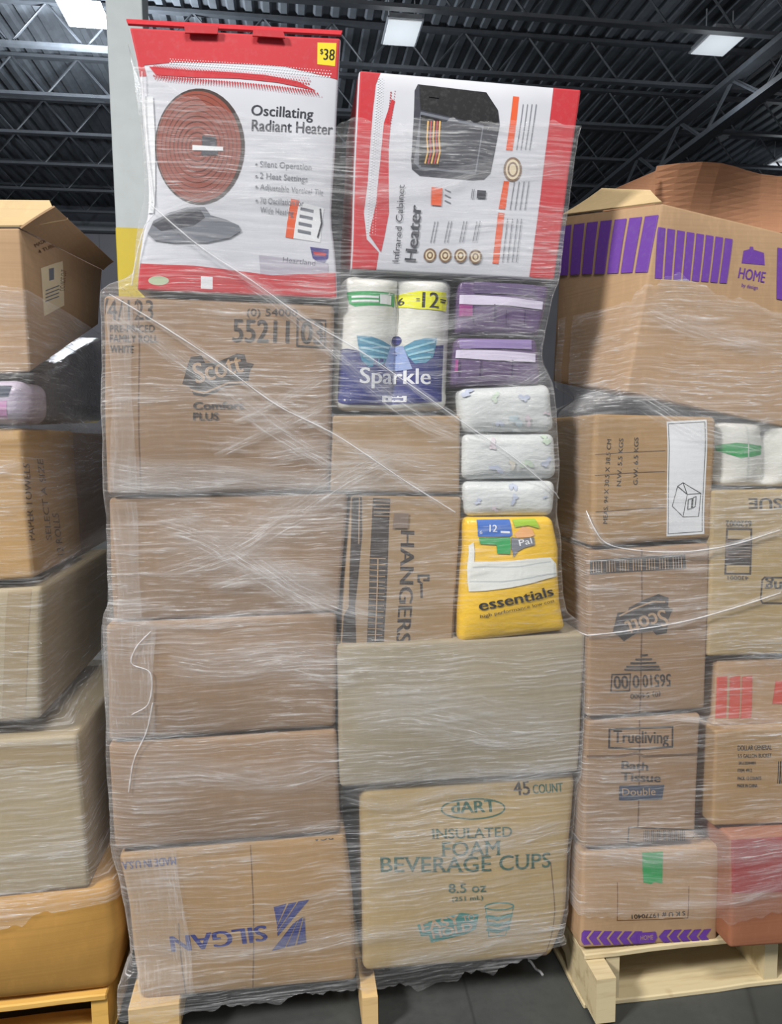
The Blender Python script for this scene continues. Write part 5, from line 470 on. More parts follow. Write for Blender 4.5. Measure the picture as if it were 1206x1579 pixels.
   {"p":"print#790","k":"poly","m":"pastel_pink","f":"F","x":[[0.1656,0.0276],[0.1649,0.0265],[0.1661,0.0241],[0.167,0.02],[0.1663,0.0159],[0.1642,0.0131],[0.1616,0.0114],[0.1587,0.0108],[0.1565,0.0133],[0.1566,0.0189],[0.1589,0.0246],[0.1608,0.0271],[0.1598,0.0271],[0.1566,0.0278],[0.1543,0.0305],[0.1541,0.0339],[0.1553,0.0369],[0.1569,0.0399],[0.1591,0.0422],[0.1618,0.0418],[0.1637,0.0388],[0.1646,0.0358],[0.1659,0.0348],[0.1678,0.0345],[0.1689,0.0326],[0.1678,0.0296]]},
   {"p":"print#980","k":"poly","m":"pastel_pink","f":"F","x":[[0.2187,0.0442],[0.2198,0.0429],[0.2198,0.0414],[0.2181,0.0403],[0.2155,0.0401],[0.2133,0.04],[0.2114,0.0401],[0.2098,0.0408],[0.2093,0.0422],[0.2097,0.0434],[0.2089,0.0434],[0.2053,0.0428],[0.2006,0.0431],[0.198,0.0446],[0.1987,0.0463],[0.2012,0.0476],[0.2039,0.0482],[0.2067,0.0483],[0.2092,0.0474],[0.2107,0.0461],[0.2113,0.0456],[0.2126,0.0465],[0.2154,0.0477],[0.2181,0.0477],[0.219,0.0465],[0.2186,0.0452]]},
   {"p":"print#180","k":"poly","m":"pastel_blue","f":"F","x":[[0.0237,0.0966],[0.0216,0.0959],[0.0238,0.0941],[0.0253,0.0914],[0.0236,0.0896],[0.0204,0.0891],[0.0174,0.0884],[0.0136,0.0869],[0.009,0.0863],[0.0051,0.0878],[0.0028,0.0903],[0.0003,0.0924],[-0.003,0.0948],[-0.0037,0.0978],[0.0011,0.1],[0.009,0.0998],[0.014,0.0984],[0.0144,0.099],[0.0136,0.1022],[0.0152,0.106],[0.0194,0.1082],[0.0248,0.1091],[0.0311,0.1088],[0.0361,0.1066],[0.0361,0.1024],[0.0303,0.0985]]},
 ]),
 'white2': ({"name":"soft_pack","label":"middle white soft pack with pastel blue and green prints","cat":"diaper pack","c":[[0.2761,0.0,1.3565],[0.5114,0.0,1.3554],[0.5066,0.0,1.4635],[0.2762,0.0,1.4639],[0.2761,0.3,1.3565],[0.5114,0.3,1.3554],[0.5066,0.3,1.4635],[0.2762,0.3,1.4639]],"mat":"pack_pastel","r":0.02,"bulge":0.012,"group":"white printed soft packs","rolls":0,"dip":0.0,"wob":0.004,"n":12}, [
   {"p":"print#470","k":"poly","m":"pastel_blue","f":"F","x":[[0.0907,0.0243],[0.0926,0.0223],[0.096,0.0189],[0.0968,0.0146],[0.0928,0.0125],[0.0866,0.014],[0.0821,0.0174],[0.0801,0.02],[0.0791,0.0211],[0.0782,0.0218],[0.0771,0.0221],[0.074,0.022],[0.0681,0.0224],[0.0621,0.0246],[0.0607,0.028],[0.0649,0.0303],[0.0708,0.0306],[0.0747,0.0307],[0.077,0.0317],[0.0796,0.0325],[0.0823,0.0317],[0.0841,0.0299],[0.0856,0.0288],[0.0879,0.0284],[0.0901,0.0275],[0.0907,0.0259]]},
   {"p":"print#760","k":"poly","m":"pastel_green","f":"F","x":[[0.1691,0.0355],[0.1711,0.0313],[0.1691,0.0275],[0.1632,0.0271],[0.1572,0.0303],[0.1544,0.0332],[0.1538,0.0328],[0.1526,0.0302],[0.1502,0.0278],[0.1468,0.0267],[0.1422,0.0263],[0.137,0.0276],[0.1342,0.0313],[0.1365,0.0359],[0.1422,0.0385],[0.1467,0.0392],[0.1481,0.0404],[0.1484,0.043],[0.15,0.0449],[0.1525,0.0444],[0.1546,0.0433],[0.1567,0.0434],[0.1597,0.0441],[0.1628,0.0435],[0.1647,0.0412],[0.1664,0.0386]]},
   {"p":"print#960","k":"poly","m":"pastel_blue","f":"F","x":[[0.2104,0.0375],[0.2101,0.0359],[0.21,0.0341],[0.2089,0.0328],[0.2074,0.0319],[0.2064,0.0302],[0.2048,0.0276],[0.2023,0.0262],[0.2,0.0273],[0.1983,0.0293],[0.1959,0.0303],[0.1921,0.0312],[0.189,0.0339],[0.1899,0.0377],[0.1944,0.0402],[0.199,0.0404],[0.2012,0.0402],[0.2018,0.0409],[0.2024,0.0422],[0.2034,0.0438],[0.2052,0.0468],[0.209,0.0506],[0.214,0.0523],[0.2173,0.0496],[0.2164,0.0442],[0.2129,0.0398]]},
   {"p":"print#430","k":"poly","m":"pastel_pink","f":"F","x":[[0.0763,0.0799],[0.0764,0.0787],[0.0776,0.0768],[0.0792,0.0732],[0.0789,0.0695],[0.0761,0.0681],[0.0728,0.0694],[0.0703,0.0708],[0.0678,0.0707],[0.0646,0.0703],[0.0622,0.072],[0.0625,0.0754],[0.0646,0.0783],[0.0661,0.0799],[0.0664,0.0812],[0.0668,0.0823],[0.0675,0.0834],[0.0677,0.0853],[0.0679,0.0895],[0.0698,0.0947],[0.0739,0.097],[0.0774,0.0943],[0.0781,0.0889],[0.077,0.0845],[0.0763,0.0822],[0.0763,0.081]]},
   {"p":"print#620","k":"poly","m":"pastel_tan","f":"F","x":[[0.1239,0.0336],[0.1246,0.0324],[0.1246,0.031],[0.1239,0.0298],[0.1235,0.0278],[0.1228,0.0243],[0.1202,0.0208],[0.1161,0.0204],[0.1133,0.0237],[0.1134,0.0282],[0.1148,0.0312],[0.1151,0.0324],[0.1143,0.0329],[0.1135,0.0337],[0.1123,0.0349],[0.1103,0.0371],[0.1088,0.0404],[0.1099,0.0434],[0.1136,0.0438],[0.1172,0.042],[0.1195,0.0405],[0.1218,0.0403],[0.1245,0.0403],[0.1261,0.0388],[0.1256,0.0365],[0.1242,0.0347]]},
   {"p":"print#960","k":"poly","m":"pastel_green","f":"F","x":[[0.2165,0.0932],[0.2198,0.0898],[0.2188,0.0865],[0.2158,0.0843],[0.2132,0.0822],[0.2103,0.0801],[0.2068,0.0796],[0.2036,0.0816],[0.2015,0.0841],[0.1993,0.0853],[0.1968,0.0863],[0.196,0.0888],[0.1982,0.0917],[0.201,0.0934],[0.2005,0.0945],[0.1968,0.0977],[0.1941,0.1031],[0.1952,0.1079],[0.1992,0.1099],[0.2038,0.1097],[0.2077,0.1082],[0.2103,0.1047],[0.2101,0.0995],[0.2078,0.0953],[0.2071,0.0941],[0.2107,0.0945]]},
 ]),
 'white3': ({"name":"soft_pack","label":"lowest white soft pack, resting on the yellow pack","cat":"diaper pack","c":[[0.284,0.0,1.2686],[0.5028,0.0,1.2647],[0.5114,0.0,1.3522],[0.2778,0.0,1.3533],[0.284,0.3,1.2686],[0.5028,0.3,1.2647],[0.5114,0.3,1.3522],[0.2778,0.3,1.3533]],"mat":"pack_pastel","r":0.02,"bulge":0.012,"group":"white printed soft packs","rolls":0,"dip":0.0,"wob":0.004,"n":12}, [
   {"p":"print#635","k":"poly","m":"pastel_blue","f":"F","x":[[0.1271,0.0745],[0.127,0.0706],[0.1263,0.067],[0.1249,0.064],[0.1224,0.0636],[0.1196,0.0669],[0.1179,0.0719],[0.1176,0.0736],[0.1169,0.0707],[0.1146,0.0665],[0.1117,0.0653],[0.1097,0.0674],[0.1087,0.0709],[0.1083,0.0747],[0.1087,0.0784],[0.1107,0.0808],[0.1134,0.0809],[0.1152,0.0804],[0.1159,0.0818],[0.1167,0.0845],[0.1182,0.0853],[0.1193,0.0829],[0.1197,0.08],[0.1206,0.0792],[0.1229,0.0793],[0.1256,0.0778]]},
   {"p":"print#640","k":"poly","m":"pastel_blue","f":"F","x":[[0.1267,0.0452],[0.1237,0.044],[0.1222,0.0436],[0.1224,0.0423],[0.1227,0.0401],[0.1221,0.0378],[0.1209,0.0352],[0.1186,0.0319],[0.1151,0.0298],[0.112,0.0314],[0.1117,0.0366],[0.1141,0.0417],[0.1164,0.0443],[0.1166,0.0453],[0.1155,0.0465],[0.1149,0.0483],[0.1151,0.0501],[0.1154,0.0524],[0.1162,0.0556],[0.118,0.0579],[0.1205,0.0575],[0.1224,0.0549],[0.1238,0.0529],[0.1258,0.0521],[0.1282,0.0508],[0.1289,0.0479]]},
   {"p":"print#940","k":"poly","m":"pastel_blue","f":"F","x":[[0.2015,0.048],[0.1995,0.0473],[0.1981,0.047],[0.1971,0.0469],[0.1964,0.047],[0.1959,0.047],[0.1957,0.0463],[0.1951,0.045],[0.1936,0.0438],[0.192,0.0439],[0.1913,0.0452],[0.1913,0.0464],[0.1911,0.0473],[0.1905,0.0482],[0.1903,0.0491],[0.1912,0.0498],[0.1926,0.0499],[0.1935,0.05],[0.1941,0.0503],[0.1948,0.0504],[0.1954,0.0501],[0.196,0.0499],[0.1972,0.0505],[0.1994,0.0511],[0.2018,0.0508],[0.2026,0.0495]]},
   {"p":"print#290","k":"poly","m":"pastel_blue","f":"F","x":[[0.0353,0.0387],[0.0357,0.038],[0.0372,0.0366],[0.0375,0.0349],[0.0358,0.0343],[0.0339,0.0345],[0.0324,0.0342],[0.0307,0.0329],[0.028,0.0318],[0.0254,0.0322],[0.0239,0.0338],[0.0231,0.0355],[0.0227,0.0372],[0.0239,0.0388],[0.027,0.0397],[0.0303,0.0394],[0.0313,0.0392],[0.0301,0.0408],[0.0295,0.044],[0.031,0.0467],[0.0337,0.0474],[0.0363,0.0467],[0.0385,0.0454],[0.0397,0.0437],[0.0392,0.0415],[0.0371,0.0396]]},
   {"p":"print#450","k":"poly","m":"pastel_pink","f":"F","x":[[0.0759,0.0211],[0.0799,0.0196],[0.0818,0.0172],[0.0808,0.0151],[0.0784,0.0139],[0.0757,0.0133],[0.0728,0.0138],[0.0707,0.0157],[0.0701,0.0183],[0.0702,0.0196],[0.0688,0.0193],[0.0659,0.019],[0.0637,0.0198],[0.0637,0.0212],[0.0649,0.0224],[0.0652,0.0237],[0.065,0.0255],[0.0659,0.0274],[0.0681,0.0282],[0.0706,0.0281],[0.0729,0.0278],[0.075,0.0273],[0.0761,0.0257],[0.0753,0.0234],[0.0732,0.0217],[0.073,0.0213]]},
 ]),
 'yellow': ({"name":"paper_towel_pack","label":"yellow pack with black lettering and clear band showing white rolls","cat":"paper towels","c":[[0.2655,-0.015,0.9667],[0.5359,-0.015,0.985],[0.4962,-0.015,1.2655],[0.2781,-0.015,1.268],[0.2655,0.285,0.9667],[0.5359,0.285,0.985],[0.4962,0.285,1.2655],[0.2781,0.285,1.268]],"mat":"pack_yellow","r":0.018,"bulge":0.018,"group":None,"rolls":0,"dip":0.0,"wob":0.005,"n":12,"prof":[[0.0,0.0,0.0],[0.276,0.0,-0.0098],[0.48,0.0031,-0.0065],[0.735,0.0063,0.0049],[1.01,0.0,0.0]]}, [
   {"p":"roll_window","k":"poly","m":"roll_white","f":"F","x":[[0.0238,0.1891],[0.0772,0.1887],[0.1472,0.1933],[0.2182,0.1921],[0.234,0.1742],[0.2376,0.1447],[0.1748,0.1346],[0.1154,0.1271],[0.057,0.1221],[0.016,0.1206],[0.0087,0.1775],[0.0086,0.227],[0.0216,0.2355]]},
   {"p":"roll_window","k":"line","m":"roll_shade","f":"F","w":0.0031,"x":[[0.0236,0.1767],[0.093,0.1763],[0.2185,0.1811]]},
   {"p":"roll_window","k":"line","m":"roll_shade","f":"F","w":0.0031,"x":[[0.019,0.1431],[0.0952,0.1425],[0.2322,0.1524]]},
   {"p":"promo_panel","k":"poly","m":"blue_ink","f":"F","x":[[0.0334,0.2915],[0.1222,0.295],[0.1224,0.2508],[0.1142,0.2468],[0.0337,0.2492]]},
   {"p":"promo_panel/lettering#4","k":"text","m":"white_ink","f":"F","s":"12","x":[[0.0639,0.2597],[0.0844,0.2587]],"h":[0.0016,0.0159],"b":0.02,"sf":0},
   {"p":"promo_panel/lettering#5","k":"text","m":"white_ink","f":"F","s":"6","x":[[0.0384,0.2554],[0.0456,0.2552]],"h":[0.0005,0.0076],"b":0,"sf":0},
   {"p":"promo_panel","k":"line","m":"white_ink","f":"F","w":0.0046,"x":[[0.0947,0.2585],[0.1154,0.2575]]},
   {"p":"promo_panel","k":"poly","m":"green_ink","f":"F","x":[[0.0361,0.2464],[0.1166,0.2451],[0.1146,0.2276],[0.1112,0.2067],[0.0797,0.2081],[0.0792,0.2289],[0.0377,0.2316]]},
   {"p":"promo_panel","k":"poly","m":"lime_ink","f":"F","x":[[0.1294,0.288],[0.1916,0.2942],[0.2002,0.2653],[0.1697,0.2732],[0.1324,0.2692]]},
   {"p":"emblem","k":"poly","m":"skin_ink","f":"F","x":[[0.1278,0.253],[0.1535,0.27],[0.1792,0.2658],[0.1844,0.249],[0.1708,0.2446],[0.1344,0.2434]]},
   {"p":"emblem","k":"poly","m":"ink_grey","f":"F","x":[[0.1193,0.2462],[0.1444,0.2407],[0.1811,0.2443],[0.1794,0.2251],[0.1467,0.2193],[0.131,0.2129],[0.1191,0.1994],[0.1151,0.2206]]},
   {"p":"emblem/lettering#11","k":"text","m":"white_ink","f":"F","s":"Pal","x":[[0.1372,0.2244],[0.1736,0.229]],"h":[-0.001,0.014],"b":0,"sf":0},
   {"p":"lettering","k":"text","m":"ink","f":"F","s":"essentials","x":[[0.0434,0.0778],[0.225,0.0971]],"h":[-0.0063,0.0241],"b":0.018,"sf":0},
   {"p":"lettering","k":"text","m":"ink","f":"F","s":"high performance low cost","x":[[0.0456,0.0597],[0.2259,0.0805]],"h":[-0.0017,0.0084],"b":0,"sf":0},
 ]),
 'scott': ({"name":"carton","label":"brown carton printed 55211 03 above a dark logo, under the dish heater carton","cat":"box","c":[[-0.5251,-0.0,1.3367],[-0.0354,-0.0,1.3386],[-0.0161,-0.0,1.7564],[-0.5125,-0.0,1.7685],[-0.5251,0.7,1.3367],[-0.0354,0.7,1.3386],[-0.0161,0.7,1.7564],[-0.5125,0.7,1.7685]],"mat":"kraft_rose","r":0.012,"bulge":0.012,"group":None,"rolls":0,"dip":0.0,"wob":0.003,"n":12}, [
   {"p":"lettering","k":"text","m":"ink_soft","f":"F","s":"4/123","x":[[0.0083,0.3731],[0.1027,0.3763]],"h":[0.0008,0.0413],"b":0,"sf":0},
   {"p":"lettering","k":"line","m":"ink_soft","f":"F","w":0.0046,"x":[[-0.0037,0.3727],[0.0091,0.4166]]},
   {"p":"lettering","k":"text","m":"ink_soft","f":"F","s":"PRE-PRICED","x":[[0.013,0.3484],[0.106,0.3512]],"h":[0.0003,0.014],"b":0.01,"sf":0},
   {"p":"lettering","k":"text","m":"ink_soft","f":"F","s":"FAMILY ROLL","x":[[0.0127,0.3274],[0.1128,0.3292]],"h":[0.0004,0.0149],"b":0.01,"sf":0},
   {"p":"lettering","k":"text","m":"ink_soft","f":"F","s":"WHITE","x":[[0.0131,0.3055],[0.0622,0.3057]],"h":[0.0006,0.0149],"b":0.01,"sf":0},
   {"p":"lettering","k":"text","m":"ink_soft","f":"F","s":"(0) 54000","x":[[0.3022,0.391],[0.4117,0.3951]],"h":[-0.0002,0.0155],"b":0,"sf":0},
   {"p":"lettering","k":"text","m":"ink_soft","f":"F","s":"55211 03","x":[[0.2724,0.3345],[0.4687,0.3362]],"h":[0.0005,0.0477],"b":0.02,"sf":0},
   {"p":"lettering","k":"line","m":"ink_soft","f":"F","w":0.0031,"x":[[0.4118,0.3895],[0.4735,0.3871],[0.4722,0.3283],[0.4116,0.33],[0.4118,0.3895]]},
   {"p":"logo","k":"poly","m":"ink_soft","f":"F","x":[[0.1827,0.2995],[0.2059,0.3028],[0.214,0.2866],[0.2374,0.2889],[0.2645,0.3],[0.2825,0.3091],[0.2998,0.3077],[0.3036,0.2912],[0.3201,0.2879],[0.3112,0.2711],[0.3069,0.2432],[0.2831,0.242],[0.2558,0.2379],[0.2377,0.2239],[0.2105,0.2145],[0.1889,0.2179],[0.179,0.2369],[0.1647,0.2413],[0.1701,0.2586],[0.1737,0.2731]]},
   {"p":"logo","k":"line","m":"kraft_print","f":"F","w":0.0039,"x":[[0.1835,0.2279],[0.2105,0.2213],[0.2376,0.2331],[0.2648,0.245],[0.3059,0.2478]]},
   {"p":"logo/lettering#10","k":"text","m":"kraft_print","f":"F","s":"Scott","x":[[0.1947,0.2417],[0.2988,0.2708]],"h":[-0.0107,0.0416],"b":0.02,"sf":0},
   {"p":"lettering","k":"text","m":"ink_soft","f":"F","s":"Comfort","x":[[0.1879,0.1859],[0.2982,0.1883]],"h":[-0.0002,0.0156],"b":0.028,"sf":0},
   {"p":"lettering","k":"text","m":"ink_soft","f":"F","s":"PLUS","x":[[0.1879,0.1629],[0.2425,0.163]],"h":[0.0,0.0157],"b":0.02,"sf":0},
   {"p":"flap_seam","k":"line","m":"crease","f":"F","w":0.0023,"x":[[0.071,0.4191],[0.0742,0.3158],[0.0731,-0.0004]]},
 ]),
 'plain1': ({"name":"carton","label":"plain brown carton directly under the paper towel pack with butterfly","cat":"box","c":[[-0.0332,0.005,1.3349],[0.2737,0.005,1.3242],[0.2737,0.005,1.5076],[-0.0271,0.005,1.509],[-0.0332,0.455,1.3349],[0.2737,0.455,1.3242],[0.2737,0.455,1.5076],[-0.0271,0.455,1.509]],"mat":"kraft_tan","r":0.008,"bulge":0.004,"group":None,"rolls":0,"dip":0.0,"wob":0.003,"n":12}, [
 ]),
 'left2': ({"name":"carton","label":"plain brown carton directly under the carton printed 55211 03","cat":"box","c":[[-0.5274,0.012,1.0494],[-0.0174,0.012,1.0507],[0.0085,0.012,1.333],[-0.5238,0.012,1.3306],[-0.5274,0.712,1.0494],[-0.0174,0.712,1.0507],[0.0085,0.712,1.333],[-0.5238,0.712,1.3306]],"mat":"kraft_rose","r":0.01,"bulge":0.012,"group":None,"rolls":0,"dip":0.0,"wob":0.003,"n":12}, [
 ]),
 'hanger': ({"name":"carton","label":"brown carton printed HANGERS with dark vertical bands","cat":"box","c":[[-0.0161,0.005,0.9689],[0.2566,0.005,0.9678],[0.2772,0.005,1.3168],[0.0154,0.005,1.3251],[-0.0161,0.505,0.9689],[0.2566,0.505,0.9678],[0.2772,0.505,1.3168],[0.0154,0.505,1.3251]],"mat":"kraft_tan","r":0.008,"bulge":0.006,"group":None,"rolls":0,"dip":0.0,"wob":0.003,"n":12}, [
   {"p":"dark_band","k":"poly","m":"ink_soft","f":"F","x":[[-0.0003,0.3559],[0.0245,0.3575],[0.0326,0.2645],[0.0299,0.1532],[0.0274,0.0945],[0.036,0.0079],[-0.0047,0.0098],[-0.0033,0.0634],[0.013,0.0923],[0.008,0.2066],[0.0057,0.2855]]},
   {"p":"dark_band","k":"line","m":"kraft_print","f":"F","w":0.0023,"x":[[0.0198,0.3483],[0.0261,0.2434]]},
   {"p":"dark_band","k":"poly","m":"ink_soft","f":"F","x":[[0.052,0.3486],[0.0934,0.3477],[0.0952,0.2589],[0.0971,0.1517],[0.1009,0.0049],[0.0615,0.0013],[0.0579,0.1124],[0.0541,0.206],[0.0538,0.2855]]},
   {"p":"dark_band","k":"line","m":"kraft_print","f":"F","w":0.002,"x":[[0.0552,0.2087],[0.0901,0.2074]]},
   {"p":"dark_band","k":"line","m":"kraft_print","f":"F","w":0.002,"x":[[0.0558,0.1948],[0.0905,0.1935]]},
   {"p":"dark_band","k":"line","m":"kraft_print","f":"F","w":0.002,"x":[[0.0564,0.181],[0.0909,0.1796]]},
   {"p":"dark_band","k":"line","m":"kraft_print","f":"F","w":0.002,"x":[[0.0569,0.1671],[0.0914,0.1656]]},
   {"p":"dark_band","k":"line","m":"kraft_print","f":"F","w":0.002,"x":[[0.0575,0.1531],[0.0918,0.1516]]},
   {"p":"dark_band","k":"line","m":"kraft_print","f":"F","w":0.002,"x":[[0.058,0.1392],[0.0922,0.1376]]},
   {"p":"dark_band","k":"line","m":"kraft_print","f":"F","w":0.002,"x":[[0.0586,0.1252],[0.0926,0.1235]]},
   {"p":"dark_band","k":"line","m":"kraft_print","f":"F","w":0.002,"x":[[0.0592,0.1112],[0.093,0.1095]]},
   {"p":"dark_band","k":"line","m":"kraft_print","f":"F","w":0.002,"x":[[0.0597,0.0972],[0.0934,0.0954]]},
   {"p":"dark_band","k":"line","m":"kraft_print","f":"F","w":0.002,"x":[[0.0603,0.0832],[0.0938,0.0813]]},
   {"p":"dark_band","k":"line","m":"kraft_print","f":"F","w":0.002,"x":[[0.0609,0.0691],[0.0942,0.0671]]},
   {"p":"dark_band","k":"line","m":"kraft_print","f":"F","w":0.002,"x":[[0.0614,0.0551],[0.0946,0.053]]},
   {"p":"dark_band","k":"line","m":"kraft_print","f":"F","w":0.002,"x":[[0.062,0.041],[0.095,0.0388]]},
   {"p":"dark_band","k":"line","m":"kraft_print","f":"F","w":0.002,"x":[[0.0625,0.0268],[0.0954,0.0246]]},
   {"p":"dark_band","k":"line","m":"kraft_print","f":"F","w":0.0028,"x":[[0.0728,0.2058],[0.0806,0.0113]]},
   {"p":"dark_band","k":"line","m":"kraft_print","f":"F","w":0.0017,"x":[[0.0552,0.3421],[0.0917,0.3416]]},
   {"p":"dark_band","k":"line","m":"kraft_print","f":"F","w":0.0017,"x":[[0.0558,0.3337],[0.0923,0.3332]]},
   {"p":"dark_band","k":"line","m":"kraft_print","f":"F","w":0.0017,"x":[[0.0564,0.3253],[0.0929,0.3247]]},
   {"p":"dark_band","k":"line","m":"kraft_print","f":"F","w":0.0017,"x":[[0.057,0.3169],[0.0935,0.3163]]},
   {"p":"dark_band","k":"line","m":"kraft_print","f":"F","w":0.0017,"x":[[0.0576,0.3085],[0.094,0.3078]]},
   {"p":"dark_band","k":"poly","m":"ink_faint","f":"F","x":[[0.1044,0.3147],[0.1398,0.3149],[0.1393,0.2802],[0.1041,0.2802]]},
   {"p":"lettering","k":"text","m":"ink_soft","f":"F","s":"HANGERS","x":[[0.1239,0.2748],[0.131,0.0008]],"h":[0.0322,-0.0013],"b":0.022,"sf":0},
   {"p":"hanger_picture","k":"line","m":"ink_soft","f":"F","w":0.0054,"x":[[0.182,0.1143],[0.1791,0.1472],[0.172,0.1528],[0.1711,0.1665],[0.1957,0.166],[0.1963,0.155],[0.1854,0.1553]]},
   {"p":"flap_seam","k":"line","m":"crease","f":"F","w":0.0062,"x":[[0.268,0.3373],[0.2756,0.2086],[0.265,0.1036],[0.2654,0.0]]},  # dark of the gap beside the carton, painted along its edge
 ]),
 'left3': ({"name":"carton","label":"plain brown carton with torn wrap edge, left of the large greyish carton","cat":"box","c":[[-0.5471,0.0,0.7763],[-0.0306,0.0,0.7747],[-0.0228,0.0,1.0487],[-0.5412,0.0,1.0481],[-0.5471,0.7,0.7763],[-0.0306,0.7,0.7747],[-0.0228,0.7,1.0487],[-0.5412,0.7,1.0481]],"mat":"kraft_rose","r":0.012,"bulge":0.012,"group":None,"rolls":0,"dip":0.0,"wob":0.003,"n":12}, [
 ]),
 'left4': ({"name":"carton","label":"plain brown carton resting on the carton with upside-down navy lettering","cat":"box","c":[[-0.5452,0.0,0.5131],[-0.0212,0.0,0.5112],[-0.0292,0.0,0.7678],[-0.5487,0.0,0.7699],[-0.5452,0.7,0.5131],[-0.0212,0.7,0.5112],[-0.0292,0.7,0.7678],[-0.5487,0.7,0.7699]],"mat":"kraft_rose","r":0.012,"bulge":0.012,"group":None,"rolls":0,"dip":0.0,"wob":0.003,"n":12}, [
 ]),
 'silgan': ({"name":"carton","label":"brown carton with upside-down navy lettering and striped navy logo","cat":"box","c":[[-0.504,0.0,0.1347],[0.0094,0.0,0.1205],[-0.0132,0.0,0.5017],[-0.54,0.0,0.5026],[-0.504,0.7,0.1347],[0.0094,0.7,0.1205],[-0.0132,0.7,0.5017],[-0.54,0.7,0.5026]],"mat":"kraft_warm","r":0.014,"bulge":0.012,"group":None,"rolls":0,"dip":0.0,"wob":0.003,"n":12,"prof":[[0.0,0.0,0.0],[0.283,0.0,0.0064],[0.637,0.0058,0.0079],[1.08,0.0,0.0]]}, [
   {"p":"lettering","k":"text","m":"navy_ink","f":"F","s":"SILGAN","x":[[0.3092,0.1773],[0.0867,0.1652]],"h":[0.0019,-0.0395],"b":0.028,"sf":0},
   {"p":"logo","k":"poly","m":"navy_ink","f":"F","x":[[0.3316,0.2199],[0.3618,0.2246],[0.3355,0.1725]]},
   {"p":"logo","k":"poly","m":"navy_ink","f":"F","x":[[0.3661,0.2242],[0.3855,0.2258],[0.3344,0.1574],[0.3353,0.169]]},
   {"p":"logo","k":"poly","m":"navy_ink","f":"F","x":[[0.3898,0.2266],[0.4158,0.2282],[0.3345,0.1445],[0.3341,0.1539]]},
   {"p":"logo","k":"poly","m":"navy_ink","f":"F","x":[[0.3179,0.1086],[0.3493,0.1126],[0.3854,0.18],[0.3724,0.1713]]},
   {"p":"logo","k":"poly","m":"navy_ink","f":"F","x":[[0.3537,0.1146],[0.3738,0.1161],[0.3977,0.1864],[0.3877,0.1815]]},
   {"p":"logo","k":"poly","m":"navy_ink","f":"F","x":[[0.3781,0.1163],[0.4011,0.12],[0.4011,0.1884]]},
   {"p":"lettering","k":"text","m":"ink_soft","f":"F","s":"PCA","x":[[0.4915,0.3867],[0.4423,0.3866]],"h":[-0.0008,-0.017],"b":0.02,"sf":0},
   {"p":"lettering","k":"text","m":"navy_ink","f":"F","s":"MADE IN U.S.A.","x":[[0.1248,0.3609],[0.0015,0.3574]],"h":[-0.0012,-0.0193],"b":0.018,"sf":0},
   {"p":"flap_seam","k":"line","m":"crease","f":"F","w":0.0019,"x":[[0.298,0.3873],[0.2631,-0.0265]]},
   {"p":"flap_seam","k":"line","m":"crease","f":"F","w":0.0023,"x":[[0.1101,0.1978],[0.1059,-0.0109]]},
 ]),
 'grey': ({"name":"carton","label":"large plain greyish carton between the yellow pack and the cup carton","cat":"box","c":[[-0.0227,-0.015,0.6305],[0.5699,-0.015,0.6229],[0.5838,-0.015,0.977],[-0.0244,-0.015,0.9756],[-0.0227,0.685,0.6305],[0.5699,0.685,0.6229],[0.5838,0.685,0.977],[-0.0244,0.685,0.9756]],"mat":"kraft_grey","r":0.01,"bulge":0.012,"group":None,"rolls":0,"dip":0.0,"wob":0.003,"n":12}, [
 ]),
 'foam': ({"name":"carton","label":"yellowish brown carton printed INSULATED FOAM BEVERAGE CUPS in green","cat":"box","c":[[0.0258,0.0,0.1397],[0.5238,0.0,0.1219],[0.5714,0.0,0.6098],[0.0278,0.0,0.6148],[0.0258,0.7,0.1397],[0.5238,0.7,0.1219],[0.5714,0.7,0.6098],[0.0278,0.7,0.6148]],"mat":"kraft_yellow","r":0.02,"bulge":0.016,"group":None,"rolls":0,"dip":0.0,"wob":0.003,"n":12,"prof":[[0.007,0.0,-0.0105],[0.147,0.0,0.0105],[0.288,0.0,0.0175],[0.604,0.0,0.0052],[1.06,0.0,0.0]]}, [
   {"p":"lettering","k":"text","m":"ink_soft","f":"F","s":"45","x":[[0.3646,0.4432],[0.4062,0.4419]],"h":[-0.0033,0.034],"b":0.018,"sf":0},
   {"p":"lettering","k":"text","m":"green_dark","f":"F","s":"COUNT","x":[[0.4128,0.4437],[0.4889,0.4429]],"h":[-0.0027,0.0224],"b":0.02,"sf":0},
   {"p":"lettering","k":"line","m":"ink_soft","f":"F","w":0.0031,"x":[[0.3641,0.4892],[0.4962,0.4856]]},
   {"p":"lettering","k":"text","m":"ink_soft","f":"F","s":"1000 / CASE","x":[[0.3751,0.4907],[0.4932,0.4881]],"h":[-0.0011,0.0105],"b":0,"sf":0},
   {"p":"logo","k":"line","m":"green_dark","f":"F","w":0.0034,"x":[[0.342,0.4155],[0.3414,0.4117],[0.3389,0.408],[0.3345,0.4046],[0.3285,0.4015],[0.3208,0.3989],[0.3118,0.3967],[0.3016,0.3951],[0.2906,0.394],[0.2789,0.3936],[0.2669,0.3937],[0.2549,0.3945],[0.2432,0.3959],[0.232,0.3978],[0.2217,0.4002],[0.2125,0.403],[0.2046,0.4063],[0.1982,0.4098],[0.1934,0.4136],[0.1904,0.4174],[0.1893,0.4213],[0.19,0.4251],[0.1925,0.4288],[0.1968,0.4322],[0.2028,0.4352],[0.2103,0.4379],[0.2191,0.44],[0.2291,0.4417],[0.24,0.4427],[0.2515,0.4432],[0.2633,0.443],[0.2753,0.4423],[0.287,0.441],[0.2981,0.4391],[0.3086,0.4367],[0.3179,0.4338],[0.326,0.4306],[0.3326,0.427],[0.3375,0.4233],[0.3407,0.4194],[0.342,0.4155]]},
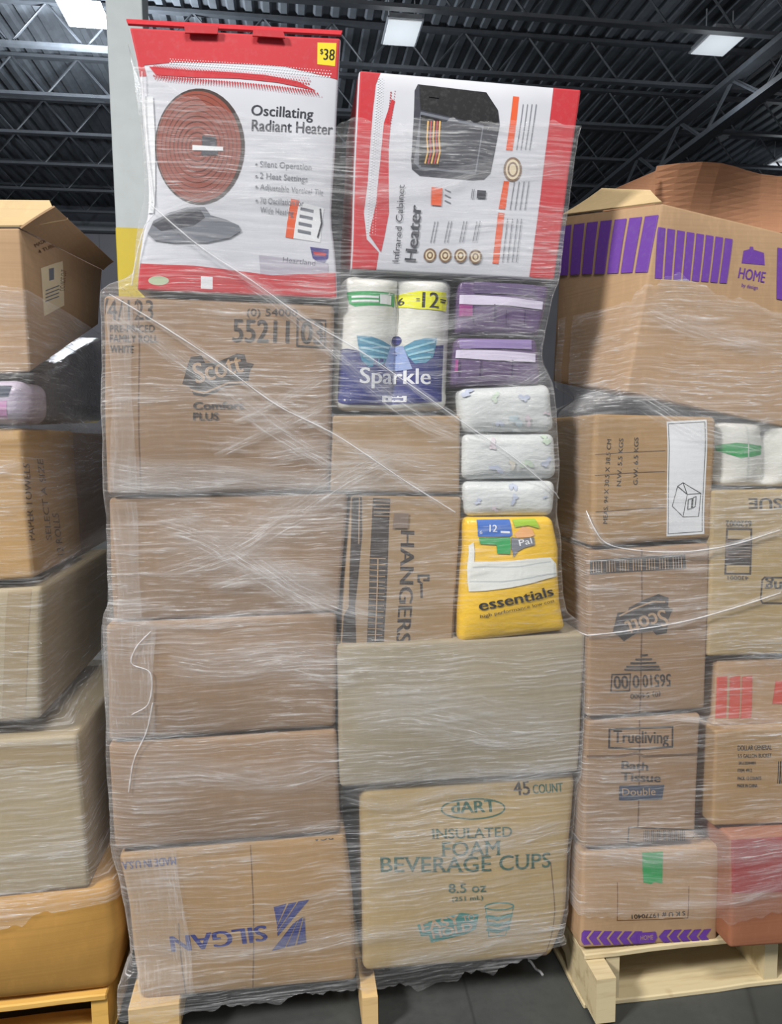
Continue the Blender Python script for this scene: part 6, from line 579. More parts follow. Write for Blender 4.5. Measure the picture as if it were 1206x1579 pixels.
   {"p":"logo/lettering#5","k":"text","m":"green_dark","f":"F","s":"dART","x":[[0.2131,0.4107],[0.3212,0.4084]],"h":[-0.0022,0.0281],"b":0.022,"sf":0},
   {"p":"lettering","k":"text","m":"green_dark","f":"F","s":"INSULATED","x":[[0.1662,0.3498],[0.3625,0.343]],"h":[-0.0014,0.0247],"b":0.004,"sf":1},
   {"p":"lettering","k":"text","m":"green_dark","f":"F","s":"FOAM","x":[[0.1895,0.3044],[0.3354,0.2978]],"h":[-0.002,0.0367],"b":0.004,"sf":1},
   {"p":"lettering","k":"text","m":"green_dark","f":"F","s":"BEVERAGE CUPS","x":[[0.0439,0.2698],[0.4688,0.2507]],"h":[-0.001,0.0391],"b":0.004,"sf":1},
   {"p":"lettering","k":"text","m":"green_dark","f":"F","s":"8.5 oz","x":[[0.209,0.2077],[0.3018,0.2039]],"h":[-0.001,0.0239],"b":0.004,"sf":1},
   {"p":"lettering","k":"text","m":"green_dark","f":"F","s":"(251 mL)","x":[[0.2177,0.1854],[0.2941,0.1841]],"h":[-0.0007,0.0109],"b":0.004,"sf":1},
   {"p":"logo","k":"poly","m":"green_mid","f":"F","x":[[0.1328,0.1276],[0.2408,0.1523],[0.2844,0.1452],[0.2814,0.1046],[0.2569,0.0934],[0.1711,0.0763],[0.164,0.0974],[0.1434,0.0966]]},
   {"p":"logo/lettering#12","k":"text","m":"kraft_print","f":"F","s":"EASY","x":[[0.1464,0.106],[0.2422,0.1258]],"h":[-0.0072,0.0238],"b":0.028,"sf":0},
   {"p":"logo/lettering#13","k":"text","m":"kraft_print","f":"F","s":"TO","x":[[0.2478,0.1271],[0.2771,0.1326]],"h":[-0.0048,0.0156],"b":0.018,"sf":0},
   {"p":"logo/lettering#14","k":"text","m":"kraft_print","f":"F","s":"HOLD","x":[[0.175,0.0868],[0.2745,0.104]],"h":[-0.0065,0.0228],"b":0.028,"sf":0},
   {"p":"cup_picture","k":"line","m":"green_mid","f":"F","w":0.0031,"x":[[0.372,0.1574],[0.3716,0.1559],[0.3703,0.1546],[0.3682,0.1533],[0.3653,0.1523],[0.3616,0.1514],[0.3573,0.1508],[0.3525,0.1504],[0.3473,0.1502],[0.3418,0.1503],[0.3362,0.1506],[0.3305,0.1512],[0.3251,0.152],[0.3199,0.153],[0.315,0.1542],[0.3107,0.1555],[0.3071,0.1569],[0.3041,0.1585],[0.302,0.16],[0.3006,0.1616],[0.3002,0.1632],[0.3006,0.1646],[0.3019,0.166],[0.304,0.1672],[0.3069,0.1683],[0.3105,0.1691],[0.3148,0.1698],[0.3195,0.1702],[0.3247,0.1703],[0.3302,0.1703],[0.3358,0.1699],[0.3414,0.1694],[0.3469,0.1686],[0.3521,0.1676],[0.357,0.1664],[0.3613,0.1651],[0.365,0.1636],[0.368,0.1621],[0.3702,0.1605],[0.3715,0.1589],[0.372,0.1574]]},
   {"p":"cup_picture","k":"line","m":"green_mid","f":"F","w":0.0019,"x":[[0.3002,0.1608],[0.3197,0.0793],[0.3626,0.0789],[0.3721,0.155]]},
   {"p":"cup_picture","k":"line","m":"green_mid","f":"F","w":0.0101,"x":[[0.3062,0.1362],[0.3344,0.1279],[0.3665,0.1326]]},
   {"p":"cup_picture","k":"line","m":"green_mid","f":"F","w":0.0101,"x":[[0.3102,0.1179],[0.3369,0.1098],[0.3666,0.1146]]},
   {"p":"cup_picture","k":"line","m":"green_mid","f":"F","w":0.0101,"x":[[0.314,0.1008],[0.3392,0.0928],[0.3666,0.0978]]},
   {"p":"flap_seam","k":"line","m":"crease","f":"F","w":0.0019,"x":[[0.4696,0.2626],[0.4979,0.0209]]},
   {"p":"lettering","k":"poly","m":"ink_faint","f":"F","x":[[0.3457,0.0145],[0.4979,0.0209],[0.503,0.0086],[0.3526,-0.0041]]},
 ]),
 'home': ({"name":"carton","label":"open brown carton with purple stripe band, tilted on top of the right load","cat":"box","c":[[0.6717,-0.02,1.5588],[1.1481,-0.02,1.4605],[1.2017,-0.02,1.9112],[0.7486,-0.02,1.9949],[0.5939,0.26,1.6081],[1.0702,0.26,1.5097],[1.0666,0.26,1.9623],[0.6136,0.26,2.0459]],"mat":"kraft_sand","r":0.006,"bulge":0.006,"group":None,"rolls":0,"dip":0.0,"wob":0.003,"n":12}, [
   {"p":"stripe_band","k":"poly","m":"purple_ink","f":"F","x":[[-0.0001,0.394],[0.0195,0.3951],[0.0347,0.2785],[0.0164,0.2757]]},
   {"p":"stripe_band","k":"poly","m":"purple_ink","f":"F","x":[[0.0243,0.3954],[0.044,0.3964],[0.0576,0.2819],[0.0393,0.2792]]},
   {"p":"stripe_band","k":"poly","m":"purple_ink","f":"F","x":[[0.0489,0.3967],[0.0686,0.3978],[0.0806,0.2853],[0.0622,0.2826]]},
   {"p":"stripe_band","k":"poly","m":"purple_ink","f":"F","x":[[0.0735,0.398],[0.0933,0.3991],[0.1038,0.2888],[0.0853,0.286]]},
   {"p":"stripe_band","k":"poly","m":"purple_ink","f":"F","x":[[0.0983,0.3994],[0.1181,0.4005],[0.127,0.2922],[0.1084,0.2895]]},
   {"p":"stripe_band","k":"poly","m":"purple_ink","f":"F","x":[[0.1231,0.4007],[0.1431,0.4018],[0.1504,0.2957],[0.1317,0.2929]]},
   {"p":"stripe_band","k":"poly","m":"purple_ink","f":"F","x":[[0.1481,0.4021],[0.1682,0.4032],[0.1738,0.2991],[0.1551,0.2964]]},
   {"p":"stripe_band","k":"poly","m":"purple_ink","f":"F","x":[[0.1732,0.4034],[0.1934,0.4045],[0.1974,0.3026],[0.1785,0.2998]]},
   {"p":"stripe_band#c","k":"poly","m":"purple_ink","f":"F","x":[[0.3149,0.411],[0.3336,0.412],[0.3531,0.2948],[0.3346,0.2939]]},
   {"p":"stripe_band#c","k":"poly","m":"purple_ink","f":"F","x":[[0.3398,0.4123],[0.3585,0.4133],[0.3779,0.2962],[0.3593,0.2952]]},
   {"p":"stripe_band#c","k":"poly","m":"purple_ink","f":"F","x":[[0.3648,0.4136],[0.3836,0.4146],[0.4028,0.2975],[0.3841,0.2965]]},
   {"p":"logo","k":"poly","m":"purple_ink","f":"F","x":[[0.2271,0.3562],[0.227,0.3847],[0.242,0.3917],[0.242,0.3973],[0.2505,0.3991],[0.2528,0.3929],[0.2817,0.3914],[0.2892,0.3644]]},
   {"p":"logo/lettering#12","k":"text","m":"purple_ink","f":"F","s":"HOME","x":[[0.2241,0.3213],[0.2957,0.3247]],"h":[0.0003,0.0244],"b":0.018,"sf":0},
   {"p":"logo/lettering#13","k":"text","m":"purple_ink","f":"F","s":"by design","x":[[0.2374,0.3035],[0.2807,0.3053]],"h":[0.0001,0.0085],"b":0,"sf":0},
   {"p":"stripe_band#b","k":"poly","m":"purple_ink","f":"L","x":[[0.2917,0.4214],[0.2571,0.4214],[0.2571,0.2869],[0.2917,0.2869]]},
   {"p":"stripe_band#b","k":"poly","m":"purple_ink","f":"L","x":[[0.2495,0.4214],[0.2149,0.4214],[0.2149,0.2869],[0.2495,0.2869]]},
   {"p":"stripe_band#b","k":"poly","m":"purple_ink","f":"L","x":[[0.2074,0.4214],[0.1728,0.4214],[0.1728,0.2869],[0.2074,0.2869]]},
   {"p":"stripe_band#b","k":"poly","m":"purple_ink","f":"L","x":[[0.1652,0.4214],[0.1306,0.4214],[0.1306,0.2869],[0.1652,0.2869]]},
   {"p":"stripe_band#b","k":"poly","m":"purple_ink","f":"L","x":[[0.123,0.4214],[0.0884,0.4214],[0.0884,0.2869],[0.123,0.2869]]},
   {"p":"stripe_band#b","k":"poly","m":"purple_ink","f":"L","x":[[0.0808,0.4214],[0.0462,0.4214],[0.0462,0.2869],[0.0808,0.2869]]},
   {"p":"stripe_band#b","k":"poly","m":"purple_ink","f":"L","x":[[0.0386,0.4214],[0.004,0.4214],[0.004,0.2869],[0.0386,0.2869]]},
 ]),
 'label': ({"name":"carton","label":"brown carton with white label showing a line drawing of a cabinet","cat":"box","c":[[0.5865,-0.03,1.1916],[0.8979,-0.03,1.2043],[0.8985,-0.03,1.4998],[0.5901,-0.03,1.5089],[0.5865,0.47,1.1916],[0.8979,0.47,1.2043],[0.8985,0.47,1.4998],[0.5901,0.47,1.5089]],"mat":"kraft_warm","r":0.012,"bulge":0.006,"group":None,"rolls":0,"dip":0.0,"wob":0.003,"n":12}, [
   {"p":"label","k":"poly","m":"white_ink","f":"F","x":[[0.1794,0.2925],[0.2838,0.2996],[0.2894,0.0128],[0.1895,0.0135]]},
   {"p":"label","k":"line","m":"ink","f":"F","w":0.0017,"x":[[0.1838,0.2867],[0.2787,0.2935],[0.2839,0.0194],[0.1934,0.0193],[0.1838,0.2867]]},
   {"p":"label","k":"line","m":"ink","f":"F","w":0.0019,"x":[[0.2265,0.1444],[0.2765,0.1162],[0.2734,0.0579],[0.2312,0.0591],[0.2014,0.0866],[0.2127,0.1358],[0.2265,0.1444]]},
   {"p":"label","k":"line","m":"ink","f":"F","w":0.0019,"x":[[0.2265,0.1444],[0.2397,0.115],[0.2312,0.0591]]},
   {"p":"label","k":"line","m":"ink","f":"F","w":0.0019,"x":[[0.2397,0.115],[0.2765,0.1162]]},
   {"p":"label","k":"line","m":"ink","f":"F","w":0.0019,"x":[[0.2127,0.1358],[0.2397,0.115]]},
   {"p":"label","k":"line","m":"ink","f":"F","w":0.0019,"x":[[0.2428,0.1023],[0.2532,0.1044],[0.2526,0.0792],[0.2427,0.0772],[0.2428,0.1023]]},
   {"p":"label","k":"line","m":"ink","f":"F","w":0.0019,"x":[[0.2558,0.1069],[0.2636,0.1091],[0.2624,0.0838],[0.2552,0.0801],[0.2558,0.1069]]},
   {"p":"lettering","k":"text","m":"ink_soft","f":"F","s":"MEAS. 94 X 30.5 X 38.5 CM","x":[[0.0376,0.0533],[0.0424,0.2481]],"h":[-0.0102,0.0011],"b":0.01,"sf":0},
   {"p":"lettering","k":"text","m":"ink_soft","f":"F","s":"N.W. 5.5 KGS","x":[[0.0694,0.1398],[0.0718,0.2506]],"h":[-0.0102,0.0008],"b":0.01,"sf":0},
   {"p":"lettering","k":"text","m":"ink_soft","f":"F","s":"G.W. 6.5 KGS","x":[[0.1104,0.1411],[0.1086,0.2532]],"h":[-0.0103,0.0005],"b":0.01,"sf":0},
   {"p":"flap_seam","k":"line","m":"crease","f":"F","w":0.0015,"x":[[0.0045,0.2147],[0.1757,0.2228]]},
   {"p":"flap_seam","k":"line","m":"crease","f":"F","w":0.0015,"x":[[0.006,0.1675],[0.1775,0.1731]]},
   {"p":"flap_seam","k":"line","m":"crease","f":"F","w":0.0015,"x":[[0.0087,0.0835],[0.1807,0.0845]]},
 ]),
 'whitepack': ({"name":"paper_towel_pack","label":"white wrapped pack with green print, right of the white-labelled carton","cat":"paper towels","c":[[0.9164,-0.02,1.3321],[1.1851,-0.02,1.3238],[1.1763,-0.02,1.4831],[0.9104,-0.02,1.488],[0.9164,0.28,1.3321],[1.1851,0.28,1.3238],[1.1763,0.28,1.4831],[0.9104,0.28,1.488]],"mat":"pack_white","r":0.025,"bulge":0.006,"group":None,"rolls":2,"dip":0.0,"wob":0.003,"n":12}, [
   {"p":"print","k":"poly","m":"green_ink","f":"F","x":[[0.0009,0.0999],[0.0453,0.1069],[0.1256,0.1014],[0.1209,0.0796],[0.0547,0.0701],[0.0056,0.0869]]},
   {"p":"print","k":"line","m":"pack_shade","f":"F","w":0.0031,"x":[[0.0745,0.157],[0.0744,0.0223]]},
 ]),
 'tissue': ({"name":"carton","label":"brown carton printed TISSUE upside down with barcode panel","cat":"box","c":[[0.8948,-0.035,0.9075],[1.2387,-0.035,0.8993],[1.2236,-0.035,1.3197],[0.8914,-0.035,1.3214],[0.8948,0.465,0.9075],[1.2387,0.465,0.8993],[1.2236,0.465,1.3197],[0.8914,0.465,1.3214]],"mat":"kraft_yellow","r":0.008,"bulge":0.006,"group":None,"rolls":0,"dip":0.0,"wob":0.003,"n":12}, [
   {"p":"lettering","k":"text","m":"ink_soft","f":"F","s":"TISSUE","x":[[0.2604,0.3956],[0.0968,0.398]],"h":[0.0006,-0.0255],"b":0.02,"sf":0},
   {"p":"barcode","k":"line","m":"ink_soft","f":"F","w":0.0046,"x":[[0.0406,0.3225],[0.1048,0.3214],[0.1023,0.2099],[0.0372,0.2113],[0.0406,0.3225]]},
   {"p":"barcode","k":"poly","m":"ink_faint","f":"F","x":[[0.038,0.2984],[0.1033,0.2972],[0.1023,0.2516],[0.0382,0.2529]]},
   {"p":"barcode","k":"poly","m":"ink_soft","f":"F","x":[[0.0382,0.2529],[0.1023,0.2516],[0.1023,0.2323],[0.0377,0.2337]]},
   {"p":"barcode","k":"line","m":"ink_soft","f":"F","w":0.0031,"x":[[0.0435,0.2963],[0.1001,0.2952]]},
   {"p":"barcode","k":"line","m":"ink_soft","f":"F","w":0.0031,"x":[[0.0437,0.2887],[0.1003,0.2877]]},
   {"p":"barcode","k":"line","m":"ink_soft","f":"F","w":0.0031,"x":[[0.0439,0.2811],[0.1005,0.2801]]},
   {"p":"barcode","k":"line","m":"ink_soft","f":"F","w":0.0031,"x":[[0.0441,0.2736],[0.1007,0.2725]]},
   {"p":"barcode","k":"line","m":"ink_soft","f":"F","w":0.0031,"x":[[0.0444,0.266],[0.1009,0.2649]]},
   {"p":"barcode","k":"line","m":"ink_soft","f":"F","w":0.0031,"x":[[0.0446,0.2584],[0.1011,0.2572]]},
   {"p":"barcode/lettering#10","k":"text","m":"ink_soft","f":"F","s":"6520002","x":[[0.1043,0.3425],[0.0362,0.3437]],"h":[0.0004,-0.0151],"b":0.01,"sf":0},
   {"p":"barcode/lettering#11","k":"text","m":"ink_soft","f":"F","s":"430001","x":[[0.097,0.2049],[0.0428,0.2061]],"h":[0.0003,-0.0102],"b":0,"sf":0},
   {"p":"logo","k":"line","m":"ink_soft","f":"F","w":0.0039,"x":[[0.2236,0.1991],[0.1408,0.2009],[0.1344,0.1949],[0.1324,0.1436],[0.1381,0.1353],[0.2252,0.1332]]},
   {"p":"logo/lettering#13","k":"text","m":"ink_soft","f":"F","s":"Trueliving","x":[[0.3473,0.1825],[0.1421,0.1922]],"h":[-0.0003,-0.0289],"b":0.018,"sf":0},
 ]),
 'scott2': ({"name":"carton","label":"brown carton with upside-down dark logo and number 56510 00","cat":"box","c":[[0.5859,-0.03,0.7691],[0.895,-0.03,0.7721],[0.8917,-0.03,1.1917],[0.5816,-0.03,1.1823],[0.5859,0.47,0.7691],[0.895,0.47,0.7721],[0.8917,0.47,1.1917],[0.5816,0.47,1.1823]],"mat":"kraft","r":0.008,"bulge":0.006,"group":None,"rolls":0,"dip":0.0,"wob":0.003,"n":12}, [
   {"p":"flap_seam","k":"line","m":"crease","f":"F","w":0.0034,"x":[[0.1332,0.419],[0.135,0.1881],[0.1339,0.0032]]},
   {"p":"barcode","k":"poly","m":"ink_soft","f":"F","x":[[-0.0037,0.3954],[0.2452,0.3948],[0.2477,0.3597],[-0.0009,0.359]]},
   {"p":"barcode","k":"line","m":"kraft_print","f":"F","w":0.0025,"x":[[0.0101,0.3895],[0.0108,0.3632]]},
   {"p":"barcode","k":"line","m":"kraft_print","f":"F","w":0.0015,"x":[[0.0167,0.3895],[0.0175,0.3632]]},
   {"p":"barcode","k":"line","m":"kraft_print","f":"F","w":0.0015,"x":[[0.0234,0.3895],[0.0241,0.3632]]},
   {"p":"barcode","k":"line","m":"kraft_print","f":"F","w":0.0025,"x":[[0.03,0.3895],[0.0308,0.3631]]},
   {"p":"barcode","k":"line","m":"kraft_print","f":"F","w":0.0015,"x":[[0.0433,0.3894],[0.0441,0.3631]]},
   {"p":"barcode","k":"line","m":"kraft_print","f":"F","w":0.0025,"x":[[0.05,0.3894],[0.0508,0.363]]},
   {"p":"barcode","k":"line","m":"kraft_print","f":"F","w":0.0015,"x":[[0.0567,0.3894],[0.0575,0.363]]},
   {"p":"barcode","k":"line","m":"kraft_print","f":"F","w":0.0015,"x":[[0.0633,0.3894],[0.0642,0.363]]},
   {"p":"barcode","k":"line","m":"kraft_print","f":"F","w":0.0015,"x":[[0.0767,0.3893],[0.0776,0.3629]]},
   {"p":"barcode","k":"line","m":"kraft_print","f":"F","w":0.0015,"x":[[0.0834,0.3893],[0.0843,0.3629]]},
   {"p":"barcode","k":"line","m":"kraft_print","f":"F","w":0.0025,"x":[[0.0901,0.3893],[0.091,0.3629]]},
   {"p":"barcode","k":"line","m":"kraft_print","f":"F","w":0.0015,"x":[[0.0969,0.3892],[0.0978,0.3628]]},
   {"p":"barcode","k":"line","m":"kraft_print","f":"F","w":0.0025,"x":[[0.1103,0.3892],[0.1112,0.3628]]},
   {"p":"barcode","k":"line","m":"kraft_print","f":"F","w":0.0015,"x":[[0.1171,0.3892],[0.118,0.3627]]},
   {"p":"barcode","k":"line","m":"kraft_print","f":"F","w":0.0015,"x":[[0.1238,0.3891],[0.1248,0.3627]]},
   {"p":"barcode","k":"line","m":"kraft_print","f":"F","w":0.0025,"x":[[0.1306,0.3891],[0.1315,0.3627]]},
   {"p":"barcode","k":"line","m":"kraft_print","f":"F","w":0.0015,"x":[[0.1441,0.3891],[0.1451,0.3626]]},
   {"p":"barcode","k":"line","m":"kraft_print","f":"F","w":0.0025,"x":[[0.1509,0.389],[0.1519,0.3626]]},
   {"p":"barcode","k":"line","m":"kraft_print","f":"F","w":0.0015,"x":[[0.1576,0.389],[0.1587,0.3626]]},
   {"p":"barcode","k":"line","m":"kraft_print","f":"F","w":0.0015,"x":[[0.1644,0.389],[0.1655,0.3625]]},
   {"p":"barcode","k":"line","m":"kraft_print","f":"F","w":0.0015,"x":[[0.178,0.3889],[0.1791,0.3625]]},
   {"p":"barcode","k":"line","m":"kraft_print","f":"F","w":0.0015,"x":[[0.1848,0.3889],[0.1859,0.3625]]},
   {"p":"barcode","k":"line","m":"kraft_print","f":"F","w":0.0025,"x":[[0.1916,0.3889],[0.1927,0.3624]]},
   {"p":"barcode","k":"line","m":"kraft_print","f":"F","w":0.0015,"x":[[0.1985,0.3889],[0.1996,0.3624]]},
   {"p":"barcode","k":"line","m":"kraft_print","f":"F","w":0.0025,"x":[[0.2121,0.3888],[0.2133,0.3623]]},
   {"p":"barcode","k":"line","m":"kraft_print","f":"F","w":0.0015,"x":[[0.219,0.3888],[0.2201,0.3623]]},
   {"p":"barcode","k":"line","m":"kraft_print","f":"F","w":0.0015,"x":[[0.2258,0.3888],[0.227,0.3623]]},
   {"p":"barcode","k":"line","m":"kraft_print","f":"F","w":0.0025,"x":[[0.2327,0.3888],[0.2339,0.3622]]},
   {"p":"logo","k":"poly","m":"ink_soft","f":"F","x":[[0.0598,0.2136],[0.0712,0.2607],[0.0982,0.2615],[0.1007,0.2714],[0.1396,0.2889],[0.1761,0.3006],[0.2027,0.2898],[0.2011,0.2672],[0.2139,0.2614],[0.2038,0.2393],[0.1993,0.2041],[0.1728,0.1998],[0.162,0.2117],[0.12,0.2069],[0.0888,0.1888],[0.0756,0.2024]]},
   {"p":"logo","k":"line","m":"kraft_print","f":"F","w":0.0039,"x":[[0.0775,0.2528],[0.1138,0.268],[0.1607,0.2825],[0.1923,0.2804]]},
   {"p":"logo/lettering#32","k":"text","m":"kraft_print","f":"F","s":"Scott","x":[[0.1917,0.2628],[0.0881,0.2369]],"h":[0.014,-0.0394],"b":0.02,"sf":0},
   {"p":"lettering","k":"text","m":"ink_soft","f":"F","s":"56510","x":[[0.2122,0.099],[0.1375,0.1018]],"h":[0.0019,-0.0321],"b":0.018,"sf":0},
   {"p":"lettering","k":"text","m":"ink_soft","f":"F","s":"0","x":[[0.1301,0.1013],[0.1121,0.1026]],"h":[0.0006,-0.032],"b":0.018,"sf":0},
   {"p":"lettering","k":"text","m":"ink_soft","f":"F","s":"00","x":[[0.1005,0.1024],[0.0627,0.103]],"h":[0.0023,-0.032],"b":0.018,"sf":0},
   {"p":"lettering","k":"line","m":"ink_soft","f":"F","w":0.0031,"x":[[0.1068,0.1065],[0.0595,0.1074],[0.0569,0.0639],[0.1043,0.064],[0.1068,0.1065]]},
   {"p":"lettering","k":"text","m":"ink_soft","f":"F","s":"(0) 54000","x":[[0.1853,0.0545],[0.1065,0.0551]],"h":[0.0011,-0.0124],"b":0,"sf":0},
   {"p":"lettering","k":"line","m":"ink_soft","f":"F","w":0.0039,"x":[[0.134,0.1517],[0.1499,0.1521]]},
   {"p":"lettering","k":"line","m":"ink_soft","f":"F","w":0.0039,"x":[[0.121,0.1424],[0.1607,0.1411]]},
   {"p":"lettering","k":"line","m":"ink_soft","f":"F","w":0.0039,"x":[[0.108,0.1341],[0.1715,0.1311]]},
   {"p":"lettering","k":"line","m":"ink_soft","f":"F","w":0.0039,"x":[[0.0976,0.1256],[0.1797,0.1213]]},
   {"p":"lettering","k":"line","m":"ink_soft","f":"F","w":0.0039,"x":[[0.0924,0.1188],[0.1825,0.114]]},
 ]),
 'redstripe': ({"name":"carton","label":"brown carton with three red vertical bars","cat":"box","c":[[0.924,-0.02,0.7199],[1.2709,-0.02,0.7085],[1.2606,-0.02,0.8841],[0.928,-0.02,0.8919],[0.924,0.48,0.7199],[1.2709,0.48,0.7085],[1.2606,0.48,0.8841],[0.928,0.48,0.8919]],"mat":"kraft_sand","r":0.008,"bulge":0.004,"group":None,"rolls":0,"dip":0.0,"wob":0.003,"n":12}, [
   {"p":"red_bars","k":"poly","m":"red_soft","f":"F","x":[[0.0015,0.1309],[0.0293,0.1327],[0.0331,0.0231],[0.0052,0.0225]]},
   {"p":"red_bars","k":"poly","m":"red_soft","f":"F","x":[[0.0362,0.1298],[0.0642,0.1316],[0.0673,0.0219],[0.0392,0.0213]]},
   {"p":"red_bars","k":"poly","m":"red_soft","f":"F","x":[[0.0688,0.1288],[0.0969,0.1305],[0.0994,0.0208],[0.0712,0.0202]]},
   {"p":"red_bars","k":"poly","m":"red_soft","f":"F","x":[[0.1628,0.1152],[0.1913,0.1159],[0.1872,0.0555],[0.155,0.0566]]},
 ]),
 'bath': ({"name":"carton","label":"brown carton printed Bath Tissue below the carton numbered 56510 00","cat":"box","c":[[0.5786,-0.03,0.4323],[0.8807,-0.03,0.4264],[0.8847,-0.03,0.7594],[0.5861,-0.03,0.7592],[0.5786,0.47,0.4323],[0.8807,0.47,0.4264],[0.8847,0.47,0.7594],[0.5861,0.47,0.7592]],"mat":"kraft","r":0.008,"bulge":0.006,"group":None,"rolls":0,"dip":0.0,"wob":0.003,"n":12}, [
   {"p":"flap_seam","k":"line","m":"crease","f":"F","w":0.0034,"x":[[0.1348,0.3242],[0.1415,0.0495]]},
   {"p":"flap_seam","k":"line","m":"crease","f":"F","w":0.0062,"x":[[-0.0018,0.2423],[0.0851,0.2389],[0.1276,0.2438],[0.1495,0.2345],[0.3022,0.2278]]},
   {"p":"logo","k":"line","m":"ink_soft","f":"F","w":0.0046,"x":[[0.0566,0.3076],[0.2232,0.3027],[0.2244,0.253],[0.1379,0.2531],[0.0575,0.2617],[0.0566,0.3076]]},
   {"p":"logo/lettering#3","k":"text","m":"ink_soft","f":"F","s":"Trueliving","x":[[0.0676,0.2741],[0.2142,0.2615]],"h":[-0.0007,0.0302],"b":0.02,"sf":0},
   {"p":"lettering","k":"text","m":"ink_soft","f":"F","s":"Bath","x":[[0.0907,0.2059],[0.1609,0.1969]],"h":[0.0004,0.021],"b":0.028,"sf":0},
   {"p":"lettering","k":"text","m":"ink_soft","f":"F","s":"Tissue","x":[[0.0899,0.1755],[0.1959,0.1638]],"h":[0.0,0.0221],"b":0.028,"sf":0},
   {"p":"lettering","k":"poly","m":"ink_blue","f":"F","x":[[0.0873,0.1624],[0.206,0.1557],[0.2023,0.1172],[0.0879,0.1227]]},
   {"p":"lettering","k":"text","m":"kraft_print","f":"F","s":"Double","x":[[0.0959,0.1354],[0.1838,0.1307]],"h":[-0.0012,0.0191],"b":0,"sf":0},
   {"p":"barcode","k":"line","m":"ink_soft","f":"F","w":0.0031,"x":[[0.1173,0.0486],[0.3007,0.0273],[0.3012,-0.0061],[0.1174,0.0084],[0.1173,0.0486]]},
   {"p":"barcode","k":"line","m":"ink_soft","f":"F","w":0.0012,"x":[[0.1582,0.0376],[0.1594,0.0096]]},
   {"p":"barcode","k":"line","m":"ink_soft","f":"F","w":0.0025,"x":[[0.1633,0.0372],[0.1645,0.0092]]},
   {"p":"barcode","k":"line","m":"ink_soft","f":"F","w":0.0025,"x":[[0.1685,0.0369],[0.1697,0.0089]]},
   {"p":"barcode","k":"line","m":"ink_soft","f":"F","w":0.0012,"x":[[0.1736,0.0365],[0.1749,0.0085]]},
   {"p":"barcode","k":"line","m":"ink_soft","f":"F","w":0.0025,"x":[[0.1788,0.0361],[0.18,0.0081]]},
   {"p":"barcode","k":"line","m":"ink_soft","f":"F","w":0.0025,"x":[[0.184,0.0357],[0.1852,0.0077]]},
   {"p":"barcode","k":"line","m":"ink_soft","f":"F","w":0.0012,"x":[[0.1891,0.0354],[0.1904,0.0073]]},
   {"p":"barcode","k":"line","m":"ink_soft","f":"F","w":0.0025,"x":[[0.1943,0.035],[0.1956,0.007]]},
   {"p":"barcode","k":"line","m":"ink_soft","f":"F","w":0.0025,"x":[[0.1995,0.0346],[0.2008,0.0066]]},
   {"p":"barcode","k":"line","m":"ink_soft","f":"F","w":0.0012,"x":[[0.2047,0.0342],[0.206,0.0062]]},
   {"p":"barcode","k":"line","m":"ink_soft","f":"F","w":0.0025,"x":[[0.2099,0.0339],[0.2112,0.0058]]},
   {"p":"barcode","k":"line","m":"ink_soft","f":"F","w":0.0025,"x":[[0.2151,0.0335],[0.2163,0.0054]]},
   {"p":"barcode","k":"line","m":"ink_soft","f":"F","w":0.0012,"x":[[0.2203,0.0331],[0.2216,0.0051]]},
   {"p":"barcode","k":"line","m":"ink_soft","f":"F","w":0.0025,"x":[[0.2255,0.0327],[0.2268,0.0047]]},
   {"p":"barcode","k":"line","m":"ink_soft","f":"F","w":0.0025,"x":[[0.2307,0.0324],[0.232,0.0043]]},
   {"p":"barcode","k":"line","m":"ink_soft","f":"F","w":0.0012,"x":[[0.2359,0.032],[0.2372,0.0039]]},
   {"p":"barcode","k":"line","m":"ink_soft","f":"F","w":0.0025,"x":[[0.2411,0.0316],[0.2424,0.0035]]},
   {"p":"barcode","k":"line","m":"ink_soft","f":"F","w":0.0025,"x":[[0.2464,0.0312],[0.2476,0.0032]]},
   {"p":"barcode","k":"line","m":"ink_soft","f":"F","w":0.0012,"x":[[0.2516,0.0308],[0.2529,0.0028]]},
   {"p":"barcode","k":"line","m":"ink_soft","f":"F","w":0.0025,"x":[[0.2568,0.0305],[0.2581,0.0024]]},
   {"p":"barcode","k":"line","m":"ink_soft","f":"F","w":0.0025,"x":[[0.262,0.0301],[0.2633,0.002]]},
   {"p":"barcode","k":"line","m":"ink_soft","f":"F","w":0.0012,"x":[[0.2673,0.0297],[0.2686,0.0016]]},
 ]),
 'bucket': ({"name":"carton","label":"brown carton with six small lines of black text, below the red-barred carton","cat":"box","c":[[0.9142,-0.05,0.4712],[1.2607,-0.05,0.4525],[1.2456,-0.05,0.7131],[0.9117,-0.05,0.7224],[0.9142,0.45,0.4712],[1.2607,0.45,0.4525],[1.2456,0.45,0.7131],[0.9117,0.45,0.7224]],"mat":"kraft_warm","r":0.008,"bulge":0.004,"group":None,"rolls":0,"dip":0.0,"wob":0.003,"n":12}, [
   {"p":"lettering","k":"text","m":"ink","f":"F","s":"DOLLAR GENERAL","x":[[0.0608,0.2026],[0.1553,0.2011]],"h":[-0.0006,0.0129],"b":0.018,"sf":0},
   {"p":"lettering","k":"text","m":"ink","f":"F","s":"5.5 GALLON BUCKET","x":[[0.0612,0.1832],[0.1545,0.1818]],"h":[-0.0004,0.0097],"b":0.018,"sf":0},
   {"p":"lettering","k":"text","m":"ink","f":"F","s":"SKU:20304801","x":[[0.0638,0.1659],[0.1108,0.1647]],"h":[-0.0002,0.0076],"b":0.018,"sf":0},
   {"p":"lettering","k":"text","m":"ink","f":"F","s":"ITEM: 4912","x":[[0.0621,0.1455],[0.1011,0.1451]],"h":[-0.0005,0.0087],"b":0.018,"sf":0},
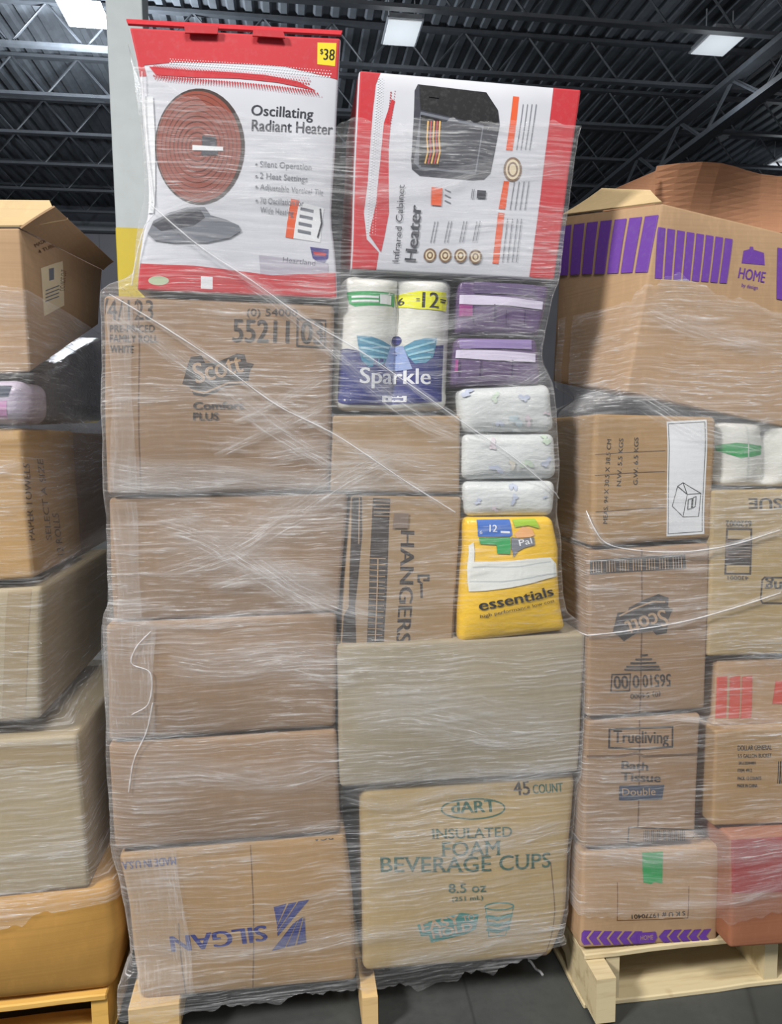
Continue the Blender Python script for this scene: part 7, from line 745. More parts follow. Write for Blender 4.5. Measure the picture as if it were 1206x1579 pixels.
   {"p":"lettering","k":"text","m":"ink","f":"F","s":"PACK: 12 COUNTS","x":[[0.0625,0.125],[0.1272,0.1236]],"h":[-0.0003,0.0086],"b":0.018,"sf":0},
   {"p":"lettering","k":"text","m":"ink","f":"F","s":"MADE IN CHINA","x":[[0.0618,0.1055],[0.1175,0.104]],"h":[-0.0003,0.0087],"b":0.018,"sf":0},
   {"p":"barcode","k":"line","m":"ink","f":"F","w":0.002,"x":[[0.1739,0.1693],[0.1735,0.1127]]},
   {"p":"barcode","k":"line","m":"ink","f":"F","w":0.0034,"x":[[0.1796,0.169],[0.1791,0.1125]]},
   {"p":"barcode","k":"line","m":"ink","f":"F","w":0.002,"x":[[0.1852,0.1688],[0.1848,0.1123]]},
   {"p":"barcode","k":"line","m":"ink","f":"F","w":0.0034,"x":[[0.1909,0.1686],[0.1904,0.1121]]},
   {"p":"barcode","k":"line","m":"ink","f":"F","w":0.002,"x":[[0.1966,0.1684],[0.1961,0.1119]]},
 ]),
 'sku': ({"name":"carton","label":"brown carton with purple chevron band and green mark on the pallet","cat":"box","c":[[0.575,-0.03,0.1634],[0.954,-0.03,0.1409],[0.9545,-0.03,0.4045],[0.5808,-0.03,0.4173],[0.575,0.57,0.1634],[0.954,0.57,0.1409],[0.9545,0.57,0.4045],[0.5808,0.57,0.4173]],"mat":"kraft_sand","r":0.01,"bulge":0.006,"group":None,"rolls":0,"dip":0.0,"wob":0.003,"n":12}, [
   {"p":"chevron_band","k":"poly","m":"purple_ink","f":"F","x":[[0.0082,0.0517],[0.028,0.0505],[0.0148,0.0309],[0.0295,0.012],[0.0098,0.0119],[-0.0055,0.0321]]},
   {"p":"chevron_band","k":"poly","m":"purple_ink","f":"F","x":[[0.035,0.0501],[0.0548,0.0489],[0.0416,0.0293],[0.0563,0.0105],[0.0365,0.0104],[0.0212,0.0305]]},
   {"p":"chevron_band","k":"poly","m":"purple_ink","f":"F","x":[[0.0618,0.0485],[0.0817,0.0474],[0.0685,0.0278],[0.0833,0.0089],[0.0634,0.0088],[0.048,0.029]]},
   {"p":"chevron_band","k":"poly","m":"purple_ink","f":"F","x":[[0.0888,0.047],[0.1088,0.0458],[0.0955,0.0262],[0.1103,0.0074],[0.0904,0.0073],[0.0749,0.0274]]},
   {"p":"chevron_band","k":"poly","m":"purple_ink","f":"F","x":[[0.1159,0.0454],[0.136,0.0443],[0.1226,0.0247],[0.1375,0.0058],[0.1175,0.0058],[0.102,0.0259]]},
   {"p":"chevron_band","k":"poly","m":"purple_ink","f":"F","x":[[0.1431,0.0439],[0.1633,0.0427],[0.1498,0.0231],[0.1648,0.0043],[0.1447,0.0042],[0.1291,0.0243]]},
   {"p":"chevron_band","k":"poly","m":"purple_ink","f":"F","x":[[0.2235,0.0429],[0.2439,0.043],[0.2302,0.0246],[0.2454,0.0058],[0.225,0.0057],[0.2093,0.0246]]},
   {"p":"chevron_band","k":"poly","m":"purple_ink","f":"F","x":[[0.2512,0.0414],[0.2716,0.0414],[0.2579,0.023],[0.2731,0.0042],[0.2527,0.0042],[0.2369,0.023]]},
   {"p":"chevron_band","k":"poly","m":"purple_ink","f":"F","x":[[0.279,0.0398],[0.2995,0.0399],[0.2857,0.0215],[0.301,0.0027],[0.2805,0.0026],[0.2646,0.0215]]},
   {"p":"chevron_band","k":"poly","m":"purple_ink","f":"F","x":[[0.3069,0.0383],[0.3275,0.0383],[0.3137,0.02],[0.329,0.0012],[0.3084,0.0011],[0.2925,0.0199]]},
   {"p":"chevron_band","k":"poly","m":"purple_ink","f":"F","x":[[0.3349,0.0367],[0.3557,0.0368],[0.3418,0.0184],[0.3572,-0.0004],[0.3364,-0.0004],[0.3204,0.0184]]},
   {"p":"chevron_band","k":"poly","m":"purple_ink","f":"F","x":[[0.1539,0.0397],[0.1985,0.0407],[0.2051,0.0236],[0.1986,0.0084],[0.1569,0.0083],[0.1492,0.0232]]},
   {"p":"chevron_band/lettering#12","k":"text","m":"kraft_print","f":"F","s":"HOME","x":[[0.1607,0.0177],[0.1946,0.0182]],"h":[-0.0014,0.0132],"b":0,"sf":0},
   {"p":"lettering","k":"line","m":"brown_ink","f":"F","w":0.002,"x":[[0.0924,0.1781],[0.0941,0.0766],[0.2873,0.0721],[0.2862,0.158]]},
   {"p":"lettering","k":"text","m":"ink_soft","f":"F","s":"S K U # 19770401","x":[[0.278,0.0922],[0.1312,0.0911]],"h":[0.0013,-0.0119],"b":0.01,"sf":0},
   {"p":"green_mark","k":"poly","m":"green_ink","f":"F","x":[[0.1578,0.2536],[0.2138,0.2526],[0.2123,0.1711],[0.1918,0.1764],[0.1813,0.1712],[0.1609,0.1771]]},
 ]),
 'redbox': ({"name":"carton","label":"reddish carton with red upper half beside the purple-chevron carton","cat":"box","c":[[0.9496,-0.085,0.1615],[1.2493,-0.085,0.1461],[1.2316,-0.085,0.4507],[0.941,-0.085,0.4601],[0.9496,0.515,0.1615],[1.2493,0.515,0.1461],[1.2316,0.515,0.4507],[0.941,0.515,0.4601]],"mat":"kraft_red","r":0.01,"bulge":0.006,"group":None,"rolls":0,"dip":0.0,"wob":0.003,"n":12}, [
   {"p":"red_band","k":"poly","m":"red_dull","f":"F","x":[[-0.0212,0.2949],[0.1757,0.295],[0.1763,0.1511],[-0.0135,0.151]]},
 ]),
 'flaps': ({"name":"carton","label":"open brown carton with raised flaps and cream paper label","cat":"box","c":[[-1.2557,0.03,1.5738],[-0.6783,0.03,1.606],[-0.6817,0.03,1.9107],[-1.2385,0.03,1.8911],[-1.2626,0.66,1.7767],[-0.6852,0.66,1.8088],[-0.6662,0.66,1.9709],[-1.2229,0.66,1.9513]],"mat":"kraft_sand","r":0.006,"bulge":0.004,"group":None,"rolls":0,"dip":0.0,"wob":0.003,"n":12}, [
   {"p":"paper_label","k":"poly","m":"cream_ink","f":"R","x":[[0.1098,0.2343],[0.2809,0.2718],[0.2842,0.1356],[0.1174,0.1143]]},
   {"p":"paper_label","k":"poly","m":"ink_grey","f":"R","x":[[0.1664,0.2374],[0.2054,0.2444],[0.203,0.2117],[0.1665,0.2061]]},
   {"p":"paper_label","k":"line","m":"ink_grey","f":"R","w":0.0031,"x":[[0.1366,0.1791],[0.2424,0.1959]]},
   {"p":"paper_label","k":"line","m":"ink_grey","f":"R","w":0.0031,"x":[[0.1348,0.17],[0.2404,0.1854]]},
   {"p":"paper_label","k":"line","m":"ink_grey","f":"R","w":0.0031,"x":[[0.133,0.161],[0.2384,0.1749]]},
   {"p":"paper_label","k":"line","m":"ink_grey","f":"R","w":0.0031,"x":[[0.1312,0.152],[0.2364,0.1644]]},
   {"p":"lettering","k":"text","m":"brown_dark","f":"R","s":"DO NOT CUT","x":[[0.2884,0.1814],[0.3098,0.2448]],"h":[-0.0418,0.0002],"b":0,"sf":0},
   {"p":"lettering","k":"text","m":"brown_dark","f":"R","s":"MADE IN USA","x":[[0.0853,0.281],[0.272,0.3435]],"h":[-0.008,0.0064],"b":0,"sf":0},
   {"p":"lettering","k":"text","m":"brown_dark","f":"R","s":"4 TUBES","x":[[0.1052,0.2684],[0.2451,0.3114]],"h":[-0.0084,0.0067],"b":0,"sf":0},
 ]),
 'pink': ({"name":"plastic_pack","label":"pink and white plastic pack wedged under the open-flapped carton","cat":"soft pack","c":[[-0.8667,0.01,1.4934],[-0.6857,0.01,1.4949],[-0.6828,0.01,1.5898],[-0.8604,0.01,1.584],[-0.8667,0.17,1.4934],[-0.6857,0.17,1.4949],[-0.6828,0.17,1.5898],[-0.8604,0.17,1.584]],"mat":"pack_pink","r":0.03,"bulge":0.01,"group":None,"rolls":0,"dip":0.0,"wob":0.003,"n":12}, [
   {"p":"print","k":"poly","m":"pink_ink","f":"F","x":[[0.1012,0.0443],[0.1457,0.0487],[0.1421,0.0051],[0.1006,0.0058]]},
   {"p":"print#b","k":"poly","m":"ink_blue","f":"F","x":[[0.1019,0.088],[0.1544,0.0838],[0.1485,0.0568],[0.1014,0.0552]]},
 ]),
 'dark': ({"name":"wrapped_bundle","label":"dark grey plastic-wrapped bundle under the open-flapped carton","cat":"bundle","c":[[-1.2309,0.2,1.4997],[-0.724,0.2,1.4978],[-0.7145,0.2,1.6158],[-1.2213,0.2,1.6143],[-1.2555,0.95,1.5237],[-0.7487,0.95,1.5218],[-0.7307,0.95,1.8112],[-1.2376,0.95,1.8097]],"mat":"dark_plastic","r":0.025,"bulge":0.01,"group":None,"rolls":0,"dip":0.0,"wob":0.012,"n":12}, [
 ]),
 'print': ({"name":"carton","label":"brown carton with black printing on its shaded side, under the dark bundle","cat":"box","c":[[-1.2648,0.03,1.1324],[-0.697,0.03,1.1516],[-0.7023,0.03,1.485],[-1.2499,0.03,1.5023],[-1.2648,0.41,1.1324],[-0.697,0.41,1.1516],[-0.7023,0.41,1.485],[-1.2499,0.41,1.5023]],"mat":"kraft_gold","r":0.01,"bulge":0.008,"group":None,"rolls":0,"dip":0.0,"wob":0.003,"n":12}, [
   {"p":"lettering","k":"text","m":"ink_brown","f":"R","s":"PAPER TOWELS","x":[[0.0271,0.0883],[0.0314,0.2691]],"h":[-0.0328,0.0039],"b":0.0,"sf":0},
   {"p":"lettering","k":"text","m":"ink_brown","f":"R","s":"SELECT A SIZE","x":[[0.1336,0.0729],[0.1138,0.2766]],"h":[-0.0355,0.0037],"b":0.0,"sf":0},
   {"p":"lettering","k":"text","m":"ink_brown","f":"R","s":"12 ROLLS","x":[[0.2206,0.0216],[0.1962,0.1346]],"h":[-0.0486,0.0055],"b":0.0,"sf":0},
 ]),
 'printb': ({"name":"carton","label":"plain brown carton standing behind the carton with side printing","cat":"box","c":[[-1.2338,0.44,1.1162],[-0.7249,0.44,1.1311],[-0.7153,0.44,1.4822],[-1.2221,0.44,1.4828],[-1.2338,0.94,1.1162],[-0.7249,0.94,1.1311],[-0.7153,0.94,1.4822],[-1.2221,0.94,1.4828]],"mat":"kraft_dark","r":0.008,"bulge":0.004,"group":None,"rolls":0,"dip":0.0,"wob":0.003,"n":12}, [
 ]),
 'olive': ({"name":"carton","label":"plain olive brown carton below the carton with side printing","cat":"box","c":[[-1.281,0.03,0.8067],[-0.7,0.03,0.8262],[-0.6803,0.03,1.1313],[-1.2593,0.03,1.1216],[-1.281,0.63,0.8067],[-0.7,0.63,0.8262],[-0.6803,0.63,1.1313],[-1.2593,0.63,1.1216]],"mat":"kraft_olive","r":0.012,"bulge":0.006,"group":None,"rolls":0,"dip":0.0,"wob":0.003,"n":12}, [
 ]),
 'olive2': ({"name":"carton","label":"plain wrapped carton resting on the bulging golden carton","cat":"box","c":[[-1.2843,0.03,0.4023],[-0.6133,0.03,0.4096],[-0.6218,0.03,0.785],[-1.2635,0.03,0.7887],[-1.2843,0.63,0.4023],[-0.6133,0.63,0.4096],[-0.6218,0.63,0.785],[-1.2635,0.63,0.7887]],"mat":"kraft_olive","r":0.012,"bulge":0.006,"group":None,"rolls":0,"dip":0.0,"wob":0.003,"n":12}, [
 ]),
 'gold': ({"name":"carton","label":"bulging golden brown carton at the bottom of the left pallet","cat":"box","c":[[-1.3054,0.03,0.155],[-0.5582,0.03,0.1425],[-0.5575,0.03,0.4151],[-1.2963,0.03,0.4096],[-1.3054,0.65,0.155],[-0.5582,0.65,0.1425],[-0.5575,0.65,0.4151],[-1.2963,0.65,0.4096]],"mat":"kraft_gold2","r":0.03,"bulge":0.03,"group":None,"rolls":0,"dip":0.0,"wob":0.006,"n":12,"prof":[[0.17,0.0,-0.0089],[0.485,0.0,0.0059],[0.909,0.0,0.0029],[1.273,0.0,-0.0058]]}, [
 ]),
}
EXTRA = {
 'main_top': [[-0.451,-0.01,2.283],[-0.305,-0.01,2.177],[-0.144,-0.01,2.124],[-0.004,-0.01,2.131],[0.256,-0.01,2.152],[0.558,-0.01,2.164]],
 'main_bot': [[-0.521,-0.01,0.117],[-0.38,-0.01,0.112],[-0.227,-0.01,0.121],[-0.102,-0.01,0.123],[0.017,-0.01,0.116],[0.154,-0.01,0.103],[0.287,-0.01,0.109],[0.422,-0.01,0.123],[0.533,-0.01,0.141]],
 'ropes': [[[-0.492,-0.02,1.768],[-0.388,-0.02,1.704],[-0.268,-0.02,1.623],[-0.145,-0.02,1.531],[-0.017,-0.02,1.463],[0.131,-0.02,1.361],[0.252,-0.02,1.283]],[[-0.402,-0.02,1.956],[-0.301,-0.02,1.869],[-0.18,-0.02,1.79],[-0.084,-0.02,1.722],[0.045,-0.02,1.646],[0.162,-0.02,1.567],[0.268,-0.02,1.493],[0.392,-0.02,1.409],[0.517,-0.02,1.308]],[[-0.437,-0.02,1.03],[-0.47,-0.02,0.995],[-0.481,-0.02,0.958],[-0.441,-0.02,0.934],[-0.448,-0.02,0.866],[-0.487,-0.02,0.839]],[[-0.439,-0.02,0.866],[-0.456,-0.02,0.799],[-0.487,-0.02,0.732],[-0.502,-0.02,0.657]],[[-0.392,-0.02,1.933],[-0.412,-0.02,1.906],[-0.43,-0.02,1.852],[-0.445,-0.02,1.785]],[[-0.404,-0.02,2.218],[-0.404,-0.02,2.102],[-0.394,-0.02,1.956]]],
 'bands': [[[[-0.499,-0.02,1.77],[-0.388,-0.02,1.704],[-0.268,-0.02,1.623],[-0.145,-0.02,1.531],[-0.017,-0.02,1.463],[0.131,-0.02,1.361],[0.252,-0.02,1.283]],0.022],[[[-0.402,-0.02,1.956],[-0.301,-0.02,1.869],[-0.18,-0.02,1.79],[-0.084,-0.02,1.722],[0.045,-0.02,1.646],[0.162,-0.02,1.567],[0.268,-0.02,1.493],[0.392,-0.02,1.409],[0.517,-0.02,1.308]],0.018],[[[-0.506,-0.02,1.743],[-0.377,-0.02,1.65],[-0.243,-0.02,1.553],[-0.09,-0.02,1.437],[0.041,-0.02,1.362]],0.05],[[[-0.518,-0.02,1.358],[-0.416,-0.02,1.353],[-0.292,-0.02,1.342]],0.06],[[[-0.52,-0.02,1.379],[-0.43,-0.02,1.359],[-0.305,-0.02,1.361],[-0.163,-0.02,1.373],[-0.026,-0.02,1.352]],0.045],[[[-0.518,-0.02,1.411],[-0.428,-0.02,1.396],[-0.304,-0.02,1.397],[-0.149,-0.02,1.383]],0.05],[[[-0.245,-0.02,1.496],[-0.145,-0.02,1.538],[-0.043,-0.02,1.595]],0.03],[[[-0.289,-0.02,1.425],[-0.16,-0.02,1.481],[-0.03,-0.02,1.538]],0.04],[[[-0.532,-0.02,1.064],[-0.484,-0.02,1.057],[-0.429,-0.02,1.049]],0.03],[[[-0.541,-0.02,0.789],[-0.475,-0.02,0.782],[-0.397,-0.02,0.782]],0.02],[[[-0.313,-0.02,1.128],[-0.169,-0.02,1.16],[-0.022,-0.02,1.155]],0.05],[[[-0.023,-0.02,0.641],[0.172,-0.02,0.65],[0.381,-0.02,0.642],[0.564,-0.02,0.645]],0.05],[[[-0.404,-0.02,0.976],[-0.29,-0.02,0.955],[-0.159,-0.02,0.963],[-0.026,-0.02,0.941]],0.12],[[[0.003,-0.02,0.814],[0.157,-0.02,0.82],[0.348,-0.02,0.776],[0.562,-0.02,0.745]],0.14],[[[-0.542,-0.02,0.698],[-0.357,-0.02,0.699],[-0.182,-0.02,0.67],[-0.03,-0.02,0.69]],0.08],[[[-0.208,-0.02,1.803],[-0.112,-0.02,1.736],[0.015,-0.02,1.624],[0.162,-0.02,1.508],[0.283,-0.02,1.448]],0.05],[[[-0.197,-0.02,1.191],[-0.111,-0.02,1.128],[-0.023,-0.02,1.079],[0.097,-0.02,1.043]],0.08],[[[0.088,-0.02,0.184],[0.218,-0.02,0.186],[0.384,-0.02,0.201],[0.503,-0.02,0.205]],0.06],[[[0.268,-0.02,1.508],[0.36,-0.02,1.552],[0.484,-0.02,1.626]],0.06],[[[-0.524,-0.02,1.369],[-0.388,-0.02,1.377],[-0.22,-0.02,1.364],[-0.019,-0.02,1.346],[0.252,-0.02,1.351]],0.07],[[[-0.424,-0.02,1.169],[-0.282,-0.02,1.208],[-0.151,-0.02,1.278],[-0.018,-0.02,1.363],[0.161,-0.02,1.435]],0.1],[[[-0.419,-0.02,1.285],[-0.295,-0.02,1.238],[-0.155,-0.02,1.145],[-0.023,-0.02,1.079]],0.1],[[[-0.19,-0.02,1.424],[-0.017,-0.02,1.437],[0.252,-0.02,1.389]],0.06],[[[-0.539,-0.02,1.064],[-0.401,-0.02,1.043],[-0.23,-0.02,1.058],[-0.023,-0.02,1.064]],0.03],[[[-0.536,-0.02,0.536],[-0.364,-0.02,0.512],[-0.185,-0.02,0.527],[-0.017,-0.02,0.544]],0.04],[[[-0.497,-0.02,0.286],[-0.329,-0.02,0.25],[-0.131,-0.02,0.252],[0.01,-0.02,0.261],[0.251,-0.02,0.247],[0.52,-0.02,0.221]],0.05],[[[-0.406,-0.02,1.932],[-0.271,-0.02,1.97],[-0.147,-0.02,1.981],[-0.015,-0.02,1.986]],0.05],[[[0.007,-0.02,1.987],[0.18,-0.02,2.007],[0.342,-0.02,2.052],[0.54,-0.02,2.07]],0.05],[[[-0.006,-0.02,1.681],[0.104,-0.02,1.703],[0.283,-0.02,1.727],[0.451,-0.02,1.788]],0.04],[[[-0.024,-0.02,0.617],[0.092,-0.02,0.583],[0.252,-0.02,0.611],[0.547,-0.02,0.638]],0.04],[[[0.028,-0.02,0.409],[0.187,-0.02,0.426],[0.349,-0.02,0.461],[0.55,-0.02,0.494]],0.06]],
 'column': [-1.783,-1.439,6.0,6.345],
 'band_z': 3.591,
 'column_far': [10.339,10.686,15.5,15.8],
 'brace': [[10.493,15.4,8.745],[13.086,15.4,10.176]],
 'lamps': [[[-3.217,11.083,8.3],0.0,0.62,0.7,9.0,"bright ceiling light at the top left beside the grey column",850],[[1.917,10.967,8.3],0.0,0.55,0.75,0.12,"dim ceiling light above the gap between the two heater cartons",22],[[7.457,10.607,8.3],0.0,0.62,0.75,0.12,"dim ceiling light at the upper right above the far column",22],[[12.378,15.511,8.3],0.0,0.7,0.7,0.15,"small far ceiling light at the right edge, above the curled flap",22]],
 'splinters': [[-0.53,-0.41,-0.022,0.1,0.07,0.135]],
 'patches': [[[[-0.485,-0.02,1.043],[-0.492,-0.02,0.936],[-0.489,-0.02,0.786]],0.115],[[[-0.486,-0.02,1.322],[-0.483,-0.02,1.2],[-0.481,-0.02,1.062]],0.055],[[[-0.463,-0.02,0.505],[-0.45,-0.02,0.345],[-0.429,-0.02,0.155]],0.125],[[[-0.473,-0.02,1.744],[-0.475,-0.02,1.567],[-0.482,-0.02,1.343]],0.05]],
 'main_hull': [[-0.54,-0.41,-0.03,0.1,0.05,0.19],[-0.51,0.56,-0.0,0.9,0.02,0.13]],
 'pallets': [["pine pallet under the middle load of heater cartons",-0.5,0.53,0.1,1.2,0.12,"pine",[[-0.475,-0.437,0.03],[0.02,0.058,-0.035],[0.47,0.508,0.45]],[0.3,0.12]],["pale pine pallet under the right load, its open fork slot facing front",0.585,1.6,-0.035,1.18,0.15,"pine_pale",[[0.59,0.64,-0.1],[0.645,0.683,-0.03],[1.09,1.128,-0.03],[1.56,1.598,-0.03]],[0.0,0.22]],["golden pine pallet under the left load at the bottom left corner",-1.6,-0.585,0.02,1.2,0.145,"pine_gold",[[-0.625,-0.587,0.03],[-1.11,-1.07,0.03],[-1.6,-1.56,0.03]]]],
 'tapes': [["olive",0.9,0.92,0.02,0.98],["olive2",0.02,0.98,0.9,0.88]],
 'flaps': [["heater1","top_flap","red_ink",[[-0.433,-0.01,2.31],[0.007,-0.01,2.317],[0.013,0.02,2.342],[-0.442,0.02,2.335]],None,None],["heater1","top_tab","red_ink",[[-0.318,-0.018,2.298],[-0.252,-0.018,2.3],[-0.25,-0.018,2.315],[-0.319,-0.018,2.313]],None,None],["heater1","top_tab","red_ink",[[-0.18,-0.018,2.301],[-0.112,-0.018,2.301],[-0.116,-0.018,2.315],[-0.178,-0.018,2.314]],None,None],["home","side_flap","kraft_inside",[[0.614,0.26,2.046],[0.749,-0.02,1.995],[0.796,0.12,2.06],[0.721,0.24,2.102]],[0,0.01,0],"pale folded-in side flap"],["home","rear_flap","kraft_flap",[[0.986,0.5,2.107],[1.628,0.5,2.087],[1.551,0.5,2.244],[0.982,0.5,2.258]],[0.03,0.05,0.035],"large curled reddish brown flap"],["home","rear_flap","kraft_flap",[[0.821,0.46,2.119],[0.986,0.46,2.124],[0.972,0.46,2.24],[0.809,0.46,2.169]],[0.0,0.02,0.0],"reddish brown flap left of the curled one"],["flaps","side_flap","kraft_sand",[[-0.682,0.03,1.911],[-0.666,0.66,1.971],[-0.63,0.62,1.99],[-0.623,0.06,1.971]],[0,0.005,0],None],["flaps","front_flap","kraft_inside",[[-1.238,0.03,1.891],[-0.682,0.03,1.911],[-0.618,0.16,1.963],[-0.959,0.16,1.955]],[0,0.004,0],"pale front flap bent inward"],["flaps","rear_flap","kraft_inside",[[-0.988,0.22,1.96],[-0.655,0.22,1.976],[-0.685,0.26,2.034],[-1.003,0.26,2.026]],[0,0.004,0],"pale upright rear flap with small print"]],
 'right_top': [[0.448,-0.03,1.757],[0.652,-0.03,1.782],[0.779,-0.03,1.836],[0.896,-0.03,1.787],[1.059,-0.03,1.751],[1.276,-0.03,1.724]],
 'right_bot': [[0.498,-0.03,0.282],[0.592,-0.03,0.255],[0.758,-0.03,0.255],[0.955,-0.03,0.242],[1.131,-0.03,0.269],[1.366,-0.03,0.282]],
 'right_bands': [[[[0.706,-0.06,1.564],[0.805,-0.06,1.504],[0.922,-0.06,1.465],[1.051,-0.06,1.448]],0.1],[[[0.587,-0.06,0.763],[0.694,-0.06,0.769],[0.83,-0.06,0.76],[1.087,-0.06,0.712]],0.022],[[[0.567,-0.06,0.448],[0.737,-0.06,0.432],[0.911,-0.06,0.433],[1.101,-0.06,0.433]],0.1],[[[0.741,-0.06,0.294],[0.846,-0.06,0.292],[0.969,-0.06,0.305],[1.105,-0.06,0.344]],0.04],[[[0.717,-0.06,1.756],[0.83,-0.06,1.713],[0.946,-0.06,1.685],[1.041,-0.06,1.671]],0.06],[[[0.603,-0.06,1.186],[0.717,-0.06,1.167],[0.883,-0.06,1.177],[1.063,-0.06,1.22]],0.02]],
 'right_wide': [[[0.58,-0.06,1.279],[0.593,-0.06,1.24],[0.626,-0.06,1.201],[0.7,-0.06,1.183],[0.816,-0.06,1.176],[0.934,-0.06,1.189],[1.062,-0.06,1.223],[1.155,-0.06,1.249]],[[0.566,-0.06,0.977],[0.689,-0.06,0.987],[0.822,-0.06,1.004],[0.94,-0.06,1.031],[1.07,-0.06,1.066],[1.164,-0.06,1.087]]],
 'right_ropes': [[[0.58,-0.06,1.279],[0.593,-0.06,1.24],[0.626,-0.06,1.201],[0.7,-0.06,1.183],[0.816,-0.06,1.176],[0.934,-0.06,1.189],[1.062,-0.06,1.223]],[[0.566,-0.06,0.977],[0.689,-0.06,0.987],[0.822,-0.06,1.004],[0.94,-0.06,1.031],[1.07,-0.06,1.066]]],
 'left_top': [[-1.46,0.03,1.775],[-0.729,0.03,1.79],[-0.664,0.03,1.777],[-0.585,0.03,1.772],[-0.502,0.03,1.808]],
 'left_bot': [[-1.608,0.03,0.347],[-0.816,0.03,0.342],[-0.729,0.03,0.372],[-0.656,0.03,0.389],[-0.567,0.03,0.42]],
 'left_bands': [[[[-0.805,0.02,1.746],[-0.753,0.02,1.749],[-0.702,0.02,1.747],[-0.676,0.02,1.745]],0.06],[[[-0.829,0.02,1.375],[-0.748,0.02,1.402],[-0.708,0.02,1.413]],0.04],[[[-0.861,0.02,0.885],[-0.781,0.02,0.865],[-0.713,0.02,0.845]],0.06],[[[-0.868,0.02,0.78],[-0.758,0.02,0.78],[-0.619,0.02,0.778]],0.03],[[[-0.885,0.02,0.506],[-0.76,0.02,0.509],[-0.618,0.02,0.52]],0.02]],
 'scrap': [[0.503,0.148,0.0],[0.524,0.088,0.0]],
}


def dist(a, b): return (Vector(a) - Vector(b)).length

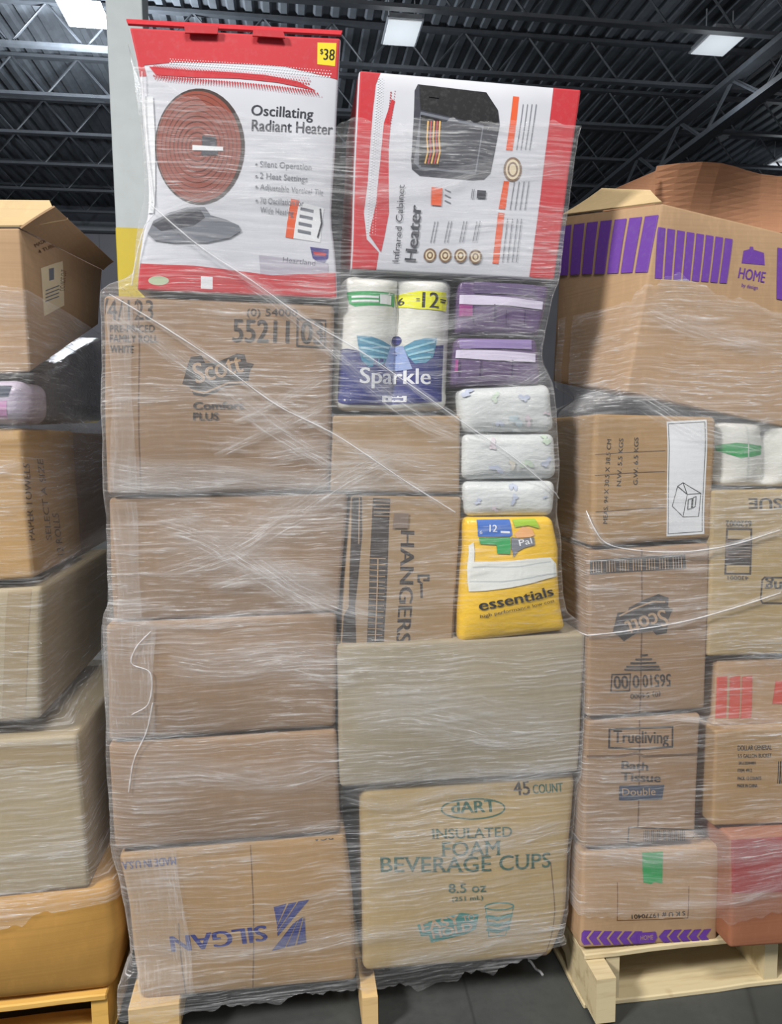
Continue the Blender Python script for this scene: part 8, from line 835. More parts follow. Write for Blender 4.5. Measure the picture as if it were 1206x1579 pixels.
class Load:
    """a carton or soft pack: a rounded, slightly crushed box between eight corners"""
    def __init__(s, d):
        s.d = d
        s.c = [Vector(v) for v in d['c']]
        c = s.c
        s.W = (dist(c[0], c[1]) + dist(c[3], c[2])) / 2
        s.H = (dist(c[0], c[3]) + dist(c[1], c[2])) / 2
        s.D = (dist(c[0], c[4]) + dist(c[1], c[5])) / 2
        s.out = -((c[1] - c[0]).cross(c[3] - c[0])).normalized()
        if s.out.dot(c[0] - c[4]) < 0: s.out = -s.out
        s.right = (c[1] - c[0]).normalized()
        s.seed = Vector((random.random() * 50, random.random() * 50, random.random() * 50))
    def pos(s, u, t, w):
        """u right, t up, w back from the front face, in metres of the nominal box"""
        r = min(s.d['r'], s.W * .45, s.H * .45, s.D * .45)
        q = Vector((min(max(u, r), s.W - r), min(max(t, r), s.H - r), min(max(w, r), s.D - r)))
        p = Vector((u, t, w)); e = p - q
        if e.length > 1e-9: p = q + e.normalized() * r
        a, b, g = p.x / s.W, p.y / s.H, p.z / s.D
        c = s.c
        f = c[0] * (1 - a) * (1 - b) + c[1] * a * (1 - b) + c[2] * a * b + c[3] * (1 - a) * b
        k = c[4] * (1 - a) * (1 - b) + c[5] * a * (1 - b) + c[6] * a * b + c[7] * (1 - a) * b
        P = f * (1 - g) + k * g
        pr = s.d.get('prof')
        if pr:
            ts = [x[0] for x in pr]
            dl = np.interp(b, ts, [x[1] for x in pr]); dr = np.interp(b, ts, [x[2] for x in pr])
            P += s.right * float(dl * (1 - a) + dr * a)
        hump = 16 * a * (1 - a) * b * (1 - b)
        P += s.out * (s.d['bulge'] * hump * (1 - g) * (1 if g < .5 else 0))
        side = 16 * g * (1 - g) * b * (1 - b)
        P += s.right * (s.d['bulge'] * .25 * side * (2 * a - 1))
        if s.d['rolls']:
            P -= s.out * (0.035 * (1 - abs(math.sin(math.pi * s.d['rolls'] * min(max(a, .001), .999))) ** .7) * (1 - g) * min(1, 8 * b * (1 - b)))
        wb = s.d['wob']
        nz = mnoise.noise_vector(P * 5.0 + s.seed)
        edge = min(1, 6 * b * (1 - b) + 0.15)
        P += nz * wb * edge
        if wb > .0035:
            P += mnoise.noise_vector(P * 14.0 + s.seed) * wb * .5 * edge
        return P
    FACES = {'F': lambda s, u, v: (u, v, 0), 'R': lambda s, u, v: (s.W, v, u), 'L': lambda s, u, v: (0, v, s.D - u), 'T': lambda s, u, v: (u, s.H, v)}
    def on(s, face, u, v, off):
        g = lambda x, y: s.pos(*Load.FACES[face](s, x, y))
        P = g(u, v); e = .004
        n = (g(u + e, v) - g(u - e, v)).cross(g(u, v + e) - g(u, v - e))
        n = n.normalized() if n.length > 1e-12 else Vector((0, 0, 0))
        return P + n * off
    def params(s):
        r = min(s.d['r'], s.W * .45, s.H * .45, s.D * .45)
        n = s.d['n']
        def lst(L, k):
            a = [0, r * .25, r * .55] + [r + (L - 2 * r) * i / k for i in range(k + 1)] + [L - r * .55, L - r * .25, L]
            return sorted(set(round(x, 6) for x in a))
        return lst(s.W, n), lst(s.H, n), lst(s.D, max(4, n // 2))
    def build(s):
        U, T, Wd = s.params()
        idx, V, F = {}, [], []
        def vid(i, j, k):
            key = (i, j, k)
            if key not in idx:
                idx[key] = len(V); V.append(s.pos(U[i], T[j], Wd[k]))
            return idx[key]
        nu, nt, nw = len(U) - 1, len(T) - 1, len(Wd) - 1
        for i in range(nu):
            for j in range(nt):
                F.append([vid(i, j, 0), vid(i + 1, j, 0), vid(i + 1, j + 1, 0), vid(i, j + 1, 0)])
                F.append([vid(i, j, nw), vid(i, j + 1, nw), vid(i + 1, j + 1, nw), vid(i + 1, j, nw)])
        for k in range(nw):
            for j in range(nt):
                F.append([vid(0, j, k), vid(0, j + 1, k), vid(0, j + 1, k + 1), vid(0, j, k + 1)])
                F.append([vid(nu, j, k), vid(nu, j, k + 1), vid(nu, j + 1, k + 1), vid(nu, j + 1, k)])
            for i in range(nu):
                F.append([vid(i, 0, k), vid(i, 0, k + 1), vid(i + 1, 0, k + 1), vid(i + 1, 0, k)])
                F.append([vid(i, nt, k), vid(i + 1, nt, k), vid(i + 1, nt, k + 1), vid(i, nt, k + 1)])
        d = s.d
        org = (s.c[0] + s.c[1] + s.c[4] + s.c[5]) / 4
        o = link_mesh(d['name'], V, F, [d['mat']], smooth=True, origin=org)
        tag(o, d['label'], d['cat'], d.get('group'))
        s.obj = o
        return o

# ---- printing
def text_mesh(string, bold):
    cu = bpy.data.curves.new('text', 'FONT')
    cu.body = string; cu.size = 1.0; cu.offset = bold; cu.resolution_u = 3
    ob = bpy.data.objects.new('text', cu)
    COL.objects.link(ob)
    dg = bpy.context.evaluated_depsgraph_get(); dg.update()
    me = bpy.data.meshes.new_from_object(ob.evaluated_get(dg))
    bpy.data.objects.remove(ob); bpy.data.curves.remove(cu)
    V = [(v.co.x, v.co.y) for v in me.vertices]; F = [list(p.vertices) for p in me.polygons]
    bpy.data.meshes.remove(me)
    return V, F
_cap = []
def cap_height():
    if not _cap:
        V, F = text_mesh('H', 0); _cap.append((max(v[1] for v in V), min(v[1] for v in V)))
    return _cap[0][0]

def flat_poly(pts):
    tris = tessellate_polygon([[Vector((p[0], p[1], 0)) for p in pts]])
    return list(pts), [list(t) for t in tris]

def line_geo(pts, w):
    V, F = [], []
    for a, b in zip(pts, pts[1:]):
        a = Vector(a); b = Vector(b); d = b - a
        if d.length < 1e-6: continue
        d.normalize(); n = Vector((-d.y, d.x)) * w / 2; e = d * w * .4
        k = len(V)
        V += [tuple(a - e - n), tuple(b + e - n), tuple(b + e + n), tuple(a - e + n)]
        F.append([k, k + 1, k + 2, k + 3])
    return V, F

def dot_geo(pts):
    V, F = [], []
    for x, y, r in pts:
        k = len(V)
        V += [(x - r, y), (x, y - r), (x + r, y), (x, y + r)]
        F.append([k, k + 1, k + 2, k + 3])
    return V, F

def add_serifs(V, F, ch):
    """small feet on the stems of roman capitals"""
    V2, F2 = list(V), list(F)
    for f in F:
        for a, b in zip(f, f[1:] + f[:1]):
            (xa, ya), (xb, yb) = V[a], V[b]
            for y0, up in ((0.0, 1), (ch, -1)):
                if abs(ya - y0) < .004 and abs(yb - y0) < .004 and .03 < abs(xa - xb) < .17:
                    k = len(V2); x0, x1 = min(xa, xb) - .05, max(xa, xb) + .05
                    V2 += [(x0, y0), (x1, y0), (x1, y0 + up * .035), (x0, y0 + up * .035)]
                    F2.append([k, k + 1, k + 2, k + 3])
    return V2, F2

def embolden(V, F, d):
    V2, F2 = [], []
    for sx in (-d, 0, d):
        k = len(V2); V2 += [(x + sx, y) for x, y in V]; F2 += [[i + k for i in f] for f in F]
    return V2, F2

def print_decals(load, decs):
    parts = {}
    U, T, Wd = load.params()
    cuts = {'F': (U, T), 'R': (Wd, T), 'L': (Wd, T), 'T': (U, Wd)}
    layer = 0
    depth_of = {}
    for e in decs:
        layer += 1
        k = e['k']
        if k == 'poly': V, F = flat_poly(e['x'])
        elif k == 'line': V, F = line_geo(e['x'], e['w'])
        elif k == 'dots': V, F = dot_geo(e['x'])
        else:
            V, F = text_mesh(e['s'], 0)
            if not V: continue
            if e['sf']: V, F = add_serifs(V, F, cap_height())
            if e['b']: V, F = embolden(V, F, e['b'] * 1.1)
            x0 = min(v[0] for v in V); x1 = max(v[0] for v in V); ch = cap_height()
            p0 = Vector(e['x'][0]); dx = Vector(e['x'][1]) - p0; dh = Vector(e['h'])
            V = [tuple(p0 + dx * ((v[0] - x0) / (x1 - x0)) + dh * (v[1] / ch)) for v in V]
        bm = bmesh.new()
        vs = [bm.verts.new((v[0], v[1], 0)) for v in V]
        for f in F:
            try: bm.faces.new([vs[i] for i in f])
            except ValueError: pass
        if k != 'dots':
            xs = [v[0] for v in V]; ys = [v[1] for v in V]
            for axis, lst, lo, hi in ((0, cuts[e['f']][0], min(xs), max(xs)), (1, cuts[e['f']][1], min(ys), max(ys))):
                for c in lst:
                    if lo + 1e-4 < c < hi - 1e-4:
                        co = (c, 0, 0) if axis == 0 else (0, c, 0); no = (1, 0, 0) if axis == 0 else (0, 1, 0)
                        bmesh.ops.bisect_plane(bm, geom=list(bm.verts) + list(bm.edges) + list(bm.faces), plane_co=co, plane_no=no)
        lim = {'F': (load.W, load.H), 'R': (load.D, load.H), 'L': (load.D, load.H), 'T': (load.W, load.D)}[e['f']]
        for axis, L in ((0, lim[0]), (1, lim[1])):
            for c, sg in ((0.0015, -1), (L - 0.0015, 1)):
                co = (c, 0, 0) if axis == 0 else (0, c, 0); no = (sg, 0, 0) if axis == 0 else (0, sg, 0)
                bmesh.ops.bisect_plane(bm, geom=list(bm.verts) + list(bm.edges) + list(bm.faces), plane_co=co, plane_no=no, clear_outer=True)
        bm.verts.index_update()
        bp = e['p'].split('#')[0].split('/')[0]
        depth_of[bp] = depth_of.get(bp, -1) + 1
        off = (0.0006 if load.d['wob'] <= .0035 else 0.0021) + 0.00014 * depth_of[bp] + 0.00005 * list(depth_of).index(bp)
        nv = [load.on(e['f'], v.co.x, v.co.y, off) for v in bm.verts]
        nf = [[v.index for v in f.verts] for f in bm.faces]
        bm.free()
        if not nf: continue
        pk = e['p'] if e['p'] != 'lettering' else 'lettering#%d' % layer
        P = parts.setdefault(pk, dict(V=[], F=[], M=[], mats=[]))
        if e['m'] not in P['mats']: P['mats'].append(e['m'])
        mi = P['mats'].index(e['m']); b = len(P['V'])
        P['V'] += nv; P['F'] += [[i + b for i in f] for f in nf]; P['M'] += [mi] * len(nf)
    made = {}
    for name, P in parts.items():
        par, leaf = (name.split('/') + [None])[:2] if '/' in name else (None, name)
        made[name] = link_mesh(leaf.split('#')[0], P['V'], P['F'], P['mats'], parent=made.get(par, load.obj), face_mats=P['M'], origin=load.obj.location)

# ------------------------------------------------------------------ the warehouse
def structure(name, V, F, mat, **k):
    return tag(link_mesh(name, V, F, mat if isinstance(mat, list) else [mat], **k), kind='structure')

def concrete(name, c0, c1):
    m, nt, p, N, L = new_mat(name)
    c = obj_coord(nt)
    a = noise_tex(nt, 1.3, c, 6, 0.65); s = noise_tex(nt, 40, c, 4, 0.7)
    v = nt.nodes.new('ShaderNodeTexVoronoi'); v.feature = 'DISTANCE_TO_EDGE'; v.inputs['Scale'].default_value = 0.7
    wn = nt.nodes.new('ShaderNodeMapping'); L.new(c, wn.inputs['Vector']); L.new(wn.outputs['Vector'], v.inputs['Vector'])
    col = mix_rgb(nt, c0, c1, ramp(nt, a, 0.35, 0.65))
    col = mix_rgb(nt, col, c1, ramp(nt, s, 0.45, 0.7, 0, 0.5))
    crack = ramp(nt, v.outputs['Distance'], 0.0, 0.004, 0.45, 0.0)
    col = mix_rgb(nt, col, (0.012, 0.012, 0.014, 1), crack)
    L.new(col, p.inputs['Base Color']); p.inputs['Roughness'].default_value = 0.6
    bump(nt, a, 0.2, 0.01, p)
    MATS[name] = m
concrete('floor_concrete', srgb(78, 80, 79), srgb(60, 63, 62))

def panel_mat(name, col, period, gap, axis='X'):
    m, nt, p, N, L = new_mat(name)
    c = obj_coord(nt)
    sp = nt.nodes.new('ShaderNodeSeparateXYZ'); L.new(c, sp.inputs[0])
    f = nt.nodes.new('ShaderNodeMath'); f.operation = 'PINGPONG'; f.inputs[1].default_value = period
    L.new(sp.outputs[axis], f.inputs[0])
    k = ramp(nt, f.outputs[0], 0, gap, 0.6, 0.0)
    n = noise_tex(nt, 0.8, c, 4)
    base = mix_rgb(nt, col, tuple(x * .85 for x in col[:3]) + (1,), ramp(nt, n, .3, .7))
    L.new(mix_rgb(nt, base, tuple(x * .5 for x in col[:3]) + (1,), k), p.inputs['Base Color'])
    p.inputs['Roughness'].default_value = 0.6
    MATS[name] = m
panel_mat('wall_metal', srgb(138, 138, 146), 0.6, 0.03)
panel_mat('wall_upper', srgb(92, 96, 106), 0.15, 0.05, 'Z')
coated('steel_dark', srgb(78, 82, 88), 0.5, 0.1, 0.4)
coated('steel_grey', srgb(140, 144, 150), 0.5, 0.05, 0.4)
coated('deck_steel', srgb(104, 109, 116), 0.5, 0.1, 0.4)
coated('column_paint', srgb(196, 204, 206), 0.5, 0.03, 0.4)
coated('safety_yellow', srgb(222, 196, 44), 0.5, 0.04, 0.4)

CEIL = 8.9
structure('floor', [(-16, -14, 0), (24, -14, 0), (24, 24, 0), (-16, 24, 0)], [[0, 1, 2, 3]], 'floor_concrete')
# corrugated roof deck, ribs running along y
V, F = [], []
pitch = 0.30
xs = np.arange(-16, 24, pitch)
prof = []
for x in xs: prof += [(x, 0), (x + .11, 0), (x + .15, .07), (x + .26, .07)]
prof.append((24, 0))
for y in (-14, 24):
    for x, z in prof: V.append((x, y, CEIL + z))
n = len(prof)
F = [[i, i + n, i + n + 1, i + 1] for i in range(n - 1)]
structure('ceiling', V, F, 'deck_steel')
structure('wall_back', *box_geo(-16, 24, 23.0, 23.2, 0, CEIL, 0), 'wall_metal')
structure('wall_left', *box_geo(-16.2, -16, -14, 24, 0, CEIL, 0), 'wall_metal')
structure('wall_right', *box_geo(24, 24.2, -14, 24, 0, CEIL, 0), 'wall_metal')
structure('wall_upper_back', *box_geo(-16, 24, 22.8, 22.98, 8.35, CEIL, 0), 'wall_upper')
structure('trim_1', *box_geo(-16, 24, 22.6, 22.9, 8.12, 8.4, .02), 'steel_grey')

def joist(y, z=CEIL - .04, depth=.75):
    parts = [box_geo(-16, 24, y - .06, y + .06, z - .06, z, 0), box_geo(-16, 24, y - .06, y + .06, z - depth, z - depth + .06, 0)]
    x = -16
    up = True
    while x < 24:
        a = Vector((x, y, z - .03 if up else z - depth + .03)); b = Vector((x + .6, y, z - depth + .03 if up else z - .03))
        parts.append(tube_geo([a, b], .022, 5)); x += .6; up = not up
    return join_geo(parts)
for i, y in enumerate([4.6, 6.4, 8.2, 10.0, 11.8, 13.6, 15.4, 17.2, 19.0, 20.8]):
    o = structure('ceiling_joist', *joist(y), 'steel_dark')
girder = join_geo([box_geo(8.0, 8.25, -14, 23, CEIL - .95, CEIL - .85, 0), box_geo(8.0, 8.25, -14, 23, CEIL - 1.6, CEIL - 1.5, 0)]
                  + [tube_geo([(8.12, y, CEIL - .9), (8.12, y + .9, CEIL - 1.55)], .04, 5) for y in np.arange(-14, 22, 1.8)]
                  + [tube_geo([(8.12, y + .9, CEIL - 1.55), (8.12, y + 1.8, CEIL - .9)], .04, 5) for y in np.arange(-14, 22, 1.8)])
structure('ceiling_beam', *girder, 'steel_dark')

# painted column with a yellow safety band
o = structure('column', *box_geo(*EXTRA['column'], 0, CEIL, .012), 'column_paint')
x0, x1, y0, y1 = EXTRA['column']
b = link_mesh('safety_band', *box_geo(x0 - .004, x1 + .004, y0 - .004, y1 + .004, 0, EXTRA['band_z'], .012), ['safety_yellow'], parent=o)
b['label'] = 'yellow band round the grey column'
structure('column', *box_geo(*EXTRA['column_far'], 0, CEIL - .8, .012), 'steel_grey')
# brace between the far column and the roof
structure('ceiling_brace', *tube_geo([EXTRA['brace'][0], EXTRA['brace'][1]], .09, 6), 'steel_grey')

# lamps
def lamp(loc, yaw, w, d, strength, label):
    m, nt, p, N, L = new_mat('lamp_glow')
    p.inputs['Base Color'].default_value = (.9, .92, .95, 1)
    p.inputs['Emission Color'].default_value = (.93, .97, 1, 1)
    p.inputs['Emission Strength'].default_value = strength
    MATS['lamp_glow_%s' % label] = m
    root = bpy.data.objects.new('ceiling_light', None); COL.objects.link(root); root.location = loc
    tag(root, label, 'ceiling light')
    x, y, z = loc
    R = Matrix.Rotation(yaw, 4, 'Z')
    def place(o):
        o.matrix_local = R
        o.parent = root; o.matrix_parent_inverse = Matrix.Identity(4)
    f = link_mesh('lamp_housing', *join_geo([box_geo(-w / 2, w / 2, -d / 2, d / 2, .03, .10, .01), box_geo(-w / 2 - .03, w / 2 + .03, -d / 2 - .03, d / 2 + .03, .0, .03, .005)]), ['steel_grey']); place(f)
    g = link_mesh('diffuser', *box_geo(-w / 2, w / 2, -d / 2, d / 2, -.02, -.002, .004), ['lamp_glow_%s' % label]); place(g)
    for sx in (-1, 1):
        c = link_mesh('hanger_rod', *tube_geo([(sx * w * .4, 0, .1), (sx * w * .4, 0, CEIL - .06 - z)], .012, 5), ['steel_grey']); place(c)
    return root
for a in EXTRA['lamps']:
    r_ = lamp(*a[:6])
    d_ = bpy.data.lights.new('ceiling_fill', 'POINT'); d_.energy = a[6]; d_.shadow_soft_size = .3; d_.color = (.88, .95, 1)  # unseen point light added below each lamp to brighten the ceiling
    o_ = bpy.data.objects.new('ceiling_fill', d_); COL.objects.link(o_); o_.location = (a[0][0], a[0][1], a[0][2] - .9)

# ------------------------------------------------------------------ pallets
def rough_board(x0, x1, y0, y1, z0, z1, seed, amp=.003):
    rnd = random.Random(seed)
    nx = max(2, int(max(x1 - x0, .02) / .08)); ny = max(2, int(max(y1 - y0, .02) / .08))
    bm = bmesh.new()
    bmesh.ops.create_cube(bm, size=1)
    for v in bm.verts: v.co = Vector((x0 + (v.co.x + .5) * (x1 - x0), y0 + (v.co.y + .5) * (y1 - y0), z0 + (v.co.z + .5) * (z1 - z0)))
    long_edges = [e for e in bm.edges if e.calc_length() > .2]
    if long_edges: bmesh.ops.subdivide_edges(bm, edges=long_edges, cuts=10, use_grid_fill=True)
    bmesh.ops.bevel(bm, geom=[e for e in bm.edges if e.calc_face_angle(0) > .5], offset=.003, segments=1, affect='EDGES')
    for v in bm.verts: v.co += mnoise.noise_vector(v.co * 9 + Vector((seed, 0, 0))) * amp
    bm.verts.index_update()
    r = ([tuple(v.co) for v in bm.verts], [[v.index for v in f.verts] for f in bm.faces]); bm.free()
    return r

def stringer_geo(x0, x1, y0, y1, z0, z1, notched):
    """side profile with two fork notches, extruded across x"""
    L = y1 - y0
    prof = [(0, z0)]
    if notched:
        for a, b in ((.14, .36), (.64, .86)):
            prof += [(a * L, z0), (a * L + .02, z0 + .035), (b * L - .02, z0 + .035), (b * L, z0)]
    prof += [(L, z0), (L, z1), (0, z1)]
    n = len(prof)
    V = [(x0, y0 + p[0], p[1]) for p in prof] + [(x1, y0 + p[0], p[1]) for p in prof]
    tris = tessellate_polygon([[Vector((p[0], p[1], 0)) for p in prof]])
    F = [list(t) for t in tris] + [[i + n for i in t][::-1] for t in tris]
    F += [[i, i + n, (i + 1) % n + n, (i + 1) % n] for i in range(n)]
    return V, F

def pallet(label, x0, x1, y0, y1, top, mat, stringers, bottoms=(.005, .12)):
    root = bpy.data.objects.new('pallet', None); COL.objects.link(root)
    root.location = ((x0 + x1) / 2, (y0 + y1) / 2, 0)
    tag(root, label, 'pallet')
    t = .016
    n = 7
    wds = [.13] + [.085] * (n - 2) + [.13]
    gap = ((y1 - y0) - sum(wds)) / (n - 1); y = y0
    for i, w in enumerate(wds):
        g = rough_board(x0, x1, y, y + w, top - t, top, i + x0 * 7)
        link_mesh('deck_board', *g, [mat], parent=root, origin=((x0 + x1) / 2, y, top)); y += w + gap
    for xa, xb, ya in stringers:
        link_mesh('stringer', *stringer_geo(xa, xb, ya, y1, t, top - t - .001, True), [mat], parent=root, origin=(xa, ya, t))
    for ya, wd in ((y0 + bottoms[0], bottoms[1]), ((y0 + y1) / 2 - .06, .12), (y1 - .125, .12)):
        link_mesh('bottom_board', *rough_board(x0, x1, ya, ya + wd, .0005, t - .0005, ya * 3 + x0), [mat], parent=root, origin=((x0 + x1) / 2, ya, 0))
    return root
PAL = [pallet(*a) for a in EXTRA['pallets']]
for g in EXTRA['splinters']:
    b_ = link_mesh('deck_board', *rough_board(*g, 5, .006), ['pine'], parent=PAL[0], origin=(g[0], g[2], g[4]))
    b_['label'] = 'splintered board end at the wrapped corner'

# ------------------------------------------------------------------ cartons and packs
random.seed(4)
LOADS = {}
for key, (d, decs) in BOXES.items():
    ld = Load(d); ld.build(); print_decals(ld, decs); LOADS[key] = ld

def panel_part(name, corners, mat, parent, thick=.004, curl=None, n=10, label=None):
    """a cardboard flap: bilinear sheet between four corners with real thickness"""
    A, B_, C_, D_ = [Vector(c) for c in corners]
    nrm = (B_ - A).cross(D_ - A).normalized()
    V, F = [], []
    for side in (0, 1):
        for j in range(n + 1):
            for i in range(n + 1):
                s, t = i / n, j / n
                P = A * (1 - s) * (1 - t) + B_ * s * (1 - t) + C_ * s * t + D_ * (1 - s) * t
                if curl: P += nrm * curl(s, t)
                V.append(P + nrm * (thick * side))
    m = (n + 1) * (n + 1)
    for j in range(n):
        for i in range(n):
            a = j * (n + 1) + i
            F.append([a, a + n + 1, a + n + 2, a + 1]); F.append([a + m, a + m + 1, a + m + n + 2, a + m + n + 1])
    ring_ = [i for i in range(n + 1)] + [(j + 1) * (n + 1) - 1 for j in range(1, n + 1)] + [n * (n + 1) + i for i in range(n - 1, -1, -1)] + [j * (n + 1) for j in range(n - 1, 0, -1)]
    for a, b in zip(ring_, ring_[1:] + ring_[:1]): F.append([a, b, b + m, a + m])
    o = link_mesh(name, V, F, [mat], parent=parent, smooth=False, origin=A)
    if label: o['label'] = label
    return o

# open flaps of the top cartons, the heater carton's top tabs
for key, name, mat, corners, cu, label in EXTRA['flaps']:
    fn = None
    if cu: fn = (lambda c: (lambda s, t: c[0] * math.sin(math.pi * s) * t + c[1] * t * t + c[2] * math.sin(2.3 * math.pi * s) * t))(cu)
    panel_part(name, corners, mat, LOADS[key].obj, curl=fn, label=label)

# clear packing tape over carton seams
def tape(key, face, pts, w):
    ld = LOADS[key]
    print_decals(ld, [dict(p='packing_tape', k='line', m='tape', f=face, w=w, x=pts)])
m_, nt_, p_, N_, L_ = new_mat('tape')
p_.inputs['Base Color'].default_value = srgb(158, 140, 108); p_.inputs['Roughness'].default_value = 0.18; p_.inputs['Specular IOR Level'].default_value = .6
MATS['tape'] = m_
for key, u0, u1, v0, v1 in EXTRA['tapes']:
    ld = LOADS[key]
    tape(key, 'F', [(u0 * ld.W, v0 * ld.H), (u1 * ld.W, v1 * ld.H)], .05)

# ------------------------------------------------------------------ stretch wrap: at every height the taut outline (convex hull) of the load
def hull2(pts):
    pts = sorted(set((round(p[0], 5), round(p[1], 5)) for p in pts))
    def half(it):
        h = []
        for p in it:
            while len(h) > 1 and (h[-1][0] - h[-2][0]) * (p[1] - h[-2][1]) - (h[-1][1] - h[-2][1]) * (p[0] - h[-2][0]) <= 0: h.pop()
            h.append(p)
        return h
    a = half(pts); b = half(reversed(pts))
    return a[:-1] + b[:-1]

def cross_section(obj_pts, z, dz):
    out = []
    for P in obj_pts:
        m = (P[:, 2] > z - dz) & (P[:, 2] < z + dz)
        out += [tuple(q) for q in P[m][:, :2]]
    return out

class Wrap:
    def __init__(s, name, label, keys, center, extra_boxes, zlo, zhi, top_fn, bot_fn, xr, seed):
        s.c = center
        pts = []
        for k in keys:
            o = LOADS[k].obj
            n = len(o.data.vertices); a = np.zeros(n * 3); o.data.vertices.foreach_get('co', a)
            pts.append(a.reshape(-1, 3) + np.array(o.location))
        for (x0, x1, y0, y1, z0, z1) in extra_boxes:
            pts.append(np.array([(x, y, z) for x in (x0, x1) for y in (y0, y1) for z in np.arange(z0, z1 + .001, .01)]))
        # directions: dense along the front, sparse behind
        ang = [math.atan2(-.02 - center[1], x - center[0]) for x in np.arange(xr[0], xr[1], .008)]
        ang += [math.atan2(y - center[1], xr[1] - center[0]) for y in np.arange(.0, .9, .03)]
        ang += [math.atan2(.9 - center[1], x - center[0]) for x in np.arange(xr[1], xr[0], -.06)]
        ang += [math.atan2(y - center[1], xr[0] - center[0]) for y in np.arange(.9, .0, -.03)]
        ang = sorted(set(round(a, 5) for a in ang))
        s.ang = np.array(ang)
        s.zs = np.arange(zlo, zhi + .001, .012)
        R = np.zeros((len(s.zs), len(ang)))
        for i, z in enumerate(s.zs):
            q = cross_section(pts, z, .020)
            if len(q) < 3: R[i] = R[i - 1]; continue
            h = hull2(q)
            for j, a in enumerate(ang):
                dx, dy = math.cos(a), math.sin(a); best = .05
                for (p, r) in zip(h, h[1:] + h[:1]):
                    ex, ey = r[0] - p[0], r[1] - p[1]
                    den = dx * ey - dy * ex
                    if abs(den) < 1e-9: continue
                    t = ((p[0] - center[0]) * ey - (p[1] - center[1]) * ex) / den
                    u = ((p[0] - center[0]) * dy - (p[1] - center[1]) * dx) / den
                    if t > 0 and -1e-6 <= u <= 1 + 1e-6: best = max(best, t)
                R[i, j] = best
        # taut film bridges small hollows between tiers
        k = np.array([.08, .24, .36, .24, .08])
        Rm = np.maximum(R, np.maximum(np.roll(R, 1, 0), np.roll(R, -1, 0)))
        Rm[0] = R[0]; Rm[-1] = R[-1]
        P = np.pad(Rm, ((2, 2), (0, 0)), mode='edge')
        s.R = np.maximum(sum(k[i] * P[i:i + len(R)] for i in range(5)), R) + .007
        s.rnd = random.Random(seed)
        V, F, UV = [], [], []
        nk = 150
        arc = 0; prev = None
        for j, a in enumerate(ang):
            p0 = s.point(a, (zlo + zhi) / 2)
            if prev is not None: arc += (p0 - prev).length
            prev = p0
            zt = top_fn(p0.x); zb = bot_fn(p0.x)
            for i in range(nk + 1):
                z = zb + (zt - zb) * i / nk
                q = s.point(a, z)
                d = Vector((math.cos(a), math.sin(a), 0))
                w = mnoise.noise(Vector((arc * 3, z * 40, seed))) * .0018 + mnoise.noise(Vector((arc * 1.6, z * 9, seed + 3))) * .003
                V.append(q + d * (w + .002)); UV.append((arc, z))
        m = nk + 1; n = len(ang)
        for j in range(n - 1):
            for i in range(nk): F.append([j * m + i, (j + 1) * m + i, (j + 1) * m + i + 1, j * m + i + 1])
        s.obj = link_mesh(name, V, F, ['film'], smooth=True, uvs=UV, origin=(center[0], center[1], 0))
        tag(s.obj, label, 'plastic wrap')
    def point(s, a, z, off=0.0):
        i = (min(max(z, s.zs[0]), s.zs[-1]) - s.zs[0]) / .012
        i0 = min(int(i), len(s.zs) - 2); f = i - i0
        r = float(np.interp(a, s.ang, s.R[i0])) * (1 - f) + float(np.interp(a, s.ang, s.R[i0 + 1])) * f + off
        return Vector((s.c[0] + math.cos(a) * r, s.c[1] + math.sin(a) * r, z))
    def front(s, x, z, off=0.0):
        """point of the film at a given x on its front"""
        a = math.atan2(-.02 - s.c[1], x - s.c[0])
        for _ in range(6):
            p = s.point(a, z)
            a = math.atan2(p.y - s.c[1], x - s.c[0])
        return s.point(a, z, off)
    def smooth_path(s, pts, n):
        P = [Vector(p) for p in pts]
        P = [P[0] * 2 - P[1]] + P + [P[-1] * 2 - P[-2]]
        out = []
        m = len(P) - 3
        for i in range(n + 1):
            t = i / n * m; k = min(int(t), m - 1); f = t - k
            a, b, c, d = P[k:k + 4]
            out.append(0.5 * ((2 * b) + (c - a) * f + (2 * a - 5 * b + 4 * c - d) * f * f + (3 * b - a - 3 * c + d) * f ** 3))
        return out
    def band(s, pts, width, off=.004, mat='film_band'):
        path = s.smooth_path(pts, 70)
        V, F, UV, FD = [], [], [], []
        L = 0
        for i, p in enumerate(path):
            if i: L += (p - path[i - 1]).length
            d = (path[min(i + 1, 70)] - path[max(i - 1, 0)]).normalized()
            up = Vector((-d.z, 0, d.x))
            for k in range(9):
                h = (k / 8 - .5) * width * (1 + .3 * mnoise.noise(Vector((L * 5, 1, width * 50))))
                q = p + up * h
                V.append(s.front(q.x, q.z, off + .0015 * mnoise.noise(Vector((L * 9, h * 200, 2))))); UV.append((L, h))
                FD.append(min(1, i / 12, (70 - i) / 12) ** .7 * (1 - (abs(k - 4) / 4) ** 2) if mat == 'film_band' else 1.0)
        for i in range(70):
            for k in range(8): F.append([i * 9 + k, (i + 1) * 9 + k, (i + 1) * 9 + k + 1, i * 9 + k + 1])
        o = link_mesh('film_band', V, F, [mat], parent=s.obj, smooth=True, uvs=UV, origin=s.obj.location)
        o.data.attributes.new('fade', 'FLOAT', 'POINT').data.foreach_set('value', FD)
        return o
    def rope(s, pts, rad=.0013):
        path = [s.front(p.x, p.z, .005) for p in s.smooth_path(pts, 60)]
        g = tube_geo(path, lambda t: rad * (.8 + .5 * math.sin(t * 23) ** 2), 6, s.rnd)
        return link_mesh('film_strand', *g, ['film_rope'], parent=s.obj, smooth=True, uvs=[(i * .01, (i % 6) * .01) for i in range(len(g[0]))], origin=s.obj.location)

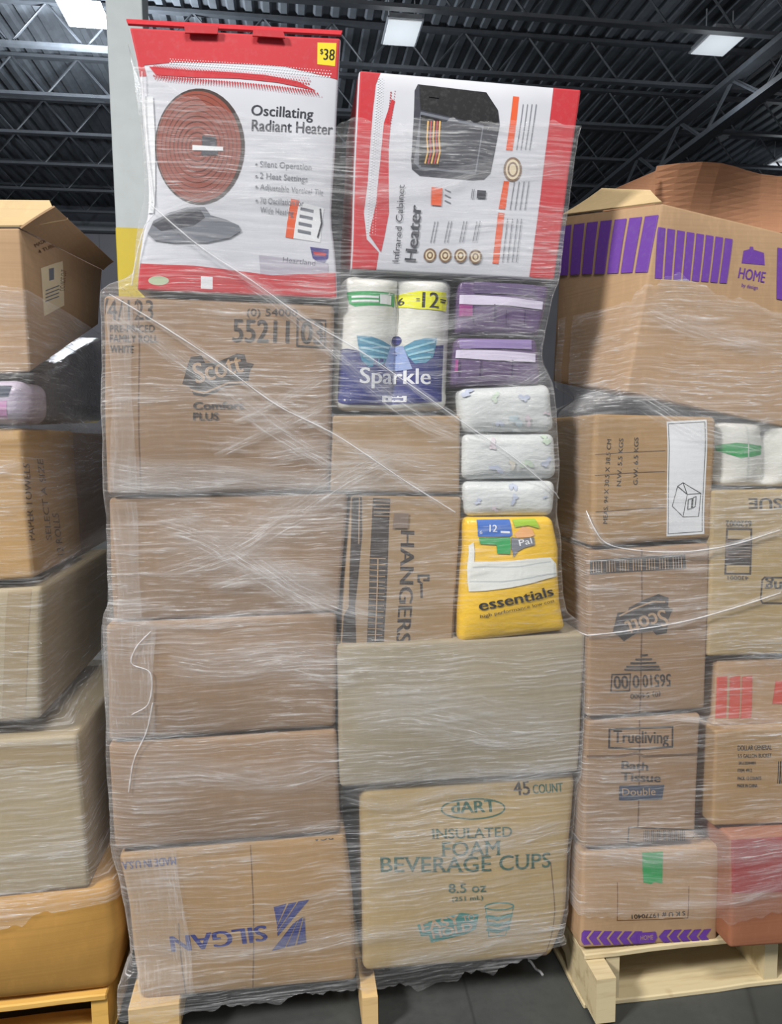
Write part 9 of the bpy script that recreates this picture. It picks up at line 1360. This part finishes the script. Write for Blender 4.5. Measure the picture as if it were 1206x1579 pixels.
def curve_fn(pts, jag, seed):
    xs = [p[0] for p in pts]; zs = [p[2] for p in pts]
    return lambda x: float(np.interp(x, xs, zs)) + jag * mnoise.noise(Vector((x * 14, seed, 0))) + jag * .6 * mnoise.noise(Vector((x * 45, seed, 3)))

main_keys = ['heater1', 'heater2', 'sparkle', 'purple1', 'purple2', 'white1', 'white2', 'white3', 'yellow', 'scott', 'plain1', 'left2', 'hanger', 'left3', 'left4', 'silgan', 'grey', 'foam']
W1 = Wrap('stretch_wrap', 'clear stretch wrap around the middle pallet load of heater cartons', main_keys, (.0, .22), EXTRA['main_hull'], .02, 2.36,
          curve_fn(EXTRA['main_top'], .02, 1), curve_fn(EXTRA['main_bot'], .03, 2), (-.56, .60), 1)
for pts, w in EXTRA['bands']: W1.band(pts, w)
for pts, w in EXTRA['patches']: W1.band(pts, w, .0055, 'film_patch')
for pts in EXTRA['ropes']: W1.rope(pts)
right_keys = ['home', 'label', 'whitepack', 'tissue', 'scott2', 'redstripe', 'bath', 'bucket', 'sku', 'redbox']
W2 = Wrap('stretch_wrap', 'clear stretch wrap around the right pallet load topped by the purple-striped carton', right_keys, (.95, .2), [], .16, 1.98,
          curve_fn(EXTRA['right_top'], .015, 5), curve_fn(EXTRA['right_bot'], .02, 6), (.56, 1.34), 2)
for pts, w in EXTRA['right_bands']: W2.band(pts, w)
for pts in EXTRA['right_wide']: W2.band(pts, .028)
for pts in EXTRA['right_ropes']: W2.rope(pts, .0014)
left_keys = ['flaps', 'pink', 'dark', 'print', 'printb', 'olive', 'olive2', 'gold']
W3 = Wrap('stretch_wrap', 'clear stretch wrap around the left pallet load of plain cartons', left_keys, (-.95, .3), [], .2, 1.9,
          curve_fn(EXTRA['left_top'], .015, 8), curve_fn(EXTRA['left_bot'], .02, 9), (-1.32, -.55), 3)
for pts, w in EXTRA['left_bands']: W3.band(pts, w)

# a white scrap of strap on the floor
a, b = [Vector(v) for v in EXTRA['scrap']]
mid = (a + b) / 2
g = tube_geo([a + (b - a) * i / 8 + Vector((0, .003 * math.sin(i), .004 + .002 * math.sin(i * 1.3))) for i in range(9)], .0035, 6)
tag(link_mesh('strap_scrap', *g, ['white_ink'], origin=(mid.x, mid.y, 0)), 'thin white scrap of strap on the dark floor beside the right pallet', 'scrap')
